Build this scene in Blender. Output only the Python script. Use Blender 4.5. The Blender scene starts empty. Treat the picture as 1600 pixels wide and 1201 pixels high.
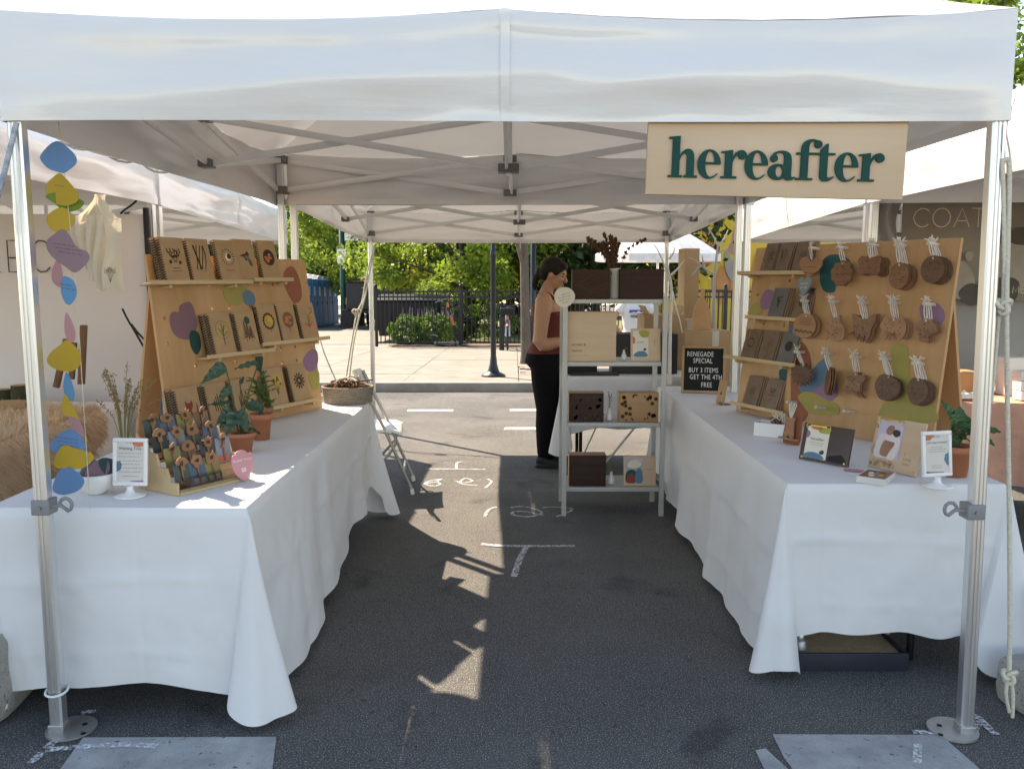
import bpy, bmesh, math, random
from math import sin, cos, pi, radians, atan2, sqrt
from mathutils import Matrix, Vector, Euler, noise as mnoise
SC = bpy.context.scene
COL = SC.collection
# ------------------------------------------------------------------ camera
F_PX, CW, CH = 1335.5, 1600.0, 1201.0
CAM = Vector((0.028, -2.701, 1.517)); PITCH = 0.12544; YAW = -0.0027
cd = bpy.data.cameras.new('camera'); cam = bpy.data.objects.new('camera', cd); COL.objects.link(cam)
cd.sensor_width = 36.0; cd.lens = F_PX / CW * 36.0; cd.clip_start = 0.05; cd.clip_end = 500
cam.location = CAM; cam.rotation_euler = (pi / 2 - PITCH, 0, -YAW)
SC.camera = cam
# ------------------------------------------------------------------ sky, sun, exposure
SUN = Vector((-0.72, 0.75, 1.0)).normalized()          # towards the sun
w = bpy.data.worlds.new('World'); SC.world = w; w.use_nodes = True
wn = w.node_tree.nodes; wl = w.node_tree.links
bg = wn['Background']; sky = wn.new('ShaderNodeTexSky'); sky.sky_type = 'NISHITA'; sky.sun_disc = False
sky.sun_elevation = math.asin(SUN.z); sky.sun_rotation = atan2(SUN.x, SUN.y)
sky.air_density = 1.0; sky.dust_density = 0.05; sky.ozone_density = 1.2
wl.new(sky.outputs[0], bg.inputs[0]); bg.inputs[1].default_value = 0.135
sd = bpy.data.lights.new('sun', 'SUN'); sd.energy = 4.5; sd.angle = radians(0.53); sd.color = (1.0, 0.93, 0.82)
sun = bpy.data.objects.new('sun', sd); COL.objects.link(sun)
sun.rotation_euler = (-SUN).to_track_quat('-Z', 'Y').to_euler(); sun.location = SUN * 20
SC.view_settings.view_transform = 'Standard'; SC.view_settings.look = 'None'
SC.view_settings.gamma = 1.0; SC.view_settings.use_curve_mapping = False
SC.view_settings.exposure = 1.55
SC.view_settings.use_white_balance = True; SC.view_settings.white_balance_temperature = 7900; SC.view_settings.white_balance_tint = 14
SC.render.engine = 'CYCLES'
cy = SC.cycles
cy.use_denoising = True
cy.max_bounces = 10; cy.diffuse_bounces = 6; cy.glossy_bounces = 4; cy.transmission_bounces = 6; cy.transparent_max_bounces = 12
cy.caustics_reflective = False; cy.caustics_refractive = False
cy.sample_clamp_indirect = 6.0
# ------------------------------------------------------------------ helpers: rays through the photograph's lens
def ray(px, py):
    r = Vector((cos(YAW), -sin(YAW), 0)); f = Vector((sin(YAW) * cos(PITCH), cos(YAW) * cos(PITCH), -sin(PITCH))); u = r.cross(f)
    return r * ((px - CW / 2) / F_PX) - u * ((py - CH / 2) / F_PX) + f
def on(px, py, o, n):
    d = ray(px, py); return CAM + d * ((Vector(o) - CAM).dot(n) / d.dot(n))
def atz(px, py, z): return on(px, py, (0, 0, z), Vector((0, 0, 1)))
def aty(px, py, y): return on(px, py, (0, y, 0), Vector((0, 1, 0)))
SLOPE, BEND = 0.026, 3.2
def G(y): return 0.0 if y < BEND else -SLOPE * (y - BEND)
def gnd(px, py, up=0.0):
    p = atz(px, py, up)
    return p if p.y < BEND else on(px, py, (0, BEND, up), Vector((0, SLOPE, 1)))
def hexc(h):
    h = h.lstrip('#'); v = [int(h[i:i + 2], 16) / 255 for i in (0, 2, 4)]
    return tuple(c / 12.92 if c <= 0.04045 else ((c + 0.055) / 1.055) ** 2.4 for c in v)
# ------------------------------------------------------------------ materials
MATS = {}
def mat(name, col, rough=0.6, metal=0.0, var=0.12, vscale=6.0, col2=None, bump=0.0, bscale=60.0, stretch=(1, 1, 1),
        coat=0.0, spec=0.5, transl=0.0, wave=None, rvar=0.0, detail=4.0, speck=None, alpha=None, emit=None, sheen=0.0, ridge=None):
    if isinstance(col, str): col = hexc(col)
    if isinstance(col2, str): col2 = hexc(col2)
    m = bpy.data.materials.new(name); m.use_nodes = True; MATS[name] = m
    nt = m.node_tree; N = nt.nodes; L = nt.links; b = N['Principled BSDF']; out = N['Material Output']
    tc = N.new('ShaderNodeTexCoord'); oi = N.new('ShaderNodeObjectInfo')
    mp = N.new('ShaderNodeMapping'); mp.inputs['Scale'].default_value = stretch
    add = N.new('ShaderNodeVectorMath'); add.operation = 'ADD'
    sc = N.new('ShaderNodeVectorMath'); sc.operation = 'SCALE'; sc.inputs['Scale'].default_value = 7.3
    cmb = N.new('ShaderNodeCombineXYZ')
    for i in range(3): L.new(oi.outputs['Random'], cmb.inputs[i])
    L.new(cmb.outputs[0], sc.inputs[0]); L.new(tc.outputs['Object'], add.inputs[0]); L.new(sc.outputs[0], add.inputs[1])
    L.new(add.outputs[0], mp.inputs[0])
    nz = N.new('ShaderNodeTexNoise'); nz.inputs['Scale'].default_value = vscale; nz.inputs['Detail'].default_value = detail
    nz.inputs['Roughness'].default_value = 0.6
    L.new(mp.outputs[0], nz.inputs['Vector'])
    fac = nz.outputs['Fac']
    if wave:
        wv = N.new('ShaderNodeTexWave'); wv.wave_type = 'BANDS'; wv.bands_direction = wave[0]; wv.inputs['Scale'].default_value = wave[1]
        wv.inputs['Distortion'].default_value = wave[2]; wv.inputs['Detail'].default_value = 3; wv.inputs['Detail Scale'].default_value = wave[3]
        L.new(mp.outputs[0], wv.inputs['Vector'])
        mx0 = N.new('ShaderNodeMix'); mx0.inputs[0].default_value = 0.45
        L.new(nz.outputs['Fac'], mx0.inputs[2]); L.new(wv.outputs['Fac'], mx0.inputs[3]); fac = mx0.outputs[0]
    rp = N.new('ShaderNodeValToRGB'); rp.color_ramp.elements[0].position = 0.3; rp.color_ramp.elements[1].position = 0.72
    lo = col2 if col2 else tuple(c * (1 - var) for c in col); hi = col if col2 else tuple(min(1, c * (1 + var)) for c in col)
    rp.color_ramp.elements[0].color = (*lo, 1); rp.color_ramp.elements[1].color = (*hi, 1)
    L.new(fac, rp.inputs[0]); cout = rp.outputs[0]
    if speck:
        n2 = N.new('ShaderNodeTexNoise'); n2.inputs['Scale'].default_value = speck[0]; n2.inputs['Detail'].default_value = 2
        L.new(tc.outputs['Object'], n2.inputs['Vector'])
        r2 = N.new('ShaderNodeValToRGB'); r2.color_ramp.elements[0].position = speck[1]; r2.color_ramp.elements[1].position = speck[1] + speck[3]
        L.new(n2.outputs['Fac'], r2.inputs[0])
        mx = N.new('ShaderNodeMix'); mx.data_type = 'RGBA'; L.new(r2.outputs[0], mx.inputs[0]); L.new(cout, mx.inputs[6]); mx.inputs[7].default_value = (*speck[2], 1)
        cout = mx.outputs[2]
    L.new(cout, b.inputs['Base Color'])
    b.inputs['Roughness'].default_value = rough; b.inputs['Metallic'].default_value = metal
    b.inputs['Specular IOR Level'].default_value = spec
    if coat: b.inputs['Coat Weight'].default_value = coat; b.inputs['Coat Roughness'].default_value = 0.12
    if sheen: b.inputs['Sheen Weight'].default_value = sheen
    if rvar:
        mr = N.new('ShaderNodeMapRange'); mr.inputs[3].default_value = rough - rvar; mr.inputs[4].default_value = rough + rvar
        L.new(nz.outputs['Fac'], mr.inputs[0]); L.new(mr.outputs[0], b.inputs['Roughness'])
    if bump:
        nb = N.new('ShaderNodeTexNoise'); nb.inputs['Scale'].default_value = bscale; nb.inputs['Detail'].default_value = 5
        L.new(mp.outputs[0], nb.inputs['Vector'])
        bp = N.new('ShaderNodeBump'); bp.inputs['Strength'].default_value = bump; bp.inputs['Distance'].default_value = 0.01
        L.new(nb.outputs['Fac'], bp.inputs['Height']); L.new(bp.outputs[0], b.inputs['Normal'])
    if ridge:
        nr = N.new('ShaderNodeTexNoise'); nr.noise_type = 'RIDGED_MULTIFRACTAL'; nr.inputs['Scale'].default_value = ridge[0]; nr.inputs['Detail'].default_value = 3; nr.inputs['Distortion'].default_value = 0.4
        L.new(mp.outputs[0], nr.inputs['Vector'])
        b2 = N.new('ShaderNodeBump'); b2.inputs['Strength'].default_value = ridge[1]; b2.inputs['Distance'].default_value = ridge[2] if len(ridge) > 2 else 0.02
        L.new(nr.outputs['Fac'], b2.inputs['Height'])
        if bump: L.new(bp.outputs[0], b2.inputs['Normal'])
        L.new(b2.outputs[0], b.inputs['Normal'])
    if emit:
        b.inputs['Emission Color'].default_value = (*emit[0], 1); b.inputs['Emission Strength'].default_value = emit[1]
    sh = b.outputs[0]
    if transl:
        tr = N.new('ShaderNodeBsdfTranslucent'); L.new(cout, tr.inputs[0])
        ms = N.new('ShaderNodeMixShader'); ms.inputs[0].default_value = transl
        L.new(sh, ms.inputs[1]); L.new(tr.outputs[0], ms.inputs[2]); sh = ms.outputs[0]
        if bump: L.new(bp.outputs[0], tr.inputs['Normal'])
    if alpha:                                            # worn paint: (scale, threshold, softness)
        na = N.new('ShaderNodeTexNoise'); na.inputs['Scale'].default_value = alpha[0]; na.inputs['Detail'].default_value = 6; na.inputs['Roughness'].default_value = 0.7
        L.new(tc.outputs['Object'], na.inputs['Vector'])
        ra = N.new('ShaderNodeValToRGB'); ra.color_ramp.elements[0].position = alpha[1]; ra.color_ramp.elements[1].position = alpha[1] + alpha[2]
        L.new(na.outputs['Fac'], ra.inputs[0])
        tp = N.new('ShaderNodeBsdfTransparent'); ma = N.new('ShaderNodeMixShader')
        L.new(ra.outputs[0], ma.inputs[0]); L.new(tp.outputs[0], ma.inputs[1]); L.new(sh, ma.inputs[2]); sh = ma.outputs[0]
    L.new(sh, out.inputs[0])
    return m
# ------------------------------------------------------------------ mesh builder
def frame(o, x, y, z):
    m = Matrix.Identity(4)
    for i, a in enumerate((x, y, z)):
        for k in range(3): m[k][i] = a[k]
    for k in range(3): m[k][3] = o[k]
    return m
def zto(d, o=(0, 0, 0)):
    d = Vector(d).normalized(); a = Vector((0, 0, 1)) if abs(d.z) < 0.95 else Vector((1, 0, 0))
    x = a.cross(d).normalized(); return frame(o, x, d.cross(x), d)
class MB:
    def __init__(s, M=None): s.v = []; s.f = []; s.sm = []; s.mi = []; s.M = M or Matrix.Identity(4); s.m = 0
    def add(s, vs, fs, smooth=False, M=None):
        T = s.M @ M if M is not None else s.M; b = len(s.v)
        s.v += [tuple(T @ Vector(p)) for p in vs]
        s.f += [tuple(b + i for i in f) for f in fs]; s.sm += [smooth] * len(fs); s.mi += [s.m] * len(fs); return s
    def box(s, c, d, rot=None, bev=0.0):
        x, y, z = d[0] / 2, d[1] / 2, d[2] / 2; T = Matrix.Translation(c)
        if rot is not None: T = T @ (Euler(rot).to_matrix().to_4x4() if not isinstance(rot, Matrix) else rot)
        if bev <= 0:
            return s.add([(-x, -y, -z), (x, -y, -z), (x, y, -z), (-x, y, -z), (-x, -y, z), (x, -y, z), (x, y, z), (-x, y, z)],
                         [(0, 3, 2, 1), (4, 5, 6, 7), (0, 1, 5, 4), (1, 2, 6, 5), (2, 3, 7, 6), (3, 0, 4, 7)], M=T)
        bm = bmesh.new(); bmesh.ops.create_cube(bm, size=1.0, matrix=Matrix.Diagonal((d[0], d[1], d[2], 1)))
        bmesh.ops.bevel(bm, geom=bm.edges[:], offset=min(bev, min(d) * 0.45), segments=2, affect='EDGES', profile=0.7)
        bm.verts.index_update(); vs = [v.co[:] for v in bm.verts]; fs = [tuple(v.index for v in f.verts) for f in bm.faces]; bm.free()
        return s.add(vs, fs, True, T)
    def cyl(s, p0, p1, r0, r1=None, n=12, cap=True, smooth=True):
        r1 = r0 if r1 is None else r1; p0 = Vector(p0); p1 = Vector(p1); T = zto(p1 - p0, p0); h = (p1 - p0).length
        vs = [(r0 * cos(2 * pi * i / n), r0 * sin(2 * pi * i / n), 0) for i in range(n)] + [(r1 * cos(2 * pi * i / n), r1 * sin(2 * pi * i / n), h) for i in range(n)]
        s.add(vs, [(i, (i + 1) % n, n + (i + 1) % n, n + i) for i in range(n)], smooth, T)
        if cap: s.add(vs, [tuple(range(n - 1, -1, -1)), tuple(range(n, 2 * n))], False, T)
        return s
    def tube(s, pts, r, n=8, cap=True, closed=False):
        pts = [Vector(p) for p in pts]; k = len(pts); rs = r if isinstance(r, (list, tuple)) else [r] * k
        vs = []; px = None
        for i in range(k):
            a = pts[(i - 1) % k] if (i > 0 or closed) else pts[i]; b = pts[(i + 1) % k] if (i < k - 1 or closed) else pts[i]
            d = (b - a).normalized() if (b - a).length > 1e-9 else Vector((0, 0, 1))
            if px is None: px = zto(d).to_3x3().col[0]
            x = (px - d * px.dot(d)); x = x.normalized() if x.length > 1e-6 else zto(d).to_3x3().col[0]; y = d.cross(x); px = x
            vs += [tuple(pts[i] + (x * cos(2 * pi * j / n) + y * sin(2 * pi * j / n)) * rs[i]) for j in range(n)]
        fs = [(i * n + j, i * n + (j + 1) % n, ((i + 1) % k) * n + (j + 1) % n, ((i + 1) % k) * n + j) for i in range(k if closed else k - 1) for j in range(n)]
        s.add(vs, fs, True)
        if cap and not closed: s.add(vs, [tuple(range(n - 1, -1, -1)), tuple((k - 1) * n + j for j in range(n))], False)
        return s
    def lathe(s, prof, n=20, M=None, smooth=True):
        vs = [(r * cos(2 * pi * j / n), r * sin(2 * pi * j / n), z) for r, z in prof for j in range(n)]
        return s.add(vs, [(i * n + j, i * n + (j + 1) % n, (i + 1) * n + (j + 1) % n, (i + 1) * n + j) for i in range(len(prof) - 1) for j in range(n)], smooth, M)
    def prism(s, poly, z0, z1, M=None, sides=True, smooth=False, back=True):
        n = len(poly); vs = [(p[0], p[1], z0) for p in poly] + [(p[0], p[1], z1) for p in poly]
        fs = [tuple(range(n, 2 * n))]
        if back: fs.append(tuple(range(n - 1, -1, -1)))
        s.add(vs, fs, False, M)
        if sides: s.add(vs, [(i, (i + 1) % n, n + (i + 1) % n, n + i) for i in range(n)], smooth, M)
        return s
    def grid(s, fn, nu, nv, smooth=True, closed=False):
        vs = [tuple(fn(i / (nu if closed else nu - 1), j / (nv - 1))) for j in range(nv) for i in range(nu)]
        fs = [(j * nu + i, j * nu + (i + 1) % nu, (j + 1) * nu + (i + 1) % nu, (j + 1) * nu + i) for j in range(nv - 1) for i in range(nu if closed else nu - 1)]
        return s.add(vs, fs, smooth)
    def ball(s, c, r, n=12, m=8, M=None):
        r = r if isinstance(r, (list, tuple)) else (r, r, r); vs = []
        for j in range(m + 1):
            a = pi * j / m - pi / 2
            for i in range(n): vs.append((c[0] + r[0] * cos(a) * cos(2 * pi * i / n), c[1] + r[1] * cos(a) * sin(2 * pi * i / n), c[2] + r[2] * sin(a)))
        return s.add(vs, [(j * n + i, j * n + (i + 1) % n, (j + 1) * n + (i + 1) % n, (j + 1) * n + i) for j in range(m) for i in range(n)], True, M)
    def mesh(s, name):
        me = bpy.data.meshes.new(name); me.from_pydata(s.v, [], s.f)
        me.polygons.foreach_set('use_smooth', s.sm); me.polygons.foreach_set('material_index', s.mi); me.update(); return me
WM = {}
def link(name, me, m=None, parent=None, world=False, M=None):
    o = bpy.data.objects.new(name, me); COL.objects.link(o)
    if m is not None and me is not None and len(me.materials) == 0:
        for k in (m if isinstance(m, (list, tuple)) else [m]): me.materials.append(k)
    if M is not None: o.matrix_world = M
    if parent is not None:
        o.parent = parent
        if world: o.matrix_parent_inverse = WM[parent].inverted(); WM[o] = Matrix.Identity(4)
        else: WM[o] = WM[parent] @ (M if M is not None else Matrix.Identity(4))
    else: WM[o] = M.copy() if M is not None else Matrix.Identity(4)
    return o
def tag(o, label, cat, group=None):
    o['label'] = label; o['category'] = cat
    if group: o['group'] = group
    return o
def thing(name, label, cat, M=None, group=None):
    if M is None: M = Matrix.Identity(4)
    elif not isinstance(M, Matrix): M = Matrix.Translation(M)
    o = link(name, None, None, None, False, M); o.empty_display_size = 0.1
    return tag(o, label, cat, group)
def part(name, mb, m, parent, world=False, M=None, label=None):
    me = mb.mesh(name) if isinstance(mb, MB) else mb
    o = link(name, me, m, parent, world, M)
    if label: o['label'] = label
    return o
def struct(name, mb, m, kind='structure', label=None):
    o = link(name, mb.mesh(name) if isinstance(mb, MB) else mb, m); o['kind'] = kind
    if label: o['label'] = label
    return o
def single(name, mb, m, label, cat, group=None, M=None):
    return tag(link(name, mb.mesh(name) if isinstance(mb, MB) else mb, m, None, False, M), label, cat, group)
def rnd(seed): return random.Random(seed)
def blob(cx, cy, rx, ry, seed=0, n=28, amp=0.12, rot=0.0):
    r = rnd(seed); ph = [r.uniform(0, 6.28) for _ in range(3)]; out = []
    for i in range(n):
        a = 2 * pi * i / n; k = 1 + amp * (sin(2 * a + ph[0]) * 0.6 + sin(3 * a + ph[1]) * 0.5 + sin(5 * a + ph[2]) * 0.12)
        x, y = rx * k * cos(a), ry * k * sin(a)
        out.append((cx + x * cos(rot) - y * sin(rot), cy + x * sin(rot) + y * cos(rot)))
    return out
def smooth_poly(pts, sub=4):
    n = len(pts); out = []
    for i in range(n):
        p0, p1, p2, p3 = [Vector(pts[(i + k) % n]) for k in (-1, 0, 1, 2)]
        for j in range(sub):
            t = j / sub
            out.append(tuple(0.5 * ((2 * p1) + (p2 - p0) * t + (2 * p0 - 5 * p1 + 4 * p2 - p3) * t * t + (3 * p1 - p0 - 3 * p2 + p3) * t ** 3)))
    return out
def spline(pts, sub=6):
    pts = [Vector(p) for p in pts]; out = []
    for i in range(len(pts) - 1):
        p0 = pts[max(i - 1, 0)]; p1 = pts[i]; p2 = pts[i + 1]; p3 = pts[min(i + 2, len(pts) - 1)]
        for j in range(sub):
            t = j / sub; out.append(0.5 * ((2 * p1) + (p2 - p0) * t + (2 * p0 - 5 * p1 + 4 * p2 - p3) * t * t + (3 * p1 - p0 - 3 * p2 + p3) * t ** 3))
    out.append(pts[-1]); return out
def ribbon(mb, pts, wd, z=0.0, M=None):
    """flat stroke along 2D points"""
    pts = [Vector((p[0], p[1])) for p in pts]; vs = []
    for i, p in enumerate(pts):
        d = pts[min(i + 1, len(pts) - 1)] - pts[max(i - 1, 0)]; d = d.normalized() if d.length > 0 else Vector((1, 0)); nrm = Vector((-d.y, d.x)) * wd / 2
        vs += [(p.x + nrm.x, p.y + nrm.y, z), (p.x - nrm.x, p.y - nrm.y, z)]
    return mb.add(vs, [(2 * i, 2 * i + 1, 2 * i + 3, 2 * i + 2) for i in range(len(pts) - 1)], False, M)
def text_mesh(name, body, size, m, parent, M, align='CENTER', extrude=0.0, world=False, spacing=1.0, label=None, line=1.0):
    cu = bpy.data.curves.new(name, 'FONT'); cu.body = body; cu.size = size; cu.align_x = align; cu.align_y = 'CENTER'
    cu.extrude = extrude; cu.space_character = spacing; cu.space_line = line; cu.resolution_u = 3
    tmp = bpy.data.objects.new('tmp', cu); COL.objects.link(tmp)
    me = bpy.data.meshes.new_from_object(tmp)
    bpy.data.objects.remove(tmp); bpy.data.curves.remove(cu); me.name = name; me.materials.clear()
    return part(name, me, m, parent, world, M, label)
def scribble(name, parent, M, width, size, seed, m, world=False):
    """a line of writing too small to read: broken wavy strokes"""
    r = rnd(seed); mb = MB(); x = -width / 2
    while x < width / 2 - size:
        wl = min(r.uniform(1.2, 3.6) * size, width / 2 - x); n = max(4, int(wl / size * 5)); ph = r.uniform(0, 6)
        ribbon(mb, [(x + wl * i / n, size * .28 * sin(2.4 * i + ph) * r.uniform(.5, 1)) for i in range(n + 1)], size * .22); x += wl + size * .7
    o = part(name, mb, m, parent, world, M); o['kind'] = 'stuff'; return o
def copy_tree(o, M, label=None, group=None):
    c = o.copy(); COL.objects.link(c); c.matrix_world = M; WM[c] = M
    if label: c['label'] = label
    if group: c['group'] = group
    for ch in o.children:
        d = ch.copy(); COL.objects.link(d); d.parent = c; WM[d] = M
        for g in ch.children:
            e = g.copy(); COL.objects.link(e); e.parent = d; WM[e] = M
    return c
I4 = Matrix.Identity(4)
# ------------------------------------------------------------------ palette
m_asph = mat('asphalt', (0.095, 0.093, 0.088), 0.9, var=0.30, vscale=0.7, detail=8, bump=0.3, bscale=240, speck=(215, 0.58, (0.45, 0.445, 0.43), 0.09), spec=0.25)
_n = m_asph.node_tree; _b = _n.nodes['Principled BSDF']; _src = _b.inputs['Base Color'].links[0].from_socket; _tc = _n.nodes.new('ShaderNodeTexCoord')
for _sc, _lo, _hi, _k in ((0.55, .50, .66, .72), (2.3, .60, .70, .62), (34.0, .64, .70, .55)):          # old patches, oil spots, dark pits
    _z = _n.nodes.new('ShaderNodeTexNoise'); _z.inputs['Scale'].default_value = _sc; _z.inputs['Detail'].default_value = 6; _z.inputs['Distortion'].default_value = .6; _n.links.new(_tc.outputs['Object'], _z.inputs['Vector'])
    _r = _n.nodes.new('ShaderNodeMapRange'); _r.inputs[1].default_value = _lo; _r.inputs[2].default_value = _hi; _r.inputs[3].default_value = 1.0; _r.inputs[4].default_value = _k; _n.links.new(_z.outputs['Fac'], _r.inputs[0])
    _m = _n.nodes.new('ShaderNodeVectorMath'); _m.operation = 'SCALE'; _n.links.new(_src, _m.inputs[0]); _n.links.new(_r.outputs[0], _m.inputs['Scale']); _src = _m.outputs[0]
_n.links.new(_src, _b.inputs['Base Color'])
m_conc = mat('sidewalk concrete', (0.225, 0.205, 0.172), 0.9, var=0.22, vscale=2.2, bump=0.2, bscale=120, speck=(160, 0.62, (0.30, 0.27, 0.23), 0.12))
m_kerb = mat('kerb concrete', (0.30, 0.275, 0.235), 0.9, var=0.25, vscale=3.0, bump=0.3, bscale=90)
m_brick = mat('paver brick', (0.30, 0.20, 0.165), 0.9, var=0.2, vscale=8, bump=0.2)
m_cblock = mat('cast concrete', (0.36, 0.345, 0.31), 0.9, var=0.25, vscale=5, bump=0.5, bscale=70, speck=(90, 0.62, (0.16, 0.15, 0.14), 0.05))
m_chalk = mat('spray chalk', (0.80, 0.82, 0.86), 0.95, var=0.04, alpha=(90, 0.40, 0.24))
m_lane = mat('worn road paint', (0.72, 0.70, 0.64), 0.9, var=0.08, alpha=(60, 0.36, 0.12))
m_patch = mat('grey worn paint', (0.36, 0.375, 0.375), 0.9, var=0.22, vscale=9, bump=0.3, bscale=160, alpha=(34, 0.30, 0.10), speck=(300, 0.62, (0.16, 0.16, 0.16), 0.08))
m_tent = mat('white tent vinyl', (0.80, 0.80, 0.79), 0.32, var=0.03, vscale=2, bump=0.42, bscale=7, transl=0.065, coat=0.85, stretch=(0.45, 0.45, 2.6), ridge=(2.6, 0.28))
m_tentv = mat('white side valance vinyl', (0.78, 0.78, 0.77), 0.34, var=0.03, vscale=2, bump=0.4, bscale=7, coat=0.6, stretch=(0.45, 0.45, 2.6), ridge=(3.0, 0.25))
m_seam = mat('tent seam webbing', (0.74, 0.75, 0.76), 0.5, var=0.03, transl=0.2)
m_alu = mat('satin aluminium', (0.72, 0.73, 0.74), 0.34, 0.9, var=0.06, vscale=3, stretch=(8, 8, 0.6), rvar=0.08)
m_alu2 = mat('white painted bar', (0.80, 0.80, 0.78), 0.38, 0.15, var=0.05)
m_steel = mat('galvanised steel', (0.46, 0.46, 0.45), 0.45, 0.85, var=0.2, vscale=14, rvar=0.1)
m_joint = mat('grey plastic joint', (0.16, 0.16, 0.155), 0.5, var=0.1)
m_clamp = mat('grey clamp plastic', (0.22, 0.225, 0.235), 0.45, var=0.08)
m_cloth = mat('white table linen', (0.80, 0.80, 0.80), 0.78, var=0.025, vscale=3, bump=0.15, bscale=7, transl=0.10, sheen=0.1, ridge=(1.7, 0.8, 0.05))
m_ply = mat('birch plywood', (0.56, 0.33, 0.155), 0.5, col2=(0.46, 0.25, 0.108), vscale=1.6, stretch=(7, 0.8, 7), bump=0.05, bscale=50, coat=0.08)
m_plyp = mat('pale sign plywood', (0.66, 0.49, 0.335), 0.55, col2=(0.57, 0.405, 0.26), vscale=1.4, stretch=(1.0, 5, 5), bump=0.04, bscale=60)
m_plyedge = mat('plywood edge', (0.55, 0.40, 0.24), 0.6, var=0.2, vscale=30, stretch=(1, 1, 6))
m_rope = mat('cream rope', (0.66, 0.62, 0.50), 0.85, var=0.12, vscale=90, bump=0.6, bscale=140)
m_white = mat('white plastic', (0.80, 0.80, 0.79), 0.35, var=0.02, coat=0.1)
m_black = mat('black plastic', (0.014, 0.014, 0.016), 0.5, var=0.2, spec=0.25)
m_green = mat('deep green paint', (0.006, 0.062, 0.050), 0.6, var=0.1, spec=0.2)
# ------------------------------------------------------------------ ground
g = MB(); ys = [-60, -20, -6, BEND] + [BEND + 40 * i for i in (1, 2, 5)]
g.grid(lambda u, v: (-150 + 300 * u, ys[round(v * (len(ys) - 1))], G(ys[round(v * (len(ys) - 1))])), 3, len(ys), False)
struct('road', g, m_asph)
KERB_Y, WALK = 9.82, 0.13
kb = MB(); x = -40.0; r = rnd(3)
def GW(y): return G(y) + WALK
kerb = struct('kerb', MB().box((0, KERB_Y + 0.09, G(KERB_Y) - 0.05), (90, 0.12, 0.1)), m_kerb)
for i in range(18):
    xa = -27.0 + i * 3.0 + 0.9
    b = MB().box((xa + 1.49, KERB_Y + 0.075, G(KERB_Y) + 0.06), (2.985, 0.15, 0.15), bev=0.02)
    part('kerb_stone', b, m_kerb, kerb)
# pavement slabs, each a piece of the sidewalk
walk = struct('sidewalk', MB().add([(-45, KERB_Y + 0.15, GW(KERB_Y) - 0.03), (45, KERB_Y + 0.15, GW(KERB_Y) - 0.03), (45, 22, GW(22) - 0.03), (-45, 22, GW(22) - 0.03)], [(0, 1, 2, 3)]), m_kerb)
FY = on(690, 541, (0, BEND, WALK), Vector((0, SLOPE, 1))).y
ycuts = [KERB_Y + 0.16, 11.35, 13.05] + [13.05 + (FY - .25 - 13.05) * k / 4 for k in (1, 2, 3, 4)]
slabme = {}
for j in range(6):
    y0, y1 = ycuts[j] + 0.006, ycuts[j + 1] - 0.006
    b = MB(); zz = lambda y: GW(y) - GW(y0)
    b.add([(0, 0, 0), (1.74, 0, 0), (1.74, y1 - y0, zz(y1)), (0, y1 - y0, zz(y1)), (0, 0, -0.05), (1.74, 0, -0.05), (1.74, y1 - y0, zz(y1) - .05), (0, y1 - y0, zz(y1) - .05)],
          [(0, 1, 2, 3), (0, 4, 5, 1), (1, 5, 6, 2), (2, 6, 7, 3), (3, 7, 4, 0)])
    slabme[j] = b.mesh('paving_slab')
    slabme[j].materials.append(m_conc)
    for i in range(-8, 8):
        if j == 1 and i in (0, 1): continue
        part('paving_slab', slabme[j], None, walk, M=Matrix.Translation((i * 1.75 + 0.1, y0, GW(y0) + r.uniform(-.002, .002))))
# brick tree pit surround where two slabs are left out
bme = MB().box((0, 0, 0), (0.195, 0.094, 0.06)).mesh('brick'); bme.materials.append(m_brick)
for j in range(17):
    for i in range(17):
        y = ycuts[1] + 0.06 + j * 0.1; x = 0.22 + i * 0.2 + (0.1 if j % 2 else 0)
        if abs(x - 0.3) < 0.35 and abs(y - 12.2) < 0.3: continue
        if x > 3.5: continue
        part('brick', bme, None, walk, M=Matrix.Translation((x, y, GW(y) - 0.028 + r.uniform(-.003, .003))))
# lawn and planting bed beyond the fence, crossing pavement at the left
m_lawn = mat('lawn', (0.10, 0.135, 0.035), 0.95, col2=(0.17, 0.155, 0.06), vscale=4, bump=0.6, bscale=120)
m_mulch = mat('wood mulch', (0.16, 0.11, 0.075), 0.95, var=0.5, vscale=40, bump=1.0, bscale=60)
struct('lawn', MB().add([(-3.4, FY + .6, GW(FY + .6) + .01), (60, FY + .6, GW(FY + .6) + .01), (60, 90, GW(90)), (-3.4, 90, GW(90))], [(0, 1, 2, 3)]), m_lawn)
def bedz(x, y): return GW(y) + 0.03 + 0.04 * mnoise.noise((x * 2, y * 2, 0))
mb = MB().grid(lambda u, v: (-3.3 + 9 * u, FY - .22 + 2.4 * v, bedz(-3.3 + 9 * u, FY - .22 + 2.4 * v)), 30, 14)
struct('planting_bed', mb, m_mulch)
struct('far_pavement', MB().add([(-60, 21, GW(21) - .02), (-3.4, 21, GW(21) - .02), (-3.4, 100, GW(100) - .02), (-60, 100, GW(100) - .02)], [(0, 1, 2, 3)]), m_conc)
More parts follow.
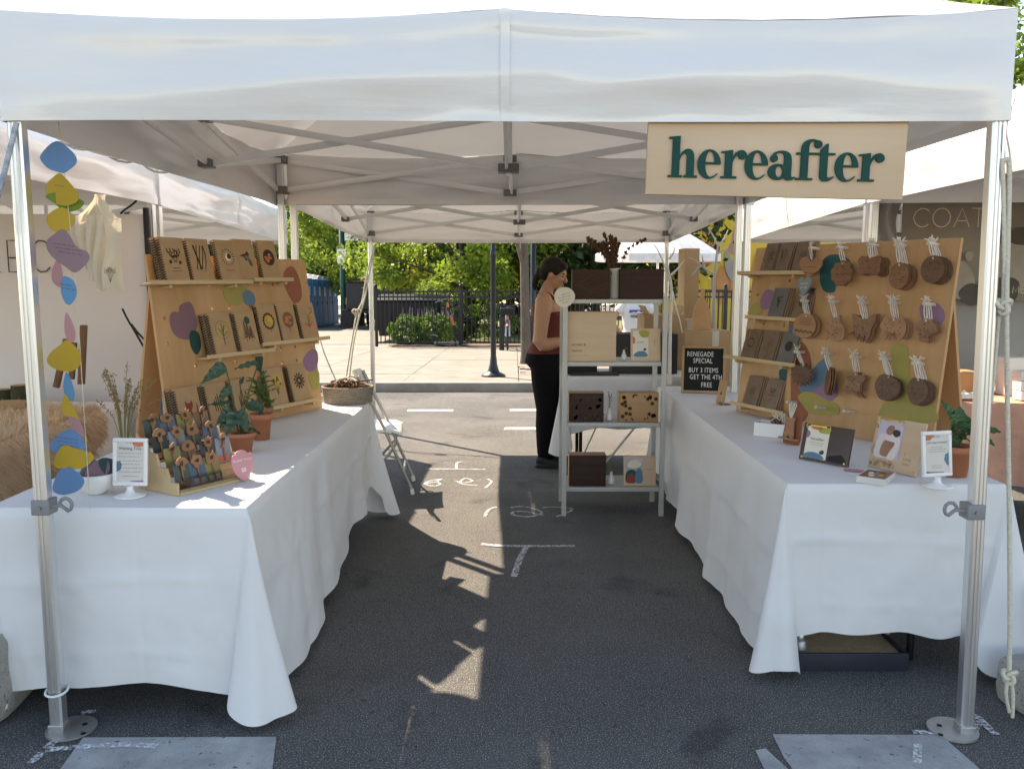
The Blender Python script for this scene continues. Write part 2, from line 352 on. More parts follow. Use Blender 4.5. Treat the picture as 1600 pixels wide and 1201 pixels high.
# ------------------------------------------------------------------ markings
def marking(name, px_list, m, z=0.004, wd=None, label=None):
    mb = MB()
    for poly in px_list:
        pts = [gnd(*p) for p in poly]
        if wd is None: mb.add([(p.x, p.y, p.z + z) for p in pts], [tuple(range(len(pts)))])
        else:
            pts = spline(pts, 5) if len(pts) > 2 else [pts[0].lerp(pts[1], k / 6) for k in range(7)]
            vs = []
            for i, p in enumerate(pts):
                d = pts[min(i + 1, len(pts) - 1)] - pts[max(i - 1, 0)]; nn = Vector((-d.y, d.x, 0)).normalized() * wd / 2
                vs += [(p.x + nn.x, p.y + nn.y, G(p.y) + z), (p.x - nn.x, p.y - nn.y, G(p.y) + z)]
            mb.add(vs, [(2 * i, 2 * i + 1, 2 * i + 3, 2 * i + 2) for i in range(len(pts) - 1)])
    o = struct(name, mb, m)
    if label: o['label'] = label
    return o
marking('road_marking', [[(130, 1153), (432, 1152), (424, 1215), (85, 1215)]], m_patch, label='grey worn paint bar in front of the left table')
marking('road_marking', [[(1207, 1148), (1470, 1149), (1528, 1200), (1545, 1215), (1248, 1215), (1225, 1185)]], m_patch, label='grey worn paint bar in front of the right table')
marking('road_marking', [[(1180, 1173), (1196, 1170), (1245, 1215), (1200, 1215)]], m_patch, label='narrow strip of old paint beside the right bar')
for q in ([(637, 640), (708, 640), (708, 643), (636, 643)], [(797, 639.5), (868, 639.5), (868, 642), (796, 642)], [(789, 668), (868, 668), (868, 671.5), (787, 671.5)]):
    marking('lane_dash', [q], m_lane, label='white lane dash painted across the far side of the road')
marking('chalk_mark', [[(665, 733), (758, 734)], [(713, 733), (714, 724), (722, 722)]], m_chalk, z=0.006, wd=0.022, label='chalk line with an upright tick beside the chair')
marking('chalk_mark', [[(752, 851), (800, 854), (898, 854)], [(822, 855), (812, 875), (803, 902)]], m_chalk, z=0.006, wd=0.034, label='large chalk T in the aisle')
marking('chalk_number', [[(690, 749), (672, 752), (664, 757), (678, 760), (688, 757), (680, 754), (664, 757)], [(690, 749), (683, 753)],
                         [(710, 752), (724, 755), (738, 752), (728, 748), (720, 752), (722, 757), (746, 759)], [(762, 749), (768, 753), (763, 759), (758, 763)]], m_chalk, z=0.006, wd=0.019, label='chalk number 138 upside down')
marking('chalk_number', [[(776, 793), (764, 797), (757, 808)], [(798, 794), (815, 792), (838, 797), (846, 803), (828, 808), (804, 806), (802, 801), (820, 800), (848, 806)],
                         [(847, 794), (868, 793), (893, 796), (884, 803), (870, 808)]], m_chalk, z=0.006, wd=0.021, label='chalk number 127')
marking('chalk_mark', [[(72, 1172), (95, 1153)], [(72, 1174), (120, 1170), (190, 1166), (246, 1168)], [(128, 1117), (150, 1112)], [(48, 1195), (66, 1178)]], m_chalk, z=0.008, wd=0.028, label='chalk corner mark at the left tent foot')
marking('chalk_mark', [[(1426, 1146), (1480, 1148)], [(1522, 1118), (1556, 1150)], [(1434, 1165), (1433, 1195)], [(1518, 1150), (1530, 1128)]], m_chalk, z=0.008, wd=0.026, label='chalk corner mark at the right tent foot')
# ------------------------------------------------------------------ pop-up tents
LEGPROF = [(-.022, -.016), (-.016, -.022), (-.009, -.022), (-.009, -.018), (-.003, -.018), (-.003, -.022), (.003, -.022), (.003, -.018), (.009, -.018), (.009, -.022), (.016, -.022), (.022, -.016),
           (.022, .016), (.016, .022), (-.016, .022), (-.022, .016)]
def make_tent(label, x0, x1, y0, y1, zv, group, drop=0.0, apex=0.68, front_lean=(0, 0), seed=0, vh=0.325, opaque=False):
    r = rnd(seed); W_, D_ = x1 - x0, y1 - y0; cx, cyy = (x0 + x1) / 2, (y0 + y1) / 2
    t = thing('canopy_tent', label, 'tent', (cx, cyy, G(cyy)), group)
    Z = lambda z, y: z - drop * (y - y0)
    ze = zv + vh; e = 0.03                                       # eave, overhang
    # roof: four panels, sagging slightly between eaves and hips
    peak = Vector((cx, cyy, Z(ze + apex, cyy)))
    cs = [(x0 - e, y0 - e), (x1 + e, y0 - e), (x1 + e, y1 + e), (x0 - e, y1 + e)]
    def eave(a, b, u):
        x = a[0] + (b[0] - a[0]) * u; y = a[1] + (b[1] - a[1]) * u
        k = abs(2 * u - 1); sag = -0.035 * (1 - k) * k * 4 * 0.9
        return Vector((x, y, Z(ze, y) + sag))
    names = ['front', 'right', 'rear', 'left']
    for k in range(4):
        a, b = cs[k], cs[(k + 1) % 4]
        def roof(u, v, a=a, b=b, k=k):
            p = eave(a, b, u).lerp(peak, v)
            s = sin(pi * v) * sin(pi * u) ** 0.7
            p.z += -0.05 * s + 0.012 * s * sin(9 * u + k + seed) * (1 - v) + 0.006 * mnoise.noise((p.x * 5, p.y * 5, seed))
            return p
        part('roof_panel', MB().grid(roof, 33, 17), m_tent, t, True)
        nx, ny = (b[1] - a[1]) / 3.0, -(b[0] - a[0]) / 3.0        # outward normal
        def val(u, v, a=a, b=b, nx=nx, ny=ny, k=k):
            p = eave(a, b, u); z1 = Z(zv, p.y); edge = sin(pi * u) ** 0.4 if 0 < u < 1 else 0
            bul = edge * (0.020 * sin(pi * v) + 0.013 * sin(2.4 * pi * v * (1 + .3 * sin(3 * u + k)) + 2.2 * u + seed) * min(1, 4 * v) * (1 - v * .6)
                          + 0.006 * sin(17 * u + 4 * v + k) * sin(pi * v) + 0.004 * mnoise.noise((u * 14, v * 6, k + seed * 3.1)))
            mid = 0.006 * math.exp(-((u - .5) / .012) ** 2) * (1 - v)
            return Vector((p.x + nx * (bul + mid), p.y + ny * (bul + mid), p.z + (z1 - p.z) * v + 0.004 * edge * sin(5 * u + seed)))
        va = part('valance', MB().grid(val, 97, 27), m_tentv if (opaque and k == 3) else m_tent, t, True)
        hem = MB()
        def hm(u, v):
            p = val(u, 0.865 + 0.135 * v); return p + Vector((nx, ny, 0)) * 0.0025
        hem.grid(hm, 61, 4); part('hem_band', hem, m_tent, va, True)
        sm_ = MB().grid(lambda u, v: val(0.5 + (u - .5) * 0.009, v) + Vector((nx, ny, 0)) * 0.004, 4, 16); part('centre_seam', sm_, m_tent, va, True)
    # legs
    zl, zu = zv + 0.09, zv + 0.305
    corners = [(x0, y0), (x1, y0), (x1, y1), (x0, y1)]
    for k, (x, y) in enumerate(corners):
        lean = front_lean[k] if k < 2 else 0
        base = Vector((x + lean, y, G(y))); top = Vector((x, y, Z(zv + 0.305, y)))
        ax = (top - base).normalized(); X = Vector((1, 0, 0)); X = (X - ax * X.dot(ax)).normalized(); fr = frame(base, X, ax.cross(X), ax)
        L_ = (top - base).length
        lg = part('leg', MB(fr).prism(LEGPROF, 0.004, L_, smooth=False), m_alu, t, True)
        s = 1 if x < cx else -1
        ft = MB(); ft.cyl((base.x + s * 0.035, base.y + 0.01, base.z + 0.003), (base.x + s * 0.035, base.y + 0.01, base.z + 0.011), 0.08, n=24)
        ft.box((base.x, base.y, base.z + 0.02), (0.052, 0.052, 0.03), bev=0.004)
        part('foot_plate', ft, m_steel, lg, True)
        for q in ((.05, .03), (.075, -.03)):
            part('bolt_hole', MB().cyl((base.x + s * (q[0] + .02), base.y + q[1], base.z + 0.011), (base.x + s * (q[0] + .02), base.y + q[1], base.z + 0.0125), 0.009, n=10), m_black, lg, True)
        for zz in (zl, zu - .02): part('corner_joint', MB().box((x + s * .016, y + (.016 if y < cyy else -.016), Z(zz, y)), (0.07, 0.07, 0.05), bev=0.006), m_joint, t, True)
    # scissor trusses
    def bar(a, b):
        a, b = Vector(a), Vector(b); a.z = Z(a.z, a.y); b.z = Z(b.z, b.y); d = (b - a)
        M_ = zto(d, a); mb = MB()
        up = Vector((0, 0, 1)); dn = d.normalized(); X = (up - dn * up.dot(dn)).normalized(); fr = frame(a, dn.cross(X), X, dn)
        mb.M = fr; mb.prism([(-.007, -.016), (.007, -.016), (.007, -.010), (.009, -.008), (.009, .008), (.007, .010), (.007, .016), (-.007, .016)], 0, d.length)
        part('truss_bar', mb, m_alu2, t, True)
    def hub(x, y, z, s=(.05, .05)):
        return MB().box((x, y, Z(z, y)), (0.085 if s[0] else .05, 0.085 if s[1] else .05, 0.036), bev=0.005)
    mids = [(cx, y0 + .05), (x1 - .05, cyy), (cx, y1 - .05), (x0 + .05, cyy)]; zc0, zc1 = zv + 0.045, zv + 0.295
    for k in range(4):
        c0, c1, md = corners[k], corners[(k + 1) % 4], mids[k]
        for c in (c0, c1):
            o = Vector((0.012 * (1 if k in (1, 2) else -1), 0.012 * (1 if k in (0, 1) else -1), 0))
            bar(Vector((*c, zl)) + o, Vector((*md, zu - .02)) + o); bar(Vector((*c, zu - .02)) - o, Vector((*md, zl - .02)) - o)
        for zz in (zl - .02, zu - .02): part('truss_hub', MB().box((md[0], md[1], Z(zz, md[1])), (0.085, 0.06, 0.04) if k in (0, 2) else (0.06, 0.085, 0.04), bev=0.005), m_joint, t, True)
        if k in (0, 2): part('hub_post', MB().cyl((md[0], md[1], Z(zl, md[1])), (md[0], md[1], Z(zu, md[1])), 0.011, n=8), m_alu, t, True)
        o = Vector((0.01, 0, 0)) if k in (0, 2) else Vector((0, 0.01, 0))
        bar(Vector((*md, zl - .02)) + o, Vector((cx, cyy, zc1)) + o); bar(Vector((*md, zu - .02)) - o, Vector((cx, cyy, zc0)) - o)
    for zz in (zc0, zc1): part('centre_hub', MB().box((cx, cyy, Z(zz, cyy)), (0.10, 0.10, 0.04), bev=0.006), m_joint, t, True)
    part('centre_mast', MB().cyl((cx, cyy, Z(zc0 - .03, cyy)), (cx, cyy, peak.z - .02), 0.015, n=10), m_alu, t, True)
    return t
tent1 = make_tent('nearest white pop-up tent holding the wooden sign', -1.5, 1.5, 0, 3.0, 1.985, 'white pop-up tents', front_lean=(0, 0.037), seed=1, opaque=True)
tent2 = make_tent('white pop-up tent directly behind the first, over the metal shelf', -1.43, 1.57, 3.045, 6.05, 1.985, 'white pop-up tents', drop=0.042, seed=2)
make_tent('nearer white pop-up tent of the left neighbours', -5.28, -2.25, -0.27, 2.75, 1.965, 'white pop-up tents', seed=3)
make_tent('farther white pop-up tent of the left neighbours', -5.3, -2.25, 2.85, 5.85, 1.965, 'white pop-up tents', drop=0.042, seed=4)
make_tent('nearer white pop-up tent of the right neighbours', 2.27, 5.3, -0.3, 2.72, 1.975, 'white pop-up tents', seed=5)
make_tent('farther white pop-up tent of the right neighbours', 2.27, 5.3, 2.82, 5.8, 1.975, 'white pop-up tents', drop=0.042, seed=6)
# hook clamps on the two front legs (parts of the nearest tent)
for s, px in ((1, (72, 790)), (-1, (1520, 797))):
    c = aty(px[0], px[1], 0.0); x = -1.498 if s > 0 else 1.512
    mb = MB().box((x, 0, c.z), (0.058, 0.058, 0.05), bev=0.005); mb.cyl((x, -.03, c.z), (x, -.036, c.z), 0.006, n=8)
    cl = part('leg_clamp', mb, m_clamp, tent1, True)
    pts = [(x + s * .025, -.01, c.z), (x + s * .06, -.01, c.z + .004)] + [(x + s * (.075 + .02 * sin(a)), -.01, c.z + .004 - .0 + .022 * (1 - cos(a)) - .02) for a in [k * pi / 8 for k in range(1, 13)]]
    part('hook', MB().tube(pts, 0.006, 8), m_clamp, cl, True)

# added roll outside the nearest tent's left eave, blocks sun from the aisle
t = thing('added_shade_roll', 'added white roll under the left eave, put there to shade the aisle', 'shade blocker', (-1.74, 1.3, 2.02))
def roll(u, v):
    a = 2 * pi * u; r_ = .118 + .008 * sin(3 * a + 5 * v); return (-1.745 + r_ * cos(a), .78 + 1.04 * v, 2.165 + r_ * .95 * sin(a) - .01 * sin(pi * v))
part('roll', MB().grid(roll, 24, 16, closed=True), m_tent, t, True)
for v in (.12, .5, .88): part('strap', MB().tube([(-1.745 + .127 * cos(2 * pi * i / 20), .78 + 1.04 * v, 2.16 + .125 * sin(2 * pi * i / 20)) for i in range(20)], .006, 6, closed=True), m_seam, t, True); part('tie', MB().tube([(-1.64, .78 + 1.04 * v, 2.22), (-1.535, .78 + 1.04 * v, 2.31)], .005, 6), m_seam, t, True)
# ------------------------------------------------------------------ tables and their cloths
TZ = 0.745
def make_table(label, x0, x1, y0, y1, inset=.10):
    t = thing('folding_table', label, 'table', ((x0 + x1) / 2, (y0 + y1) / 2, 0))
    part('table_top', MB().box(((x0 + x1) / 2, (y0 + y1) / 2, TZ - 0.03), (x1 - x0 - .02, y1 - y0 - .02, 0.04), bev=0.01), m_white, t, True)
    for y in (y0 + .12, y1 - .12):
        for s in (-1, 1):
            x = x0 + .10 if s < 0 else x1 - inset
            part('leg', MB().tube(spline([(x - s * .12, y, TZ - .06), (x - s * .03, y, TZ - .09), (x, y, TZ - .16), (x, y, 0.3), (x, y, 0.002)], 6), 0.014, 10), m_black, t, True)
    return t
def make_cloth(label, x0, x1, y0, y1, hem, corners, seed, folds=1.0):
    """hem(side,u)->z ; corners: (sx,sy)->(cone radius at the hem, hem z)"""
    mb = MB(); per = []; Lx, Ly = x1 - x0, y1 - y0; rc = 0.03; nt = 34
    cs = [(x0, y0, -1, -1), (x1, y0, 1, -1), (x1, y1, 1, 1), (x0, y1, -1, 1)]
    nrm = [(0, -1), (1, 0), (0, 1), (-1, 0)]
    for k in range(4):
        a, b = cs[k], cs[(k + 1) % 4]; L_ = Lx if k % 2 == 0 else Ly; n = int(L_ / .011)
        for i in range(n + 1): per.append(('s', k, i / n, L_, a, b))
        for i in range(1, 40): per.append(('c', k, i / 40, L_, a, b))
    def edge(t): return min(1.0, t * 12)
    def P(q, t):
        typ, k, u, L_, a, b = q; nx, ny = nrm[k]; tt = t ** 1.15; s_ = u * L_
        rr = rc * .5 * sqrt(max(0, 1 - (1 - edge(t)) ** 2))
        if typ == 's':
            x = a[0] + (b[0] - a[0]) * u; y = a[1] + (b[1] - a[1]) * u; z1 = hem(k, u); near = 1.0
            for c, ds in ((a, s_), (b, L_ - s_)):
                R = corners[(c[2], c[3])][0]; e = math.exp(-(ds / (R * 1.7)) ** 2); sg = 1 if c is a else -1
                dx, dy = (b[0] - a[0]) / L_ * sg, (b[1] - a[1]) / L_ * sg
                x += dx * R * .55 * tt * e; y += dy * R * .55 * tt * e; near *= 1 - e
                z1 -= .02 * e
            fl = folds * near * (0.014 * sin(s_ * 9.0 + seed + 1.7 * k) + 0.010 * sin(s_ * 15.7 + 2.1 * seed) + 0.034 * mnoise.noise((s_ * 2.1, k * 5.0, seed + t * .6)) + .012 * mnoise.noise((s_ * 7, k * 3.0, seed * 2 + t * .8))) * t ** 1.2
            fl += 0.007 * mnoise.noise((s_ * 4, t * 3.0, seed + k)) * min(1, 4 * t) + (0.012 + (.05 * (1 - u) if (k == 1 and seed < 2) else .05 * u if (k == 3 and 4 < seed < 5) else 0)) * t * near + .0075 * (abs(mnoise.noise((s_ * 5.5 + 3.5 * t, t * 3.2 - 2.5 * s_, seed + k))) - .2) * min(1, 3 * t) + .0045 * (abs(mnoise.noise((s_ * 9 - 5 * t, t * 7.0 + 3 * s_, seed * 3 + k))) - .2) * min(1, 3 * t)
            w1 = t - .38 - .02 * sin(s_ * 3 + seed) - .03 * abs(((s_ / .46 + .3 * seed) % 1.0) - .5); w2 = t - .80 - .01 * sin(s_ * 2); w3 = ((s_ / .46 + .3 * seed) % 1.0 - .5) * .46
            cr = 0.009 * math.exp(-abs(w1) / .014) + .007 * math.exp(-abs(w2) / .014) - 0.003 * math.exp(-abs(w3) / .010)      # ironed-in packing creases
            fl += cr * min(1, 3 * t)
            z = TZ - (TZ - z1) * t + 0.006 * sin(s_ * 11 + seed) * t
            return (x + nx * (fl + rr), y + ny * (fl + rr), z if t > .08 else max(z, TZ - .012 * edge(t) ** 2 - (TZ - z1) * t * .8))
        R, hz = corners[(b[2], b[3])]; th = atan2(b[3], b[2]); R_ = R * tt
        a0 = th + pi + radians(62); ang = a0 + u * (2 * pi - radians(124)); off = .22 * R_
        wob = 1 + .10 * sin(3 * ang + seed) * t + .06 * sin(5 * ang + 2 * seed) * t
        cx = b[0] + b[2] * off * .707 + b[2] * rr; cy_ = b[1] + b[3] * off * .707 + b[3] * rr
        z1 = hz + .012 * sin(2 * ang + seed); z1 = z1 + (hem(k, 1.0) - .02 - z1) * (abs(2 * u - 1) ** 8)
        return (cx + R_ * wob * cos(ang), cy_ + .72 * R_ * wob * sin(ang), TZ - (TZ - z1) * t - .004 * edge(t))
    N_ = len(per); vs = [P(q, j / (nt - 1)) for j in range(nt) for q in per]
    mb.add(vs, [(j * N_ + i, (j + 1) * N_ + i, (j + 1) * N_ + (i + 1) % N_, j * N_ + (i + 1) % N_) for j in range(nt - 1) for i in range(N_)], True)
    top = MB().grid(lambda u, v: (x0 + Lx * u, y0 + Ly * v, TZ + 0.0006 * mnoise.noise((u * 6, v * 12, seed)) * sin(pi * u) * sin(pi * v)), 24, 60)
    mb.add(top.v, top.f, True)
    return single('tablecloth', mb, m_cloth, label, 'tablecloth', 'white tablecloths')
LT = (-1.75, -0.875, 0.10, 2.52); RT = (1.055, 1.87, 0.44, 3.32)
make_table('folding table hidden under the left white cloth', *LT)
make_table('black legged folding table under the right white cloth', *RT, .26)
def hemL(k, u):
    return {0: 0.112 + 0.014 * sin(3 * u), 1: 0.03 + 0.34 * max(0, (u - .30)) ** 1.15, 2: 0.10, 3: 0.10}[k]
def hemR(k, u):
    return {0: 0.180 + 0.008 * sin(14 * u) - 0.01 * u, 1: 0.09, 2: 0.10, 3: 0.03 + 0.24 * max(0, .6 - u) ** 1.2}[k]
make_cloth('white cloth draped over the left table under the notebooks board', *LT, hemL, {(-1, -1): (0.08, 0.03), (1, -1): (0.112, 0.045), (1, 1): (0.13, 0.03), (-1, 1): (0.1, 0.03)}, 1.3)
make_cloth('white cloth draped over the right table under the ornaments board', *RT, hemR, {(-1, -1): (0.095, 0.045), (1, -1): (0.16, 0.04), (1, 1): (0.12, 0.03), (-1, 1): (0.08, 0.05)}, 4.2)
# ------------------------------------------------------------------ plywood display boards
AL, AR = radians(25), radians(24)
LE, RE = radians(6.3), radians(6.5)
LX = Vector((sin(AL), cos(AL), 0)); LH = Vector((cos(AL), -sin(AL), 0)); LV = Vector((0, 0, cos(LE))) - LH * sin(LE); LN = LX.cross(LV)
RX = Vector((sin(AR), -cos(AR), 0)); RH = Vector((-cos(AR), -sin(AR), 0)); RV = Vector((0, 0, cos(RE))) - RH * sin(RE); RN = RX.cross(RV)
LO = atz(504, 637, TZ + 0.002) - LX * 1.165
RO = atz(1145, 640, TZ + 0.002)
FL = frame(LO, LX, LV, LN); FR = frame(RO, RX, RV, RN)          # x along the board, y up it, z towards the viewer
def uvl(px, py, off=0.0):
    p = FL.inverted() @ on(px, py, LO + LN * off, LN); return p.x, p.y
def uvr(px, py, off=0.0):
    p = FR.inverted() @ on(px, py, RO + RN * off, RN); return p.x, p.y
def holed_board(x0, x1, y0, y1, th, holes, rad=0.0095, zf=0.0):
    """sheet with drilled round holes: cells of a grid, hole cells are octagonal rings"""
    mb = MB(); st = 0.04; nx = max(1, round((x1 - x0) / st)); ny = max(1, round((y1 - y0) / st)); dx = (x1 - x0) / nx; dy = (y1 - y0) / ny
    hs = {}
    for hx, hy in holes:
        i = int((hx - x0) / dx); j = int((hy - y0) / dy)
        if 0 <= i < nx and 0 <= j < ny: hs[(i, j)] = (x0 + (i + .5) * dx, y0 + (j + .5) * dy)
    for j in range(ny):
        i = 0
        while i < nx:
            if (i, j) in hs:
                cx, cy_ = hs[(i, j)]; q = [(x0 + i * dx, y0 + j * dy), (x0 + (i + 1) * dx, y0 + j * dy), (x0 + (i + 1) * dx, y0 + (j + 1) * dy), (x0 + i * dx, y0 + (j + 1) * dy)]
                oc = [(cx + rad * cos(radians(-135 + 30 * k)), cy_ + rad * sin(radians(-135 + 30 * k))) for k in range(12)]
                for z, fl in ((zf, False), (zf - th, True)):
                    vs = [(*p, z) for p in q] + [(*p, z) for p in oc]; fs = []
                    for c in range(4):
                        d = (c + 1) % 4; a = [4 + (3 * c + k) % 12 for k in range(4)]
                        f = (c, d, a[3], a[2], a[1], a[0]); fs.append(f[::-1] if fl else f)
                    mb.add(vs, fs)
                mb.add([(*p, zf) for p in oc] + [(*p, zf - th) for p in oc], [(k, 12 + k, 12 + (k + 1) % 12, (k + 1) % 12) for k in range(12)][::1], True)
                i += 1
            else:
                k = i
                while k < nx and (k, j) not in hs: k += 1
                a, b, c, d = x0 + i * dx, x0 + k * dx, y0 + j * dy, y0 + (j + 1) * dy
                mb.add([(a, c, zf), (b, c, zf), (b, d, zf), (a, d, zf), (a, c, zf - th), (b, c, zf - th), (b, d, zf - th), (a, d, zf - th)], [(0, 1, 2, 3), (7, 6, 5, 4)])
                i = k
    z0 = zf - th
    mb.add([(x0, y0, zf), (x1, y0, zf), (x1, y1, zf), (x0, y1, zf), (x0, y0, z0), (x1, y0, z0), (x1, y1, z0), (x0, y1, z0)], [(0, 4, 5, 1), (1, 5, 6, 2), (2, 6, 7, 3), (3, 7, 4, 0)])
    return mb
P_ = dict(plum=mat('plum paint', '#7f5d66', 0.6, var=.05), olive=mat('olive paint', '#a09550', 0.6, var=.05), blue=mat('dusty blue paint', '#56788f', 0.6, var=.05), terra=mat('terracotta paint', '#94553d', 0.6, var=.06),
          dgreen=mat('bottle green paint', '#12403a', 0.6, var=.06), teal=mat('teal paint', '#10585a', 0.6, var=.05), mauve=mat('mauve paint', '#8f6c8c', 0.6, var=.05))
# left pair: a near board in front, a far board behind its edge
ZN = 0.02
SPL = uvl(404, 520)[0]
tl = thing('display_board', 'near plywood display board with plum and green blobs holding spiral notebooks', 'board', FL, 'plywood display boards')
tl2 = thing('display_board', 'far plywood display board with rust blob beside the basket', 'board', FL, 'plywood display boards')
H_L = [(259, 491), (296, 489), (263, 533), (300, 530), (290, 448), (324, 448), (388, 448), (384, 412), (305, 569), (361, 485), (391, 483), (342, 602), (308, 608), (404, 592), (407, 627), (368, 560), (330, 487), (272, 615), (413, 560)]
H_F = [(447, 412), (451, 443), (476, 443), (429, 475), (455, 474), (480, 473), (437, 541), (462, 538), (439, 571), (465, 566), (489, 563), (491, 593), (424, 445)]
part('panel', holed_board(-0.0, SPL, 0, 0.875, 0.015, [uvl(px, py, ZN) for px, py in H_L], zf=ZN), m_ply, tl)
part('panel', holed_board(SPL - 0.06, 1.165, 0, 0.872, 0.015, [uvl(*h) for h in H_F], zf=0.0), m_ply, tl2)
def back_leg(parent, xs, tilt, Hh, sgn=1, zb=0.0):
    for x in xs:
        b = MB(); a = radians(tilt)
        b.M = Matrix.Translation((x, Hh, -0.018 + zb)) @ Matrix.Rotation(-a, 4, 'X'); b.box((0, -Hh / 2 / cos(a) * 1.0, -0.012), (0.12, Hh / cos(a) * 0.985, 0.015))
        part('back_leg', b, m_ply, parent)
back_leg(tl, [0.10, SPL - .12], -17 + 0, 0.80, zb=ZN); back_leg(tl2, [SPL + .15, 1.08], -17, 0.80)
def paint(parent, fr_uv, polys, off, z):
    for k, (c, pts) in enumerate(polys):
        uv = [fr_uv(x, y, off) for x, y in pts]; part('painted_blob', MB().prism(smooth_poly(uv, 4), z + 0.0004 + .0003 * k, z + 0.0012 + .0003 * k, back=False), P_[c], parent)
paint(tl, uvl, [('plum', [(265, 495), (270, 487), (279, 487), (280, 478), (290, 472), (299, 474), (305, 490), (308, 508), (300, 528), (285, 530), (272, 522), (266, 508)]),
                ('dgreen', [(296, 520), (303, 516), (311, 522), (314, 540), (309, 553), (303, 551), (297, 538)]),
                ('olive', [(349, 452), (364, 446), (382, 447), (386, 460), (378, 474), (362, 477), (352, 468)]),
                ('blue', [(378, 460), (386, 453), (395, 458), (399, 471), (394, 477), (383, 475)]),
                ('dgreen', [(399, 557), (410, 556), (408, 578), (401, 577)][::1]),
                ('terra', [(402, 588), (410, 600), (409, 628), (404, 660), (396, 662), (400, 630)])], ZN, ZN)
paint(tl2, uvl, [('terra', [(444, 424), (453, 416), (462, 422), (470, 445), (471, 465), (463, 474), (455, 468), (446, 450), (443, 438)]),
                 ('mauve', [(474, 560), (484, 547), (494, 547), (497, 562), (492, 578), (482, 580), (475, 572)]),
                 ('olive', [(482, 586), (496, 578), (499, 592), (497, 606), (488, 608)])], 0, 0)
m_shelf = mat('shelf pine', (0.62, 0.46, 0.27), 0.55, col2=(0.52, 0.37, 0.20), vscale=3, stretch=(1, 8, 8), bump=0.05)
def shelf(parent, uvf, a, b, off, depth=0.075):
    """a, b: photo points on the shelf's front lip; returns (x0,x1,y)"""
    (xa, ya), (xb, yb) = uvf(*a, off + depth), uvf(*b, off + depth); y = (ya + yb) / 2
    s = part('shelf', MB().box(((xa + xb) / 2, y, off + depth / 2 + .001), (xb - xa, 0.011, depth), bev=0.002), m_shelf, parent)
    part('lip', MB().box(((xa + xb) / 2, y + 0.010, off + depth - .003), (xb - xa, 0.010, 0.006)), m_shelf, s)
    for q in (0.18, 0.82): part('peg', MB().cyl((xa + (xb - xa) * q, y - 0.014, off), (xa + (xb - xa) * q, y - 0.014, off + depth * .9), 0.009, n=10), m_shelf, s)
    return xa, xb, y + 0.006
S1 = shelf(tl, uvl, (236, 443), (396, 441), ZN); S2 = shelf(tl, uvl, (325, 560), (430, 547), ZN); S3 = shelf(tl, uvl, (268, 672), (421, 661), ZN)
S4 = shelf(tl2, uvl, (398, 439), (459, 437), 0); S5 = shelf(tl2, uvl, (411, 540), (516, 528), 0); S6 = shelf(tl2, uvl, (428, 640), (505, 622), 0)
# right pair
SPR = uvr(1243, 520)[0]
tr = thing('display_board', 'near plywood display board hung with wooden ornaments on pegs', 'board', FR, 'plywood display boards')
tr2 = thing('display_board', 'far plywood display board with shelves of kraft greeting cards', 'board', FR, 'plywood display boards')
URX = uvr(1479, 530, ZN)[0]
HT = uvr(1400, 376, ZN)[1]
part('panel', holed_board(SPR, URX, 0, HT, 0.015, [], zf=ZN), m_ply, tr)
part('panel', holed_board(0.03, SPR + 0.05, 0, HT - .002, 0.015, [uvr(*h) for h in [(1208, 432), (1231, 434), (1175, 498), (1197, 501), (1226, 504), (1180, 464)]], zf=0.0), m_ply, tr2)
back_leg(tr, [SPR + .15, URX - .12], -17, 0.86, zb=ZN); back_leg(tr2, [0.12, SPR - .1], -17, 0.86)
paint(tr, uvr, [('teal', [(1281, 428), (1285, 408), (1298, 398), (1318, 400), (1330, 412), (1326, 436), (1308, 444), (1304, 456), (1290, 456), (1283, 446)]),
                ('mauve', [(1437, 480), (1447, 472), (1465, 474), (1476, 488), (1474, 502), (1460, 510), (1442, 500)]),
                ('olive', [(1392, 545), (1406, 537), (1418, 542), (1421, 560), (1423, 590), (1444, 615), (1462, 640), (1460, 660), (1380, 655), (1376, 638), (1392, 616), (1396, 585)]),
                ('terra', [(1240, 540), (1250, 532), (1262, 545), (1268, 570), (1258, 595), (1255, 620), (1262, 650), (1240, 660), (1236, 600)]),
                ('blue', [(1248, 605), (1262, 590), (1276, 570), (1290, 560), (1296, 575), (1292, 598), (1280, 610), (1256, 613)]),
                ('mauve', [(1268, 612), (1285, 602), (1298, 590), (1308, 598), (1309, 615), (1298, 627), (1282, 624)]),
                ('olive', [(1247, 620), (1258, 612), (1275, 615), (1295, 626), (1310, 632), (1308, 648), (1268, 646), (1256, 634)])], ZN, ZN)
paint(tr2, uvr, [('mauve', [(1188, 470), (1197, 453), (1208, 456), (1206, 478), (1192, 484)]), ('olive', [(1168, 490), (1180, 473), (1190, 484), (1186, 494)]),
                 ('blue', [(1234, 508), (1246, 508), (1246, 530), (1233, 528)]), ('teal', [(1218, 578), (1240, 576), (1237, 606), (1224, 608)])], 0, 0)
R1 = shelf(tr2, uvr, (1152, 426), (1258, 429), 0); R2 = shelf(tr2, uvr, (1164, 495), (1245, 502), 0); R3 = shelf(tr2, uvr, (1130, 556), (1241, 574), 0); R4 = shelf(tr2, uvr, (1141, 627), (1222, 650), 0)
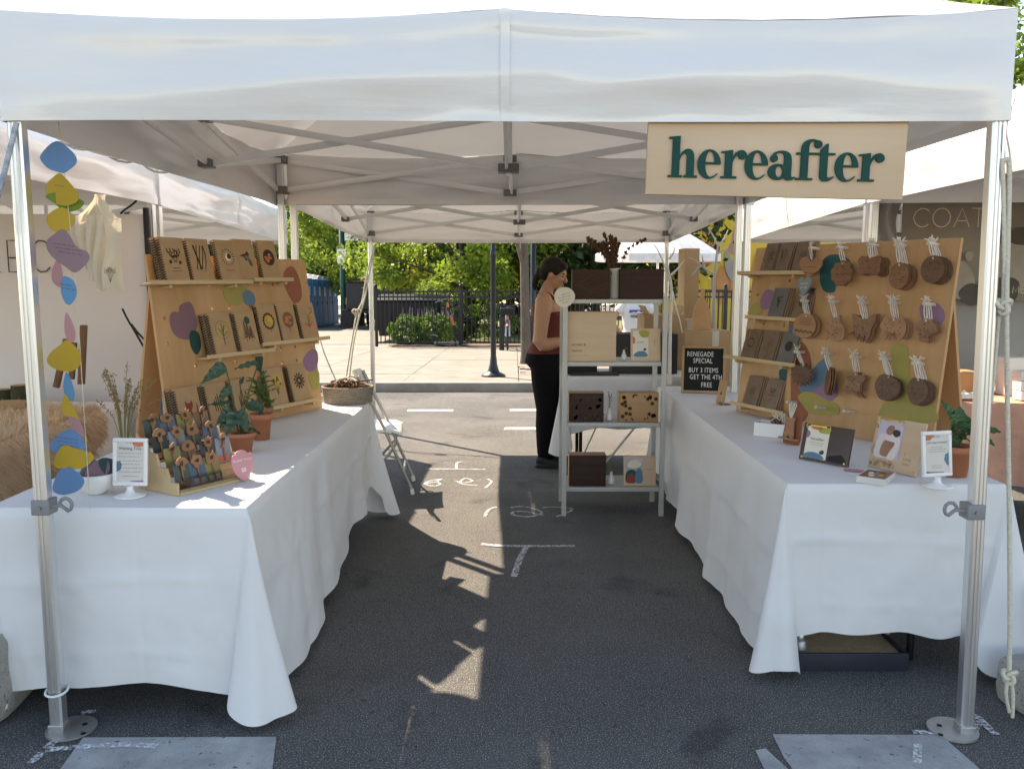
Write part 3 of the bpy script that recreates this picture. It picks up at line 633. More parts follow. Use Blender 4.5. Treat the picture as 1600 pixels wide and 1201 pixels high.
# ------------------------------------------------------------------ spiral notebooks
m_kraft = mat('kraft cover', (0.44, 0.275, 0.145), 0.75, var=0.10, vscale=14, bump=0.12, bscale=160)
m_page = mat('paper', (0.78, 0.76, 0.72), 0.8, var=0.03)
m_burn = mat('laser burn', (0.055, 0.028, 0.014), 0.8, var=0.3, vscale=40)
m_burnl = mat('light laser burn', (0.19, 0.10, 0.045), 0.8, var=0.2, vscale=40)
m_coil = mat('dark wire coil', (0.03, 0.03, 0.032), 0.35, 0.6)
m_gold = mat('brass', (0.62, 0.42, 0.13), 0.3, 0.95, var=0.05)
ACC = dict(olive=mat('olive ink', '#a3a04a', .7, var=.06), dgreen=mat('green ink', '#1d4a40', .7), yellow=mat('yellow ink', '#c9a93c', .7), red=mat('red ink', '#c2452c', .7), coral=mat('coral ink', '#c97a5a', .7),
           grey=mat('grey ink', '#6d6f74', .7), cream=mat('cream ink', '#e8dcc0', .7), rust=mat('rust ink', '#8a3f28', .7))
NW, NH, NT = 0.146, 0.212, 0.014
def leaf2(x, y, a, l, w_, n=5):
    up = []; dn = []
    for i in range(n + 1):
        t = i / n; k = w_ * sin(pi * t ** 0.8)
        up.append((t * l, k)); dn.append((t * l, -k))
    p = up + dn[::-1][1:-1]
    return [(x + q[0] * cos(a) - q[1] * sin(a), y + q[0] * sin(a) + q[1] * cos(a)) for q in p]
def art(kind, mb, ma, s, seed):
    """draw in a unit box (-1..1), dark strokes to mb, accent fills to ma (at lower z)"""
    r = rnd(seed); zd, za = 0.0007, 0.0003
    def rb(p, wd=.06): ribbon(mb, [(x * s, y * s) for x, y in p], wd * s, zd)
    def fill(p, b=mb, z=zd): b.add([(x * s, y * s, z) for x, y in p], [tuple(range(len(p)))])
    circ = lambda cx, cy, R, n=20, k=1.0: [(cx + R * cos(2 * pi * i / n), cy + k * R * sin(2 * pi * i / n)) for i in range(n)]
    if kind == 'sprig':
        for a in range(5):
            x = -.7 + .35 * a; rb([(0.05 * a - .1, -.5), (x * .6, 0), (x, .5 + .12 * (a % 2))], .04)
            for k in range(5): fill(leaf2(x * (.4 + .13 * k), -.1 + .15 * k, r.uniform(.2, 2.8), .3, .07))
        fill(circ(-.55, -.45, .18, 10)); fill(circ(.5, -.5, .16, 10)); rb([(-.4, -1.0), (.4, -1.0)], .05); rb([(-.6, -1.25), (.6, -1.25)], .03)
    elif kind == 'wave':
        for k in range(7): rb([(-.7 + .18 * k + .25 * sin(3 * t + k), -1.1 + 2.2 * t) for t in [i / 14 for i in range(15)]], .10)
        rb([(-.7, -1.05), (0, -1.3), (.7, -1.1)], .03)
    elif kind == 'moon':
        fill(circ(0.05, .1, .36), ma, za); fill([(x, y) for x, y in circ(0.17, .18, .26)], mb, zd)
        for k in range(18): a = k * pi / 9; rb([(.62 * cos(a), .1 + .62 * sin(a)), (.85 * cos(a + .1), .1 + .85 * sin(a + .1))], .07)
        rb([(-.45, -1.15), (.5, -1.15)], .05)
    elif kind == 'bird':
        fill([(-.9, .1), (-.1, .3), (.3, .55), (.5, .3), (.35, -.2), (-.1, -.4), (-.3, 0)]); fill(leaf2(-.2, .1, -.4, .9, .2), ma, za + .0006)
        for k in range(4): rb([(.2 + .1 * k, -.2), (.4 + .12 * k, -.9)], .06)
    elif kind in ('circle', 'world', 'treecircle'):
        fill(circ(0, 0, .82, 24))
        for k in range(7): fill(blob(r.uniform(-.45, .45), r.uniform(-.45, .45), r.uniform(.14, .3), r.uniform(.1, .2), seed + k, 12), ma, zd + .0004)
        if kind != 'circle': rb([(0, -.8), (.02, -1.3)], .09); rb([(-.1, -1.0), (.15, -1.15)], .04)
    elif kind == 'bloomtree':
        rb([(0, -1.3), (0, -.2), (.35, .55)], .07); rb([(0, -.4), (-.45, .3)], .06); rb([(0, -.1), (-.05, .7)], .05); rb([(0, -.5), (.6, -.05)], .05)
        for k in range(11): fill(leaf2(r.uniform(-.55, .5), r.uniform(-.3, .6), r.uniform(0, 3.1), .38, .12), ma, za)
        rb(circ(0, .1, .85, 26), .025)
    elif kind == 'pines':
        fill(circ(.15, .85, .38), ma, za)
        for x0, h, b in ((-.35, 1.7, -.9), (.4, 1.25, -.95), (0, 1.35, -.8)):
            rb([(x0, b - .3), (x0, b + h)], .06)
            for k in range(8): yy = b + h * k / 8; wd = .42 * (1 - k / 8.5); rb([(x0 - wd, yy), (x0, yy + .2), (x0 + wd, yy)], .065)
    elif kind == 'wreath':
        fill(blob(.3, .25, .4, .5, 3), ma, za)
        for k in range(14): a = k * pi / 7; fill(leaf2(.62 * cos(a), .62 * sin(a), a + 1.2, .45, .13)); fill(circ(.55 * cos(a + .2), .55 * sin(a + .2), .09, 8), ma, zd + .0004)
        rb([(.1, -.7), (.15, -1.1)], .05)
    elif kind == 'sunset':
        rb(circ(.55, .85, .26, 16)[10:] + circ(.55, .85, .26, 16)[:6], .10); fill([(-.9, -1.0), (.9, -1.0), (.8, -.65), (-.8, -.6)], ma, za)
        rb([(0, -1), (0, .2)], .08)
        for k in range(10): rb([(r.uniform(-.2, .2), -.5 + .1 * k), (r.uniform(-.7, .7), .1 + .07 * k)], .035)
        for k in range(6): rb([(0, -.9), (-.8 + .3 * k, -.5 + .15 * (k % 2))], .05)
    elif kind == 'fox':
        fill([(-.5, .5), (-.2, .3), (.1, .3), (.35, .55), (.4, 0), (.1, -.4), (.3, -.9), (-.6, -.9), (-.4, -.3)], ma, za); fill([(.6, -.8), (.75, -.2), (.7, .4), (.9, -.1), (.85, -.7)], ma, za); rb([(-.5, -1), (.8, -1)], .05)
    elif kind == 'cactus':
        for k in range(5): rb([(-.5 + .25 * k, -.9), (-.5 + .22 * k, .2 + .25 * (k % 3))], .10)
        rb([(.3, .6), (.65, .2), (.6, -.4)], .07)
        fill(circ(.1, -.6, .3), ma, za)
    elif kind == 'mandala':
        for k in range(12):
            a = k * pi / 6; fill(leaf2(.15 * cos(a), .15 * sin(a), a, .45, .10)); fill(leaf2(.5 * cos(a + .26), .5 * sin(a + .26), a + .26, .4, .11))
    elif kind == 'bouquet':
        fill(circ(.2, .3, .62), ma, za)
        for k in range(14): fill(circ(r.uniform(-.5, .6), r.uniform(-.2, .8), r.uniform(.08, .17), 9))
        for k in range(6): rb([(0, -1.1), (-.4 + .17 * k, .1)], .045)
def nb_mesh():
    d = {}
    d['pages'] = MB().box((NW / 2 + .004, NH / 2, NT / 2), (NW - .012, NH - .006, NT - .003)).mesh('pages')
    d['front'] = MB().box((NW / 2, NH / 2, NT), (NW, NH, 0.0016), bev=0.0005).mesh('front_cover')
    d['back'] = MB().box((NW / 2, NH / 2, 0.0), (NW, NH, 0.0016), bev=0.0005).mesh('back_cover')
    pts = []; n = 17
    for i in range(n * 8 + 1): a = 2 * pi * i / 8; pts.append((0.000 - .0105 * cos(a), 0.008 + (NH - .016) * i / (n * 8), NT / 2 + .0125 * sin(a)))
    d['coil'] = MB().tube(pts, 0.0021, 5).mesh('coil'); return d
NBM = nb_mesh()
for k, mm in (('pages', m_page), ('front', m_kraft), ('back', m_kraft), ('coil', m_coil)): NBM[k].materials.append(mm)
def notebook(F, x, y, off, kind, label, acc='olive', seed=0, behind=0, tilt=7.0, artdark=m_burn):
    for b in range(behind, -1, -1):
        Mx = F @ Matrix.Translation((x - 0.017 * b - .0005 * seed, y + 0.0005, off + 0.050 - 0.018 * b)) @ Matrix.Rotation(radians(-tilt), 4, 'X')
        lab = label if b == 0 else 'plain notebook tucked behind the ' + label
        t = thing('notebook', lab, 'notebook', Mx, 'spiral notebooks on the plywood boards')
        part('pages', NBM['pages'], None, t); part('front_cover', NBM['front'], None, t); part('back_cover', NBM['back'], None, t); part('coil', NBM['coil'], None, t)
        if b == 0:
            mb, ma = MB(), MB(); art(kind, mb, ma, 0.054, seed + 5)
            Ma = Matrix.Translation((NW * .54, NH * .56, NT + .0010)); 
            for nm, q, mm in (('engraving', mb, artdark), ('ink', ma, ACC[acc])):
                if q.f: part(nm, q, mm, t, M=Ma)
for i, (px, sh, off, kind, lab, acc, beh) in enumerate([
    ((259, 437), S1, ZN, 'sprig', 'kraft notebook with flower sprig, first on the top shelf', 'olive', 1),
    ((301, 437), S1, ZN, 'wave', 'kraft notebook with wavy tangle engraving, top shelf', 'olive', 1),
    ((345, 437), S1, ZN, 'moon', 'kraft notebook with crescent moon, top shelf', 'cream', 0),
    ((374, 436), S4, 0, 'bird', 'kraft notebook with flying bird, half hidden behind the near board', 'grey', 0),
    ((411, 436), S4, 0, 'circle', 'kraft notebook with round landscape, last on the top shelf', 'coral', 0),
    ((337, 556), S2, ZN, 'bloomtree', 'kraft notebook with leafy green branch, middle shelf', 'olive', 1),
    ((377, 551), S2, ZN, 'pines', 'kraft notebook with pine trees under a green moon', 'dgreen', 1),
    ((411, 537), S5, 0, 'wreath', 'kraft notebook with yellow wreath, middle shelf of the far board', 'yellow', 0),
    ((442, 533), S5, 0, 'world', 'kraft notebook with round floral globe, middle shelf of the far board', 'coral', 0),
    ((474, 529), S5, 0, 'sunset', 'kraft notebook with tree and red crescent, middle shelf end', 'coral', 0),
    ((284, 668), S3, ZN, 'fox', 'kraft notebook with a fox, lowest shelf behind the pick rack', 'rust', 1),
    ((331, 664), S3, ZN, 'cactus', 'kraft notebook behind the dark leaves, lowest shelf', 'olive', 1),
    ((371, 661), S3, ZN, 'cactus', 'kraft notebook with thin stems, lowest shelf', 'rust', 0),
    ((424, 634), S6, 0, 'bouquet', 'kraft notebook with yellow moon bouquet, lowest shelf of the far board', 'yellow', 0),
    ((460, 627), S6, 0, 'mandala', 'kraft notebook with dark mandala, lowest shelf end', 'olive', 0)]):
    notebook(FL, uvl(px[0], px[1], off + .06)[0], sh[2], off, kind, lab, acc, i, beh, artdark=m_burnl if kind in ('sunset', 'world', 'bouquet') else m_burn)
# ------------------------------------------------------------------ stepped rack of plant picks
def gframe(a, b, z=TZ + 0.002):
    A = atz(*a, z); B = atz(*b, z); X = (B - A).normalized(); return frame(A, X, Vector((0, 0, 1)).cross(X), Vector((0, 0, 1))), (B - A).length
RF, RW = gframe((277, 775), (391, 747)); RW = min(RW, .40)
m_rack = mat('rack plywood', (0.62, 0.46, 0.27), .5, col2=(0.54, 0.38, 0.20), vscale=3, stretch=(1, 8, 8))
m_acr = mat('clear acrylic', (0.8, 0.8, 0.8), 0.08, var=0.0)
bs = MATS['clear acrylic'].node_tree.nodes['Principled BSDF']; bs.inputs['Transmission Weight'].default_value = 1.0; bs.inputs['IOR'].default_value = 1.15
tk = thing('pick_rack', 'stepped plywood rack full of plant picks on the left table', 'rack', RF)
prof = [(0, 0)] + [q for k in range(4) for q in ((0.058 * k - .002, 0.045 + 0.047 * k), (0.058 * (k + 1) - .02, 0.045 + 0.047 * k))] + [(0.225, 0.20), (0.225, 0)]
for x in (0, RW - .009): part('side', MB(frame((x, 0, 0), (0, 1, 0), (0, 0, 1), (1, 0, 0))).prism(prof, 0, 0.009), m_rack, tk)
for k in range(4): part('step', MB().box((RW / 2, 0.03 + 0.058 * k, 0.012 + 0.047 * k), (RW - .019, 0.055, 0.008)), m_rack, tk)
part('front_lip', MB().box((RW / 2, 0.0, 0.010), (RW - .019, 0.008, 0.02)), m_rack, tk)
part('front_pane', MB().box((RW / 2, -0.003, 0.033), (RW - .019, 0.002, 0.05)), m_acr, tk)
m_pick = mat('laser cut alder', (0.33, 0.165, 0.075), .55, col2=(0.22, 0.10, 0.04), vscale=5, stretch=(1, 6, 1))
m_picke = mat('burnt wood edge', (0.10, 0.048, 0.022), .8)
cards = [mat('card ' + n, c, .5, var=.25, vscale=30, coat=.15) for n, c in (('teal', '#33443f'), ('slate', '#46586a'), ('olive', '#7d7440'), ('brown', '#6b4f38'), ('dark', '#222b2c'), ('grey', '#77808c'))]
cname = ['dark teal', 'slate blue', 'olive', 'brown', 'dark', 'grey']
def pick_shape(kind, s=0.024):
    if kind == 'sun': return [(s * (1.1 if i % 2 else .72) * cos(2 * pi * i / 24), s * (1.1 if i % 2 else .72) * sin(2 * pi * i / 24)) for i in range(24)]
    if kind == 'mushroom': return smooth_poly([(-1.1 * s, -.1 * s), (-.8 * s, .6 * s), (0, 1.0 * s), (.8 * s, .6 * s), (1.1 * s, -.1 * s), (.3 * s, -.2 * s), (.35 * s, -1.0 * s), (-.35 * s, -1.0 * s), (-.3 * s, -.2 * s)], 2)
    if kind == 'flower': return [(s * (.75 + .3 * abs(sin(2.5 * a))) * cos(a), s * (.75 + .3 * abs(sin(2.5 * a))) * sin(a)) for a in [2 * pi * i / 30 for i in range(30)]]
    if kind == 'snake': return smooth_poly([(-.4 * s, -1.2 * s), (.1 * s, -.5 * s), (-.5 * s, .1 * s), (0, .9 * s), (.7 * s, 1.0 * s), (.6 * s, .5 * s), (.1 * s, .4 * s), (.5 * s, -.3 * s), (.1 * s, -1.2 * s)], 3)
    if kind == 'cat': return smooth_poly([(-.9 * s, -.8 * s), (-.9 * s, .2 * s), (-.6 * s, 1.1 * s), (-.2 * s, .6 * s), (.3 * s, .6 * s), (.7 * s, 1.1 * s), (.9 * s, .1 * s), (.8 * s, -.8 * s)], 2)
    return blob(0, 0, s, s * .9, hash(kind) % 7, 16, .18)
kinds = ['mushroom', 'sun', 'flower', 'snake', 'cat', 'leaf']
rr = rnd(11); rows = ['front', 'second', 'third', 'back']; nth = ['first', 'second', 'third', 'fourth', 'fifth']
for k in range(4):
    cnt = 4 if k else 3
    for i in range(cnt):
        kd = kinds[(i * 2 + k * 3) % 6]; ci = (i + 2 * k) % 6
        cw = 0.066; x = 0.045 + i * (RW - .09) / (3.25 if k else 3.5) + .008 * (k % 2)
        t = thing('plant_pick', f'wooden {kd} plant pick on {cname[ci]} card, {nth[i]} of the {rows[k]} row of the rack', 'plant pick', RF @ Matrix.Translation((x, 0.018 + 0.058 * k, 0.018 + 0.047 * k)) @ Matrix.Rotation(radians(80 - rr.uniform(0, 6)), 4, 'X') @ Matrix.Rotation(rr.uniform(-.07, .07), 4, 'Z'), 'plant picks in the stepped rack')
        part('card', MB().box((0, 0.046, 0.0), (cw, 0.095, 0.002)), cards[ci], t)
        part('paper_label', MB().prism([(-.024, .004), (.024, .004), (.024, .024), (-.024, .024)], 0.0012, 0.0016, back=False), ACC['cream'] if i % 3 else ACC['coral'], t)
        part('stick', MB().box((0, 0.045, 0.004), (0.006, 0.075, 0.003)), m_pick, t)
        part('head', MB(Matrix.Translation((rr.uniform(-.004, .004), 0.088, 0.005))).prism(pick_shape(kd, rr.uniform(.021, .028)), 0, 0.004), [m_pick], t)
        part('engraving', MB(Matrix.Translation((0, 0.088, 0.0094))).prism(blob(0, 0, .008, .008, i + k, 9, .3), 0, .0003, back=False), m_burn, t)
# pink sign on the rack
m_pink = mat('dusty pink card', '#c08a94', .6, var=.04)
Ms = RF @ Matrix.Translation((RW - .045, -0.016, 0.062)) @ Matrix.Rotation(radians(84), 4, 'X')
t = tag(link('price_sign', MB().prism(smooth_poly([(x * .052, y * .056) for x, y in [(-1, .2), (-.85, .75), (-.6, .8), (-.4, 1.0), (.2, 1.0), (.55, .75), (.9, .7), (1, .1), (.6, -.6), (.1, -1.05), (-.2, -.95), (-.75, -.5)]], 3), -.002, 0.002).mesh('price_sign'), m_pink, None, False, Ms), 'pink blob sign reading PLANT PICKS $8 on the rack', 'sign')
m_ink = mat('white ink', (.8, .78, .75), .7); m_dink = mat('dark ink', (.05, .045, .045), .7)
text_mesh('lettering', 'PLANT PICKS', .0135, m_ink, t, Matrix.Translation((0, .02, .0026)), spacing=1.15); text_mesh('lettering', '$8', .022, m_ink, t, Matrix.Translation((0, -.018, .0026)))
# ------------------------------------------------------------------ white table signs on round feet
def sign_stand(label, px, h_px_top, lines, blobs, facing, scale=1.0):
    B = atz(px[0], px[1], TZ + 0.002); M_ = Matrix.Translation(B) @ Matrix.Rotation(facing, 4, 'Z')
    t = thing('table_sign', label, 'sign', M_, 'white framed table signs')
    part('foot', MB().lathe([(0, 0), (.052, 0), (.055, .003), (.045, .007), (.018, .014), (.011, .026), (.012, .040)], 28), m_white, t)
    FM = Matrix.Translation((0, 0.002, 0.038)) @ Matrix.Rotation(radians(83), 4, 'X')
    w_, h_ = 0.125 * scale, 0.168 * scale
    fr_ = MB(FM)
    for a, b in (((0, .007), (w_, .014)), ((0, h_ - .007), (w_, .014)), ((-w_ / 2 + .0065, h_ / 2), (.013, h_ - .028)), ((w_ / 2 - .0065, h_ / 2), (.013, h_ - .028))):
        fr_.box((a[0], a[1], 0), (b[0], b[1], 0.012), bev=.003)
    part('frame', fr_, m_white, t)
    pp = part('sheet', MB(FM).box((0, h_ / 2, 0), (w_ - .02, h_ - .02, 0.004)), mat('printed sheet', (.66, .62, .57), .5, var=.02) if 'printed sheet' not in MATS else MATS['printed sheet'], t)
    for c, pts in blobs: part('printed_shape', MB(FM).prism([(x * w_, y * h_) for x, y in pts], 0.0021, 0.0024, back=False), ACC.get(c) or P_[c], pp)
    for q_, (body, sz, y) in enumerate(lines):
        if body: text_mesh('lettering', body, sz, m_dink, pp, FM @ Matrix.Translation((0, y * h_, 0.0027)))
        else: scribble('small_print', pp, FM @ Matrix.Translation((0, y * h_, 0.0027)), sz, .0042, q_, m_dink)
    return t
sign_stand('white framed sign reading Wishing Tree beside the bowl', (204, 775), 0, [('Wishing Tree', .0150, .78), ('', .09, .68), ('', .085, .61), ('', .075, .52), ('', .075, .45), ('', .08, .37), ('', .08, .29), ('', .06, .20), ('', .03, .90)],
           [('coral', [(.05, .93), (.10, .84), (.25, .81), (.40, .84), (.40, .93)]), ('blue', [(-.40, .50), (-.30, .52), (-.24, .44), (-.28, .33), (-.40, .28)]), ('mauve', [(.02, .10), (.40, .12), (.40, .07), (.02, .07)])], radians(-4))
sign_stand("white framed sign reading Let's stay in touch beside the right tent leg", (1464, 760), 0, [('hereafter', .0080, .88), ("Let's stay in touch!", .0118, .75), ('', .05, .65), ('', .08, .60), ('', .075, .55), ('', .05, .24), ('', .045, .19)],
           [('coral', [(-.40, .93), (-.40, .80), (-.24, .80), (-.14, .86), (-.05, .93)]), ('blue', [(.40, .52), (.28, .48), (.24, .36), (.32, .26), (.40, .22)]), ('mauve', [(-.40, .12), (.25, .10), (.20, .07), (-.40, .07)]), ('dgreen', [(-.39, .12), (-.30, .12), (-.27, .07), (-.39, .07)])], radians(14))
# ------------------------------------------------------------------ bowl with paper cutouts
C = atz(138, 777, TZ + 0.002) + Vector((0, .06, 0))
m_ceramic = mat('speckled white ceramic', (.78, .77, .74), .25, var=.02, coat=.3)
single('bowl', MB(Matrix.Translation(C)).lathe([(0, .002), (.028, .0), (.03, .004), (.055, .022), (.068, .05), (.072, .075), (.069, .076), (.064, .052), (.05, .026), (0, .008)], 32), m_ceramic, 'white ceramic bowl of paper cutouts at the front of the left table', 'bowl')
for k, (c, dx, dz, ro, lab) in enumerate((('plum', .01, .085, .5, 'plum paper cutout sticking out of the bowl'), ('dgreen', .06, .09, -.5, 'dark pointed paper cutout at the right of the bowl'), ('grey', -.03, .07, 1.2, 'grey paper cutout lying in the bowl'))):
    single('paper_cutout', MB().prism(blob(0, 0, .05, .033, k, 20, .14, ro), 0, .0015), P_.get(c) or ACC[c], lab, 'paper', 'paper cutouts', M=Matrix.Translation(C + Vector((dx, .01 * k, dz))) @ Matrix.Rotation(radians(62), 4, 'X') @ Matrix.Rotation(.3 * k, 4, 'Y'))
# ------------------------------------------------------------------ hanging garland of paper wishes
YG = 0.10
pc = dict(blue=mat('blue paper', '#6490bf', .7, var=.03, transl=.12), yellow=mat('mustard paper', '#c2a132', .7, var=.03, transl=.12), plum=mat('mauve paper', '#937880', .7, var=.03, transl=.12), pink=mat('rose paper', '#b98a90', .7, var=.03, transl=.12), sky=mat('light blue paper', '#5b95bd', .7, var=.03, transl=.12), ogreen=mat('olive green paper', '#6f8a2f', .7, var=.03, transl=.12))
gar = [('blue', 'blue paper leaf, topmost of the hanging garland', [(92, 221), (104, 228), (119, 243), (121, 255), (112, 264), (101, 271), (88, 268), (76, 263), (65, 250), (67, 240), (80, 226)], 0, []),
       ('ogreen', 'green paper leaf behind the large yellow one in the garland', [(72, 306), (85, 318), (100, 330), (118, 328), (128, 316), (116, 308), (95, 300)], .012, []),
       ('yellow', 'large yellow paper leaf, second in the garland', [(94, 271), (104, 278), (118, 292), (128, 306), (126, 315), (118, 319), (108, 322), (92, 320), (76, 312), (69, 300), (71, 287), (84, 276)], 0, ['made with love']),
       ('yellow', 'round yellow paper leaf above the mauve writing', [(85, 328), (97, 324), (110, 331), (116, 345), (110, 358), (96, 364), (82, 360), (73, 347), (75, 336)], .006, []),
       ('plum', 'mauve paper leaf with handwriting in the garland', [(100, 358), (111, 369), (120, 386), (134, 392), (139, 402), (132, 415), (118, 426), (106, 418), (88, 404), (78, 390), (78, 376), (88, 366)], 0, ['may your days be', 'warm and full of', 'the love you give']),
       ('pink', 'narrow rose paper leaf under the handwriting', [(90, 405), (96, 415), (100, 432), (97, 448), (88, 446), (80, 436), (82, 420)], .004, []),
       ('sky', 'light blue paper leaf pointing down', [(103, 431), (116, 437), (122, 452), (120, 466), (112, 476), (104, 472), (98, 456), (99, 440)], -.004, ['wish', 'you well']),
       ('pink', 'small rose paper leaf twisted on its string', [(104, 488), (112, 500), (118, 520), (116, 534), (106, 530), (102, 512)], .003, []),
       ('yellow', 'wide yellow paper leaf like a mushroom', [(106, 531), (118, 538), (127, 546), (131, 556), (130, 568), (122, 576), (110, 580), (90, 578), (76, 572), (70, 562), (78, 550), (92, 540)], 0, []),
       ('sky', 'small light blue teardrop paper leaf', [(105, 581), (112, 594), (117, 612), (115, 626), (106, 622), (100, 608), (101, 592)], .003, []),
       ('yellow', 'small yellow triangular paper leaf', [(105, 615), (114, 632), (124, 652), (114, 650), (102, 646), (100, 632)], -.003, []),
       ('pink', 'slanted rose paper leaf low in the garland', [(104, 642), (120, 652), (132, 668), (133, 682), (122, 676), (110, 666)], .004, []),
       ('blue', 'blue paper leaf with three lines of writing', [(105, 671), (120, 675), (130, 688), (134, 700), (120, 708), (98, 710), (84, 706), (79, 696), (88, 682)], .006, ['may your path be', 'as bright as your', 'kindest days']),
       ('yellow', 'yellow paper leaf near the bowl', [(104, 694), (120, 700), (138, 706), (146, 714), (140, 724), (126, 732), (108, 730), (90, 728), (89, 714), (96, 700)], 0, []),
       ('blue', 'lowest blue paper leaf of the garland', [(103, 726), (120, 732), (134, 742), (138, 750), (130, 762), (112, 770), (94, 772), (81, 766), (84, 750), (94, 734)], -.004, [])]
sx = aty(103, 500, YG).x
zt = aty(92, 190, YG).z
rr = rnd(5)
single('garland_string', MB().tube([(aty(92 + 11 * min(1, k / 4), 190, YG).x, YG - .002, zt - (zt - aty(103, 1060, YG).z) * k / 16) for k in range(17)], 0.0014, 5), m_rope, 'thin cream string of the paper garland by the left leg', 'string')
for k, (c, lab, pts, dy, tx) in enumerate(gar):
    ps = [aty(*p, YG) for p in pts]; cx = sum(p.x for p in ps) / len(ps); cz = sum(p.z for p in ps) / len(ps)
    Mg = frame((cx, YG + dy - .006, cz), (cos(.25 * sin(k * 2.1)), sin(.25 * sin(k * 2.1)), 0), (0, 0, 1), (sin(.25 * sin(k * 2.1)), -cos(.25 * sin(k * 2.1)), 0))
    o = tag(link('paper_leaf', MB().prism(smooth_poly([((p.x - cx), p.z - cz) for p in ps], 3), -.001, .001).mesh('paper_leaf'), pc[c], None, False, Mg), lab, 'paper leaf', 'paper leaves of the garland')
    for i, tt in enumerate(tx): scribble('handwriting', o, Matrix.Translation((-.004 + .006 * i, .018 - .013 * i, .0016)) @ Matrix.Rotation(-.15, 4, 'Z'), .075 if len(tx) > 2 else .045, .006, k * 5 + i, m_dink)
# ------------------------------------------------------------------ tote bags hanging from the tent side
m_tote = mat('natural cotton', (.70, .63, .50), .9, var=.05, vscale=10, bump=.2, bscale=200, transl=.25)
YT = 0.95; rt = rnd(8)
def totepoly(pts): return [aty(*p, YT) for p in pts]
for k, (lab, tl_, tr_, br_, bl_) in enumerate((('front cotton tote bag with a small flower print, nearest of the bunch', (160, 343), (189, 342), (193, 455), (163, 452)), ('cotton tote bag folded in the middle of the hanging bunch', (146, 335), (166, 338), (165, 456), (150, 452)), ('cotton tote bag at the left of the hanging bunch', (132, 337), (152, 336), (158, 448), (146, 444)), ('rearmost cotton tote bag, flared to the left of the bunch', (117, 339), (140, 336), (150, 440), (136, 438)))):
    q = [aty(*p, YT + .03 * k) for p in (tl_, tr_, br_, bl_)]
    def sheet(u, v, q=q, k=k, d=0):
        p = q[0].lerp(q[1], u).lerp(q[3].lerp(q[2], u), v); return p + Vector((0.006 * sin(6 * v + k), -.016 * sin(pi * u) * (1 - .3 * v) * d + .012 * sin(5 * v + 3 * u + k), .004 * sin(9 * u)))
    t = thing('tote_bag', lab, 'tote bag', (q[0].x, YT + .03 * k, q[3].z), 'tote bags hanging at the left')
    part('front_panel', MB().grid(lambda u, v: sheet(u, v, d=1), 10, 20), m_tote, t, True); part('back_panel', MB().grid(lambda u, v: sheet(u, v, d=-1), 10, 20), m_tote, t, True)
    tp = aty(152 + 3 * k % 5, 306, YT + .02 * k)
    a, b = q[0].lerp(q[1], .40), q[0].lerp(q[1], .72)
    h = MB(); cl = spline([a, a.lerp(tp, .55) + Vector((-.004, 0, -.01)), tp, tp + Vector((.012, 0, .0)), b.lerp(tp, .55) + Vector((.004, 0, -.01)), b], 5)
    vs = []
    for p in cl: vs += [(p.x - .011, p.y - .004, p.z), (p.x + .011, p.y + .004, p.z)]
    part('handle', h.add(vs, [(2 * i, 2 * i + 1, 2 * i + 3, 2 * i + 2) for i in range(len(cl) - 1)], True), m_tote, t, True)
    if k == 0:
        fm = MB(); c = aty(172, 430, YT - .03)
        for i in range(4): ribbon(fm, [(0, -.03), (.006 * (i - 1.5), 0), (.016 * (i - 1.5), .03)], .0015)
        for i in range(5): rb_ = leaf2(.012 * (i - 2), .01 + .005 * (i % 2), .6 + .5 * i, .022, .005); ribbon(fm, rb_ + rb_[:1], .0012)
        part('flower_print', fm, m_dink, t, True, M=frame((c.x, c.y, c.z), (1, 0, 0), (0, 0, 1), (0, -1, 0)))
# ------------------------------------------------------------------ dried grass vase on the left table
m_dry = mat('dried grass', (.30, .19, .07), .9, col2=(.20, .11, .045), vscale=30); m_dryg = mat('dried green stalk', (.22, .22, .08), .9, var=.2)
def dried(label, base, vase_prof, stems, seed, matp=m_dry, name='dried_flower_vase', spread=.2, h=.33, mvase=None, seeds=26, rs=.005, upc=.7, jit=.012, f0=.55):
    r = rnd(seed); t = thing(name, label, 'vase', Matrix.Translation(base))
    part('vase', MB().lathe(vase_prof, 28), mvase or m_ceramic, t)
    zt = vase_prof[-1][1] if vase_prof[-1][1] > .03 else max(p[1] for p in vase_prof)
    for k in range(stems):
        a = r.uniform(0, 2 * pi); ln = h * r.uniform(.65, 1.05); sp = spread * (r.random() ** upc); e = Vector((cos(a) * sp, sin(a) * sp * .7, ln))
        st = [Vector((0.006 * cos(a), .006 * sin(a), zt * .4)), Vector((e.x * .35, e.y * .35, zt + (ln) * .45)), Vector((e.x, e.y, zt + ln * (1 - .25 * sp / max(spread, .01))))]
        cl = spline(st, 6); mb = MB().tube(cl, [.0016 - .0008 * i / len(cl) for i in range(len(cl))], 5)
        s = part('stem', mb, m_dryg, t)
        sd = MB()
        for q in range(seeds):
            f = r.uniform(f0, 1.0); p = cl[min(len(cl) - 1, int(f * (len(cl) - 1)))]; o = Vector((r.gauss(0, 1), r.gauss(0, 1), r.gauss(0, 1))).normalized() * r.uniform(.001, jit)
            M_ = Matrix.Translation(p + o) @ Euler((r.uniform(-.8, .8), r.uniform(-.8, .8), r.uniform(0, 6))).to_matrix().to_4x4()
            sd.add([(0, 0, -rs), (rs * .45, 0, 0), (0, rs * .45, 0), (-rs * .45, 0, 0), (0, -rs * .45, 0), (0, 0, rs * 1.2)], [(0, 2, 1), (0, 3, 2), (0, 4, 3), (0, 1, 4), (5, 1, 2), (5, 2, 3), (5, 3, 4), (5, 4, 1)], False, M_)
        o = part('seed_heads', sd, matp, s); o['kind'] = 'stuff'
    return t
vb = atz(196, 725, TZ + 0.002)
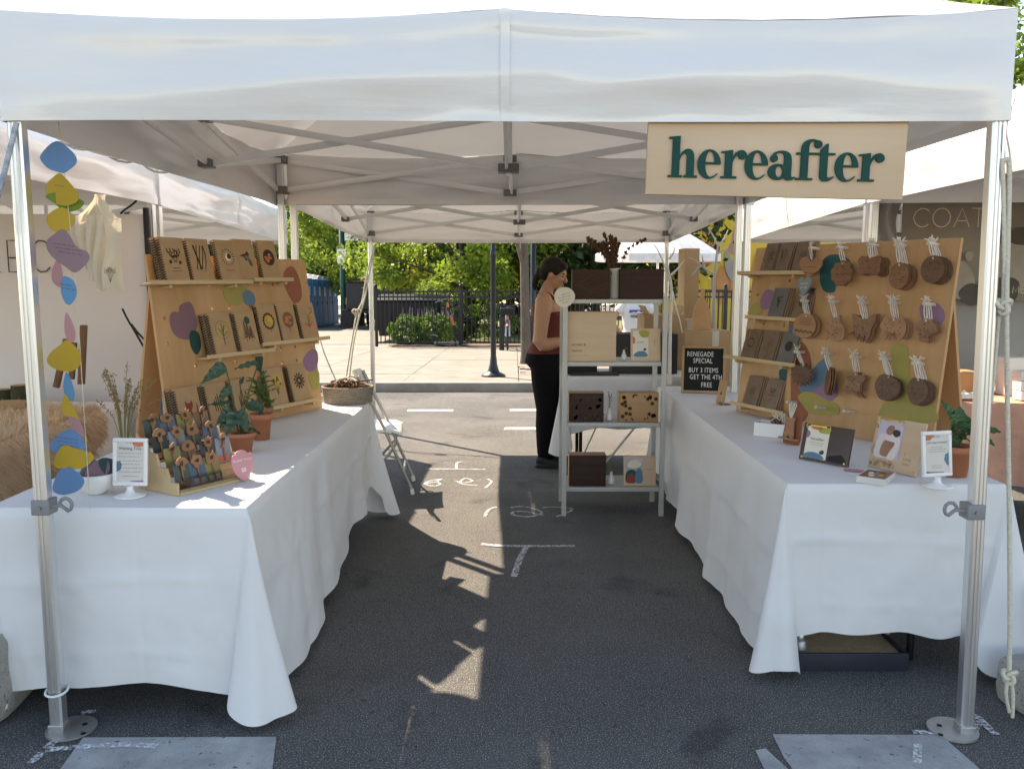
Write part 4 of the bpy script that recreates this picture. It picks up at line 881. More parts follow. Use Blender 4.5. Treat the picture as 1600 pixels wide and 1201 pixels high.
dried('white vase of dried grasses behind the white sign on the left table', vb, [(0, 0), (.038, 0), (.042, .01), (.042, .085), (.046, .10), (.042, .10), (.038, .09)], 26, 3, spread=.19, h=.34)
# ------------------------------------------------------------------ potted plants
m_terra = mat('terracotta', (.46, .17, .085), .8, var=.1, vscale=9, bump=.1)
m_soil = mat('soil', (.03, .02, .014), 1.0, var=.4, vscale=60, bump=1)
m_leafd = mat('dark leaf', (.014, .05, .022), .35, col2=(.03, .085, .03), vscale=14, coat=.2, transl=.12); m_leafg = mat('bright leaf', (.06, .17, .025), .4, col2=(.10, .24, .04), vscale=12, transl=.25); m_stem = mat('green stem', (.05, .07, .025), .6)
m_under = mat('leaf ribs', (.10, .16, .06), .5)
def pot(t, R=.06, Hh=.10):
    part('pot', MB().lathe([(0, .001), (R * .72, 0), (R * .95, Hh * .78), (R * 1.08, Hh * .78), (R * 1.1, Hh), (R * .98, Hh), (R * .93, Hh * .86), (0, Hh * .86)], 28), m_terra, t)
    part('soil', MB().lathe([(0, Hh * .885), (R * .94, Hh * .88)], 20), m_soil, t)
def leaf3(base, tip, wd, nrm, droop=.1, m=8, curl=.25, heart=False):
    base, tip = Vector(base), Vector(tip); d = tip - base; L_ = d.length; X = d.normalized(); nrm = Vector(nrm); Y = nrm.cross(X).normalized(); Z_ = X.cross(Y)
    mb = MB()
    def fn(u, v):
        wv = (sin(pi * min(1, v * .97 + .03) ** (.55 if heart else .8)) ** (.8)) * wd * (1 - .35 * v if heart else 1); s = (u - .5) * 2
        return base + X * (L_ * v) + Y * (s * wv) + Z_ * (-droop * L_ * v * v + curl * wv * abs(s) ** 1.5 + .004 * sin(22 * v + 2 * s))
    return mb.grid(fn, 9, m + 5)
def plant(label, base, leaves, stems_r=.003, R=.06, Hh=.10, mleaf=m_leafd, name='potted_plant'):
    t = thing(name, label, 'plant', Matrix.Translation(base)); pot(t, R, Hh)
    for (sb, tip, wd, nm, dr) in leaves:
        o = Vector((.01 * sin(tip[0] * 90), .01 * cos(tip[1] * 70), Hh * .8)); mid = Vector(sb) * .5 + o * .5 + Vector((0, 0, .03))
        part('stem', MB().tube(spline([o, mid, Vector(sb)], 6), stems_r, 6), m_stem, t)
        part('leaf', leaf3(sb, tip, wd, nm, dr, heart=wd > .03), mleaf, t)
    return t
pb = atz(378, 706, TZ + .002)
def rel(px, py, b, dy=0.0): return aty(px, py, b.y + dy) - b
plant('terracotta pot of dark green leaves beside the pick rack', pb, [
    (rel(352, 571, pb), rel(312, 598, pb, -.03), .034, (.3, -.8, .5), .12), (rel(404, 567, pb), rel(366, 575, pb, -.02), .022, (.1, -.5, .9), .05),
    (rel(360, 602, pb), rel(342, 626, pb, -.03), .020, (.6, -.6, .4), .1), (rel(362, 628, pb), rel(326, 636, pb, -.02), .016, (.0, -.5, .8), -.15), (rel(384, 632, pb), rel(412, 638, pb, -.02), .026, (.0, -.7, .6), .15),
    (rel(365, 640, pb), rel(338, 660, pb, -.05), .038, (.2, -.9, .4), .2), (rel(372, 642, pb), rel(352, 680, pb, -.06), .036, (.1, -.95, .2), .1), (rel(376, 640, pb), rel(385, 672, pb, -.05), .028, (-.2, -.9, .3), .2),
    (rel(366, 650, pb), rel(340, 668, pb, -.03), .032, (.2, -.8, .5), .2), (rel(384, 668, pb), rel(408, 676, pb, -.03), .010, (0, -.4, .9), .1), (rel(375, 600, pb), rel(381, 588, pb), .010, (0, -.9, .2), .05)], R=.058, Hh=.09)
p2 = atz(409, 686, TZ + .002); rr = rnd(21); lv = []
for k in range(34):
    a = rr.uniform(0, 6.28); z = rr.uniform(.14, .30) if k % 5 else rr.uniform(.20, .24); q = Vector((.012 * cos(a) - .004, .012 * sin(a), z)); ln = rr.uniform(.045, .08) if k % 5 else .11
    lv.append((q, q + Vector((cos(a) * ln * .75, sin(a) * ln * .75, ln * rr.uniform(-.1, .7))), .0065, (0, -.3, 1), .25))
plant('tall slim terracotta pot of bright narrow leaves against the far board', p2, lv, R=.050, Hh=.125, mleaf=m_leafg)
# ------------------------------------------------------------------ rope basket with twigs and handles
m_bask = mat('grey woven rope', (.27, .23, .18), .9, var=.25, vscale=50, bump=.8, bscale=90); m_twig = mat('bark strips', (.24, .145, .07), .9, col2=(.10, .055, .03), vscale=20)
bb = atz(546, 632, TZ + .002) + Vector((-.03, .11, 0))
t = thing('rope_basket', 'low grey rope basket of bark and twigs at the far end of the left table', 'basket', bb)
BR = .155
for k in range(8):
    part('rope_coil', MB().tube([((BR - .012 * sin(pi * (1 - k / 7) * .35)) * cos(2 * pi * i / 40), (BR - .012 * sin(pi * (1 - k / 7) * .35)) * .8 * sin(2 * pi * i / 40), .008 + .0125 * k) for i in range(40)], .0072, 6, closed=True), m_bask, t)
part('base', MB().lathe([(0, .004), (.15, .004)], 24, Matrix.Diagonal((1, .8, 1, 1))), m_bask, t)
rr = rnd(9)
for k in range(34):
    a = rr.uniform(0, 3.14); c = Vector((rr.uniform(-.06, .06), rr.uniform(-.05, .05), .07 + .05 * rr.random())); ln = rr.uniform(.05, .10); d = Vector((cos(a), sin(a) * .8, rr.uniform(-.12, .25)))
    ps = [c - d * ln, c + Vector((rr.uniform(-.015, .015), rr.uniform(-.01, .01), rr.uniform(0, .02))), c + d * ln]
    single('bark_twig', MB(Matrix.Translation(bb)).tube(spline(ps, 4), [rr.uniform(.003, .006)] * 9, 6), m_twig, 'brown curl of bark or twig lying in the rope basket', 'twig', 'bark twigs in the rope basket')
for k in range(3):
    single('rattan_ring', MB(Matrix.Translation(bb + Vector((-.02 + .02 * k, -.03 + .02 * k, .10)))).tube([(.055 * cos(pi * i / 14), .01 * sin(i), .045 * sin(pi * i / 14) + .006 * k) for i in range(15)], .0042, 6), m_rope if k == 1 else m_ply, f'{("front", "middle cream", "rear")[k]} bent hoop standing up from the twigs in the basket', 'hoop', 'rattan hoops in the basket')
# ------------------------------------------------------------------ white folding chair behind the left table
def chair():
    f1 = gnd(645, 772); ch = thing('folding_chair', 'white folding chair with grey metal legs behind the left table', 'chair', (f1.x - .2, f1.y + .2, 0))
    Fc = frame((f1.x, f1.y, 0), Vector((cos(.10), sin(.10), 0)), Vector((-sin(.10), cos(.10), 0)), (0, 0, 1))      # x = forward, y = across
    m_leg = mat('grey tube steel', (.42, .41, .39), .4, .7, var=.08)
    for y in (0, .40):
        part('front_leg', MB(Fc).tube([(0, y, .02), (-.19, y, .47), (-.36, y, .84)], .011, 8), m_leg, ch, True)
        part('rear_leg', MB(Fc).tube(spline([(-.12, y + (.02 if y == 0 else -.02), .43), (-.13, y + (.02 if y == 0 else -.02), .33), (-.30, y + (.02 if y == 0 else -.02), .14), (-.42, y + (.02 if y == 0 else -.02), .02)], 5), .011, 8), m_leg, ch, True)
        for q in ((0, y), (-.42, y + (.02 if y == 0 else -.02))): part('foot_cap', MB(Fc).cyl((q[0], q[1], 0.001), (q[0] - .008, q[1], .04), .014, n=10), m_white, ch, True)
    part('front_crossbar', MB(Fc).tube([(-.06, 0, .16), (-.06, .40, .16)], .008, 8), m_leg, ch, True); part('rear_crossbar', MB(Fc).tube([(-.36, .02, .085), (-.36, .38, .085)], .008, 8), m_leg, ch, True)
    def seat(u, v):
        x = -.46 + .39 * u; y = -.01 + .42 * v; return Fc @ Vector((x, y, .45 + .012 * (abs(2 * v - 1) ** 3) + .02 * u * (1 - u) - (.02 * max(0, u - .85) / .15)))
    s = MB().grid(seat, 14, 14); b = len(s.v); s.add([(p[0], p[1], p[2] - .02) for p in s.v], [tuple(reversed(f)) for f in s.f], True)
    rim = [i for i in range(14)] + [13 + 14 * j for j in range(1, 14)] + [13 * 14 + i for i in range(12, -1, -1)] + [14 * j for j in range(12, 0, -1)]
    s.f += [(rim[i], rim[i] + b, rim[(i + 1) % len(rim)] + b, rim[(i + 1) % len(rim)]) for i in range(len(rim))]; s.sm += [False] * len(rim); s.mi += [0] * len(rim)
    part('seat', s, m_white, ch, True)
    def back(u, v):
        e = 1 - .10 * max(0, (v - .6) / .4) ** 2; y = .20 + (u - .5) * .43 * e; return Fc @ Vector((-.265 - .11 * v - .03 * (1 - (2 * u - 1) ** 2), y, .62 + .235 * v))
    s = MB().grid(back, 14, 10); s.add([tuple(Vector(p) + Fc.to_3x3() @ Vector((-.012, 0, 0))) for p in s.v], [tuple(reversed(f)) for f in s.f], True)
    part('backrest', s, m_white, ch, True)
chair()
# ------------------------------------------------------------------ wooden shop sign
sg_o = aty(1008, 304, 0.0); sg_r = aty(1408, 313, 0.0)
SX = (sg_r - sg_o).normalized(); SW = (sg_r - sg_o).length; SGF = frame(sg_o, SX, Vector((0, -1, 0)).cross(SX), (0, -1, 0))
t = thing('shop_sign', 'pale plywood sign with raised green letters reading hereafter', 'sign', SGF)
part('panel', MB().box((SW / 2, 0.145, 0.0), (SW, 0.29, 0.018), bev=0.0015), m_plyp, t)
for x in (.05, SW - .05): part('hanging_strap', MB().box((x, .30, -.012), (.02, .06, .002)), m_black, t)
def ring_poly(c, ro, ri, a0, a1, ci=None, n=26, taper=(1, 1)):
    ci = ci or c; out = []; inn = []
    for i in range(n + 1):
        f = i / n; a = radians(a0 + (a1 - a0) * f); o = (c[0] + ro[0] * cos(a), c[1] + ro[1] * sin(a)); q = (ci[0] + ri[0] * cos(a), ci[1] + ri[1] * sin(a))
        k = min(1, (taper[0] + (1 - taper[0]) * f * 6)) if f < .5 else min(1, taper[1] + (1 - taper[1]) * (1 - f) * 6)
        out.append(o); inn.append((o[0] + (q[0] - o[0]) * k, o[1] + (q[1] - o[1]) * k))
    return out, inn
def letter(ch):
    R = lambda x0, x1, y0, y1: [(x0, y0), (x1, y0), (x1, y1), (x0, y1)]
    Cc = lambda x, y, r: [(x + r * cos(2 * pi * i / 18), y + r * sin(2 * pi * i / 18)) for i in range(18)]
    S = lambda *p: smooth_poly(list(p), 4)
    strips = []; polys = []
    if ch == 'h':
        polys = [R(.13, .40, 0, 1.42), [(0, 1.36), (.0, 1.42), (.40, 1.46), (.40, 1.34), (.13, 1.34)], R(0, .51, 0, .075), R(.66, .93, 0, .66), R(.57, 1.05, 0, .075)]
        strips = [([(.36, .60), (.42, .78), (.52, .93), (.66, 1.01), (.80, .99), (.90, .86), (.93, .64)], [(.38, .52), (.43, .68), (.50, .80), (.56, .85), (.62, .84), (.66, .76), (.66, .62)])]
    elif ch == 'e':
        strips = [ring_poly((.42, .49), (.42, .52), (.17, .45), 0, 322, (.45, .50), 34, (1, .12))]
        polys = [R(.22, .835, .485, .56)]
    elif ch == 'r':
        polys = [R(.14, .41, 0, .97), [(0, .90), (0, .95), (.41, 1.01), (.41, .88)], R(0, .58, 0, .075), Cc(.76, .83, .155)]
        strips = [([(.38, .62), (.46, .82), (.57, .96), (.72, 1.01), (.84, .98)], [(.40, .52), (.47, .70), (.56, .82), (.66, .86), (.78, .88)])]
    elif ch == 'a':
        strips = [ring_poly((.35, .27), (.35, .29), (.13, .20), 0, 360, (.40, .28), 30), ([(.11, .80), (.20, .95), (.42, 1.02), (.66, .99), (.80, .86), (.84, .62), (.84, .18)], [(.24, .80), (.30, .91), (.40, .95), (.50, .93), (.56, .84), (.57, .62), (.57, .15)]),
                  ([(.57, .20), (.60, .06), (.72, -.02), (.88, -.01), (1.0, .08)], [(.84, .22), (.845, .14), (.87, .10), (.93, .10), (.98, .12)])]
        polys = [Cc(.20, .745, .135)]
    elif ch == 'f':
        polys = [R(.17, .44, 0, 1.12), R(.02, .62, 0, .075), R(0, .80, .90, .975), Cc(.77, 1.27, .14)]
        strips = [([(.17, 1.08), (.21, 1.26), (.34, 1.40), (.55, 1.45), (.76, 1.41)], [(.44, 1.08), (.45, 1.22), (.49, 1.32), (.58, 1.37), (.72, 1.37)])]
    elif ch == 't':
        polys = [[(.17, .20), (.44, .20), (.44, 1.30), (.38, 1.30), (.17, 1.08)], R(-.02, .70, .90, .975)]
        strips = [([(.17, .22), (.20, .06), (.34, -.03), (.52, -.01), (.70, .12)], [(.44, .24), (.445, .16), (.48, .11), (.55, .11), (.67, .16)])]
    return strips, polys
XH = aty(1100, 238, -.02).z - aty(1100, 280, -.02).z
wd = dict(h=1.055, e=.85, r=.86, a=1.0, f=.70, t=.72)
tx0 = (SGF.inverted() @ aty(1043, 277, -.01)); xx = tx0.x; yb = tx0.y
word = 'hereafter'; tot = sum(wd[c] for c in word); sc_ = ((SGF.inverted() @ aty(1376, 284, -.01)).x - xx) / tot
for i, ch in enumerate(word):
    mb = MB(Matrix.Translation((xx, yb + 0.004 * i * 0, 0.0092)) @ Matrix.Diagonal((sc_, sc_ * 1.0, 1, 1))); st, po = letter(ch); k = 0
    for o, inn in st:
        n = len(o); z1 = 0.0075 + .0002 * k; k += 1
        if len(o) < 20:
            o = [tuple(p) for p in spline([(*q, 0) for q in o], 4)]; inn = [tuple(p) for p in spline([(*q, 0) for q in inn], 4)]; n = len(o)
        vs = [(p[0], p[1], z1) for p in o] + [(p[0], p[1], z1) for p in inn] + [(p[0], p[1], 0) for p in o] + [(p[0], p[1], 0) for p in inn]
        fs = []
        for j in range(n - 1): fs += [(j, n + j, n + j + 1, j + 1), (2 * n + j, j, j + 1, 2 * n + j + 1), (n + j, 3 * n + j, 3 * n + j + 1, n + j + 1)]
        fs += [(0, 2 * n, 3 * n, n), (n - 1, 2 * n - 1, 4 * n - 1, 3 * n - 1)]
        mb.add(vs, fs)
    for p in po: mb.prism(p, 0, 0.0075 + .0002 * k, back=False); k += 1
    part('letter', mb, m_green, t); xx += wd[ch] * sc_
# ------------------------------------------------------------------ wooden ornaments on dowel pegs
m_dow = mat('pale dowel', (.62, .52, .42), .6, var=.06, vscale=20); m_rib = mat('cream ribbon', (.78, .74, .66), .8, var=.05, transl=.15)
m_orn = mat('ornament alder', (.27, .125, .055), .5, col2=(.17, .072, .03), vscale=4, stretch=(1, 7, 1)); m_ornd = mat('ornament walnut', (.15, .070, .034), .5, col2=(.085, .038, .018), vscale=4, stretch=(1, 7, 1))
m_ornl = mat('ornament cherry', (.40, .205, .105), .5, col2=(.31, .145, .07), vscale=4, stretch=(1, 7, 1))
def orn_shape(k, w_, h_):
    a, b = w_ / 2, h_ / 2
    if k == 'heart': return smooth_poly([(0, b * .55), (a * .35, b * .95), (a * .85, b * .85), (a, b * .3), (a * .7, -b * .35), (a * .1, -b), (-a * .1, -b), (-a * .7, -b * .35), (-a, b * .3), (-a * .85, b * .85), (-a * .35, b * .95)], 3)
    if k == 'wreath': return [(a * (1 + .07 * sin(9 * t)) * cos(t), b * (1 + .07 * sin(9 * t)) * sin(t)) for t in [2 * pi * i / 54 for i in range(54)]]
    if k == 'plaque': return smooth_poly([(-a, b * .55), (-a * .7, b), (-a * .3, b * .85), (a * .3, b * .85), (a * .7, b), (a, b * .55), (a * .9, 0), (a, -b * .55), (a * .7, -b), (a * .3, -b * .85), (-a * .3, -b * .85), (-a * .7, -b), (-a, -b * .55), (-a * .9, 0)], 3)
    if k == 'cat': return smooth_poly([(-a * .2, b * .9), (a * .1, b * .65), (a * .5, b), (a * .6, b * .5), (a, -.1 * b), (a * .9, -b * .8), (a * .2, -b), (-a * .4, -b * .75), (-a, -b * .9), (-a * .6, -b * .5), (-a * .5, b * .1), (-a * .8, b * .6)], 3)
    if k == 'crab': return smooth_poly([(-a * .2, b * .6), (a * .1, b * .5), (a * .4, b * .6), (a * .9, b), (a, b * .5), (a * .75, -.1 * b), (a * .8, -b * .4), (a * .55, -b), (a * .4, -b * .5), (a * .15, -b), (0, -b * .45), (-a * .35, -b * .95), (-a * .45, -b * .35), (-a, -b * .6), (-a * .7, 0), (-a * .9, b * .75), (-a * .5, b * .7)], 3)
    if k == 'bison': return smooth_poly([(-a * .8, b * .6), (-a * .4, b), (a * .1, b * .7), (a * .6, b * .8), (a * .95, b * .3), (a, -.4 * b), (a * .8, -b * .9), (a * .45, -b * .9), (a * .3, -b * .5), (-a * .2, -b * .5), (-a * .4, -b), (-a * .8, -b * .9), (-a * .75, -b * .3), (-a, 0)], 3)
    if k == 'mushroom': return smooth_poly([(-a * .9, .1 * b), (-a * .6, b * .75), (0, b), (a * .7, b * .7), (a, .05 * b), (a * .5, -b * .3), (a * .45, -b * .85), (0, -b), (-a * .45, -b * .85), (-a * .5, -b * .25)], 3)
    if k == 'sun': return [(a * (1.05 if i % 2 else .74) * cos(2 * pi * i / 32), b * (1.05 if i % 2 else .74) * sin(2 * pi * i / 32)) for i in range(32)]
    if k == 'state': return [(-a, -b * .75), (-a * .9, b * .8), (a * .2, b), (a * .3, b * .75), (a * .85, b * .8), (a, b * .5), (a * .65, .1 * b), (a * .75, -b * .4), (a * .45, -b * .6), (a, -b), (a * .5, -b * .9), (a * .1, -b * .8)]
    if k == 'rough': return blob(0, 0, a, b, 7, 34, .12)
    return [(a * cos(2 * pi * i / 30), b * sin(2 * pi * i / 30)) for i in range(30)]
def r2(px, py, off): return Vector((*uvr(px, py, off), off))
OFF = ZN + .055
spec = [((1265, 387), (1267, 417), 36, 29, 'heart', 1, 'l', 'pale heart'), ((1309, 386), (1316, 427), 31, 37, 'wreath', 2, 'm', 'wreath edged round'), ((1356, 382), (1359, 415), 36, 29, 'plaque', 4, 'm', 'scalloped plaque'), ((1399, 382), (1405, 431), 30, 40, 'disc', 4, 'm', 'plain round disc'), ((1450, 380), (1458, 421), 36, 42, 'disc', 4, 'd', 'dark round'),
        ((1252, 469), (1258, 509), 33, 37, 'disc', 3, 'l', 'pale round mountain'), ((1296, 470), (1303, 512), 28, 40, 'cat', 2, 'l', 'curled cat'), ((1342, 472), (1347, 511), 36, 46, 'crab', 3, 'm', 'many-legged crab'), ((1390, 472), (1396, 511), 40, 37, 'bison', 3, 'l', 'patterned bison'), ((1444, 474), (1446, 516), 32, 36, 'mushroom', 3, 'm', 'mushroom shaped'),
        ((1242, 549), (1253, 585), 31, 34, 'sun', 2, 'd', 'sun shaped'), ((1285, 551), (1294, 595), 18, 43, 'disc', 3, 'm', 'narrow oval'), ((1330, 557), (1335, 600), 27, 39, 'state', 3, 'm', 'boot shaped state'), ((1376, 560), (1386, 605), 34, 41, 'rough', 3, 'd', 'round bear'), ((1427, 567), (1434, 611), 30, 43, 'rough', 4, 'd', 'rough edged dark')]
empt = [(1231, 628), (1276, 636), (1320, 642)]
def ribbon_part(parent, top, bot, seed, tuft=True, n=2):
    r = rnd(seed); mb = MB()
    part('ribbon', MB().tube(spline([bot + Vector((0, -.004, .001)), bot.lerp(top, .5) + Vector((-.006, 0, .003)), top + Vector((0, .007, 0)), bot.lerp(top, .5) + Vector((.006, 0, .003)), bot + Vector((.002, -.004, .001))], 4), .0024, 5), m_rib, parent)
    for k in range(n):
        d = Vector((r.uniform(-.026, .026), r.uniform(.012, .034), r.uniform(-.004, .014))); part('ribbon_end', MB().tube(spline([top + Vector((0, .005, .002)), top + d * .6 + Vector((0, .006, .003)), top + d], 3), [.0022] * 7, 5), m_rib, parent)
rs_ = rnd(31); ordw = ['', ', second in its stack', ', third in its stack', ', rearmost of its stack']
for i, (pg, oc, w_, h_, kd, n, tone, nm) in enumerate(spec):
    pp = r2(*pg, ZN + .065)
    part('peg', MB().cyl((pp.x, pp.y, ZN), (pp.x, pp.y, ZN + .068), .0085, n=14), m_dow, tr)
    for k in range(n):
        off = ZN + .058 - .0115 * k; c = r2(*oc, OFF); top = Vector((pp.x, pp.y + .004, off))
        e = r2(oc[0] + w_ / 2, oc[1], OFF).x - r2(oc[0] - w_ / 2, oc[1], OFF).x; hh = r2(oc[0], oc[1] - h_ / 2, OFF).y - r2(oc[0], oc[1] + h_ / 2, OFF).y
        sw = rs_.uniform(-.12, .22) + .28; e *= .86; hh *= 1.04
        if nm == 'narrow oval': sw = -.55; e *= 1.5
        mt = {'l': m_ornl, 'm': m_orn, 'd': m_ornd}[tone]
        Mo = FR @ Matrix.Translation((c.x + .004 * k, c.y - .001 * k, off)) @ Matrix.Rotation(sw, 4, 'Y') @ Matrix.Rotation(rs_.uniform(-.08, .08), 4, 'Z')
        rowname = ('top', 'middle', 'lower')[i // 5]
        t = thing('ornament', f'{nm} wooden ornament, {rowname} row of pegs' + ordw[min(k, 3)] if not (k == 3 or (k == n - 1 and k > 1)) else f'{nm} wooden ornament, {rowname} row of pegs, rearmost of its stack', 'ornament', Mo, 'wooden ornaments on the right board')
        sh = orn_shape(kd, e, hh)
        part('body', MB().prism(sh, -.0025, .0025), mt, t); 
        if k < 1:
            en = MB(); q = rnd(i)
            if nm == 'pale heart':
                for yy in (0.0,): ribbon(en, [(-e * .28, yy - .004), (0, yy + .001), (e * .28, yy - .002)], .0022, .0029)
                for j in range(5): en.add([(x, y, .0029) for x, y in leaf2(-e * .2 + j * e * .1, -hh * .38, 1.0 + .3 * j, .010, .003)], [tuple(range(10))])
            elif nm == 'pale round mountain':
                for j in range(3): ribbon(en, [(-e * .4 + e * .1 * m_, -hh * (.28 - .03 * j) + (.006 if m_ % 2 else -.002)) for m_ in range(9)], .0022, .0029)
                for j in range(4): ribbon(en, [(-e * .25, hh * (.05 + .09 * j)), (e * .25, hh * (.06 + .09 * j))], .0018, .0029)
            else:
                for j in range(30):
                    x, y = q.uniform(-.32, .32) * e, q.uniform(-.34, .30) * hh; L2 = leaf2(x, y, q.uniform(0, 6.28), .010, .0014); en.add([(a_, b_, .0029) for a_, b_ in L2], [tuple(range(len(L2)))])
            part('engraving', en, m_burn, t)['kind'] = 'stuff'
        loc = Mo.inverted() @ (FR @ top); ribbon_part(t, loc, Vector((0, hh * .40 if kd not in ('crab', 'bison') else hh * .3, 0)), i * 7 + k, n=4)
for k, pg in enumerate(empt):
    pp = r2(*pg, ZN + .06); part('peg', MB().cyl((pp.x, pp.y, ZN), (pp.x, pp.y, ZN + .068), .0085, n=14), m_dow, tr)
# grey heart price sign hanging among them
c = r2(1257, 447, OFF + .01); t = tag(link('price_sign', MB().prism(orn_shape('heart', .118, .098), -.002, .002).mesh('price_sign'), mat('grey blue card', '#7f8d92', .6, var=.03), None, False, FR @ Matrix.Translation((c.x, c.y, OFF + .012)) @ Matrix.Rotation(-.2, 4, 'Y')), 'grey blue heart sign with ornament prices', 'sign')
text_mesh('lettering', 'ORNAMENTS', .0115, m_ink, t, Matrix.Translation((0, .012, .0026)), spacing=1.1); text_mesh('lettering', '$15 · $18', .0145, m_ink, t, Matrix.Translation((0, -.008, .0026)))
# ------------------------------------------------------------------ greeting cards on the far board
m_card = mat('sleeved kraft card', (.46, .30, .18), .5, col2=(.36, .22, .125), vscale=10, coat=.3); m_env = mat('plum envelope', (.17, .085, .10), .6, var=.1, coat=.4); m_cardg = mat('sleeved grey card', (.30, .28, .27), .5, var=.1, coat=.7)
CWd, CHt = .118, .170
cme = MB().box((CWd / 2, CHt / 2, 0), (CWd, CHt, .0022)).mesh('card'); cme.materials.append(m_card); eme = MB().box((CWd / 2, CHt / 2, 0), (CWd + .004, CHt + .004, .002)).mesh('envelope'); eme.materials.append(m_env)
gme = MB().box((CWd / 2, CHt / 2, 0), (CWd, CHt, .0022)).mesh('card'); gme.materials.append(m_cardg)
m_slv = mat('clear sleeve', (.9, .9, .9), .12, var=0); nt_ = m_slv.node_tree; pb_ = nt_.nodes['Principled BSDF']; tp_ = nt_.nodes.new('ShaderNodeBsdfTransparent'); gl_ = nt_.nodes.new('ShaderNodeBsdfGlossy'); gl_.inputs['Roughness'].default_value = .12
mx_ = nt_.nodes.new('ShaderNodeMixShader'); fr_ = nt_.nodes.new('ShaderNodeFresnel'); fr_.inputs[0].default_value = 1.6; nt_.links.new(fr_.outputs[0], mx_.inputs[0]); nt_.links.new(tp_.outputs[0], mx_.inputs[1]); nt_.links.new(gl_.outputs[0], mx_.inputs[2]); nt_.links.new(mx_.outputs[0], nt_.nodes['Material Output'].inputs[0])
def wrink(u, v, s): return Vector((-.003 + (CWd + .006) * u, -.002 + (CHt + .008) * v, .003 + .0022 * mnoise.noise((u * 4, v * 5, s)) + .0012 * mnoise.noise((u * 11, v * 13, s))))
cards_ = [((1187, 423), R1, 2, 'name tag', 0), ((1206, 423), R1, 5, 'plain', 0), ((1236, 424), R1, 3, 'heart knot', 0), ((1199, 492), R2, 4, 'praying hands', 1), ((1235, 496), R2, 2, 'shaded', 0),
          ((1157, 553), R3, 3, 'leafy', 0), ((1184, 560), R3, 3, 'flower', 0), ((1213, 569), R3, 2, 'dark round animal', 1), ((1160, 626), R4, 3, 'glossy', 0), ((1189, 636), R4, 4, 'written', 0)]
for i, (px, sh, n, nm, gr) in enumerate(cards_):
    x0 = uvr(px[0], px[1], .055)[0]; shn = ('top', 'second', 'third', 'bottom')[[R1, R2, R3, R4].index(sh)]
    for k in range(n - 1, -1, -1):
        Mc = FR @ Matrix.Translation((x0 + .0075 * k, sh[2] + .001, .056 - .011 * k)) @ Matrix.Rotation(radians(-11 + k), 4, 'X')
        t = thing('greeting_card', f'{nm} kraft greeting card, front of its stack on the {shn} card shelf' if k == 0 else f'greeting card {("one","two","three","four")[k-1]} behind the {nm} card, {shn} card shelf', 'card', Mc, 'greeting cards on the right board')
        part('card', gme if gr and k == 0 else cme, None, t); part('envelope', eme, None, t, M=Matrix.Translation((-.002, -.001, -.0035)))
        if k == 0:
            q = rnd(i + 40); en = MB(); kk = ['sprig', 'wave', 'mandala', 'bouquet', 'circle', 'wreath', 'bloomtree', 'circle', 'cactus', 'sprig'][i]; ma = MB(); art(kk, en, ma, .034, i + 60)
            part('engraving', en, m_burnl if not gr else m_burn, t, M=Matrix.Translation((CWd / 2, CHt * .56, .0016)))
            part('sleeve', MB().grid(lambda u, v: wrink(u, v, i), 14, 18), m_slv, t)
            part('price_sticker', MB(Matrix.Translation((CWd * .78, .022, .0012))).prism([(.010 * cos(2 * pi * j / 14), .010 * sin(2 * pi * j / 14)) for j in range(14)], 0, .0006, back=False), m_cardg, t)
# ------------------------------------------------------------------ right table: things standing in front of the board
def lean(a, b, deg, z=TZ + .002):
    A = atz(*a, z); B = atz(*b, z); X = (B - A).normalized(); N0 = X.cross(Vector((0, 0, 1))); Y = Vector((0, 0, cos(radians(deg)))) - N0 * sin(radians(deg)); return frame(A, X, Y, X.cross(Y)), (B - A).length
# letter board
A1 = atz(1064, 613, TZ + .002); X1 = Vector((cos(-.22), sin(-.22), 0)); N1 = X1.cross(Vector((0, 0, 1))); Y1 = Vector((0, 0, cos(.2))) - N1 * sin(.2); F1 = frame(A1, X1, Y1, X1.cross(Y1)); W1 = .285; H1 = .315
t = thing('letter_board', 'black felt letter board with oak frame announcing a special', 'letter board', F1)
m_oak = mat('oak frame', (.42, .25, .11), .5, var=.12, vscale=8); m_felt = mat('black felt', (.012, .012, .013), .95, var=.1, bump=.3, bscale=90)
for a, b in (((W1 / 2, .008), (W1, .016)), ((W1 / 2, H1 - .008), (W1, .016)), ((.008, H1 / 2), (.016, H1 - .032)), ((W1 - .008, H1 / 2), (.016, H1 - .032))): part('frame_bar', MB().box((a[0], a[1], 0), (b[0], b[1], .022), bev=.002), m_oak, t)
part('felt', MB().box((W1 / 2, H1 / 2, 0), (W1 - .03, H1 - .03, .008)), m_felt, t)
part('rest', MB().box((W1 / 2, H1 * .42, -.055), (.05, H1 * .80, .006), rot=(radians(14), 0, 0)), m_oak, t)
m_let = mat('white letters', (.80, .80, .78), .5)
for k, (s_, y, x) in enumerate((('RENEGADE', .82, .42), ('SPECIAL', .68, .48), ('BUY 3 ITEMS', .48, .50), ('GET THE 4TH', .335, .56), ('FREE', .17, .58))): text_mesh('letters', s_, .046, m_let, t, Matrix.Translation((W1 * x, H1 * y, .0046)) @ Matrix.Diagonal((.70, 1.0, 1, 1)), extrude=.001, spacing=1.10)
F2, W2 = lean((1119, 630), (1143, 637), 9)
t = thing('kraft_tag_stand', 'small kraft wood card stood beside the letter board', 'card', F2)
part('card', MB().box((.045, .075, 0), (.09, .15, .006)), m_kraft, t); part('foot', MB().box((.065, -.001 + .008, -.02), (.03, .014, .07)), m_orn, t)
en = MB(); 
for j in range(5): L2 = leaf2(.03 + .006 * j, .06 + .004 * (j % 2), .5 + .4 * j, .018, .004); en.add([(a_, b_, .0036) for a_, b_ in L2], [tuple(range(len(L2)))])
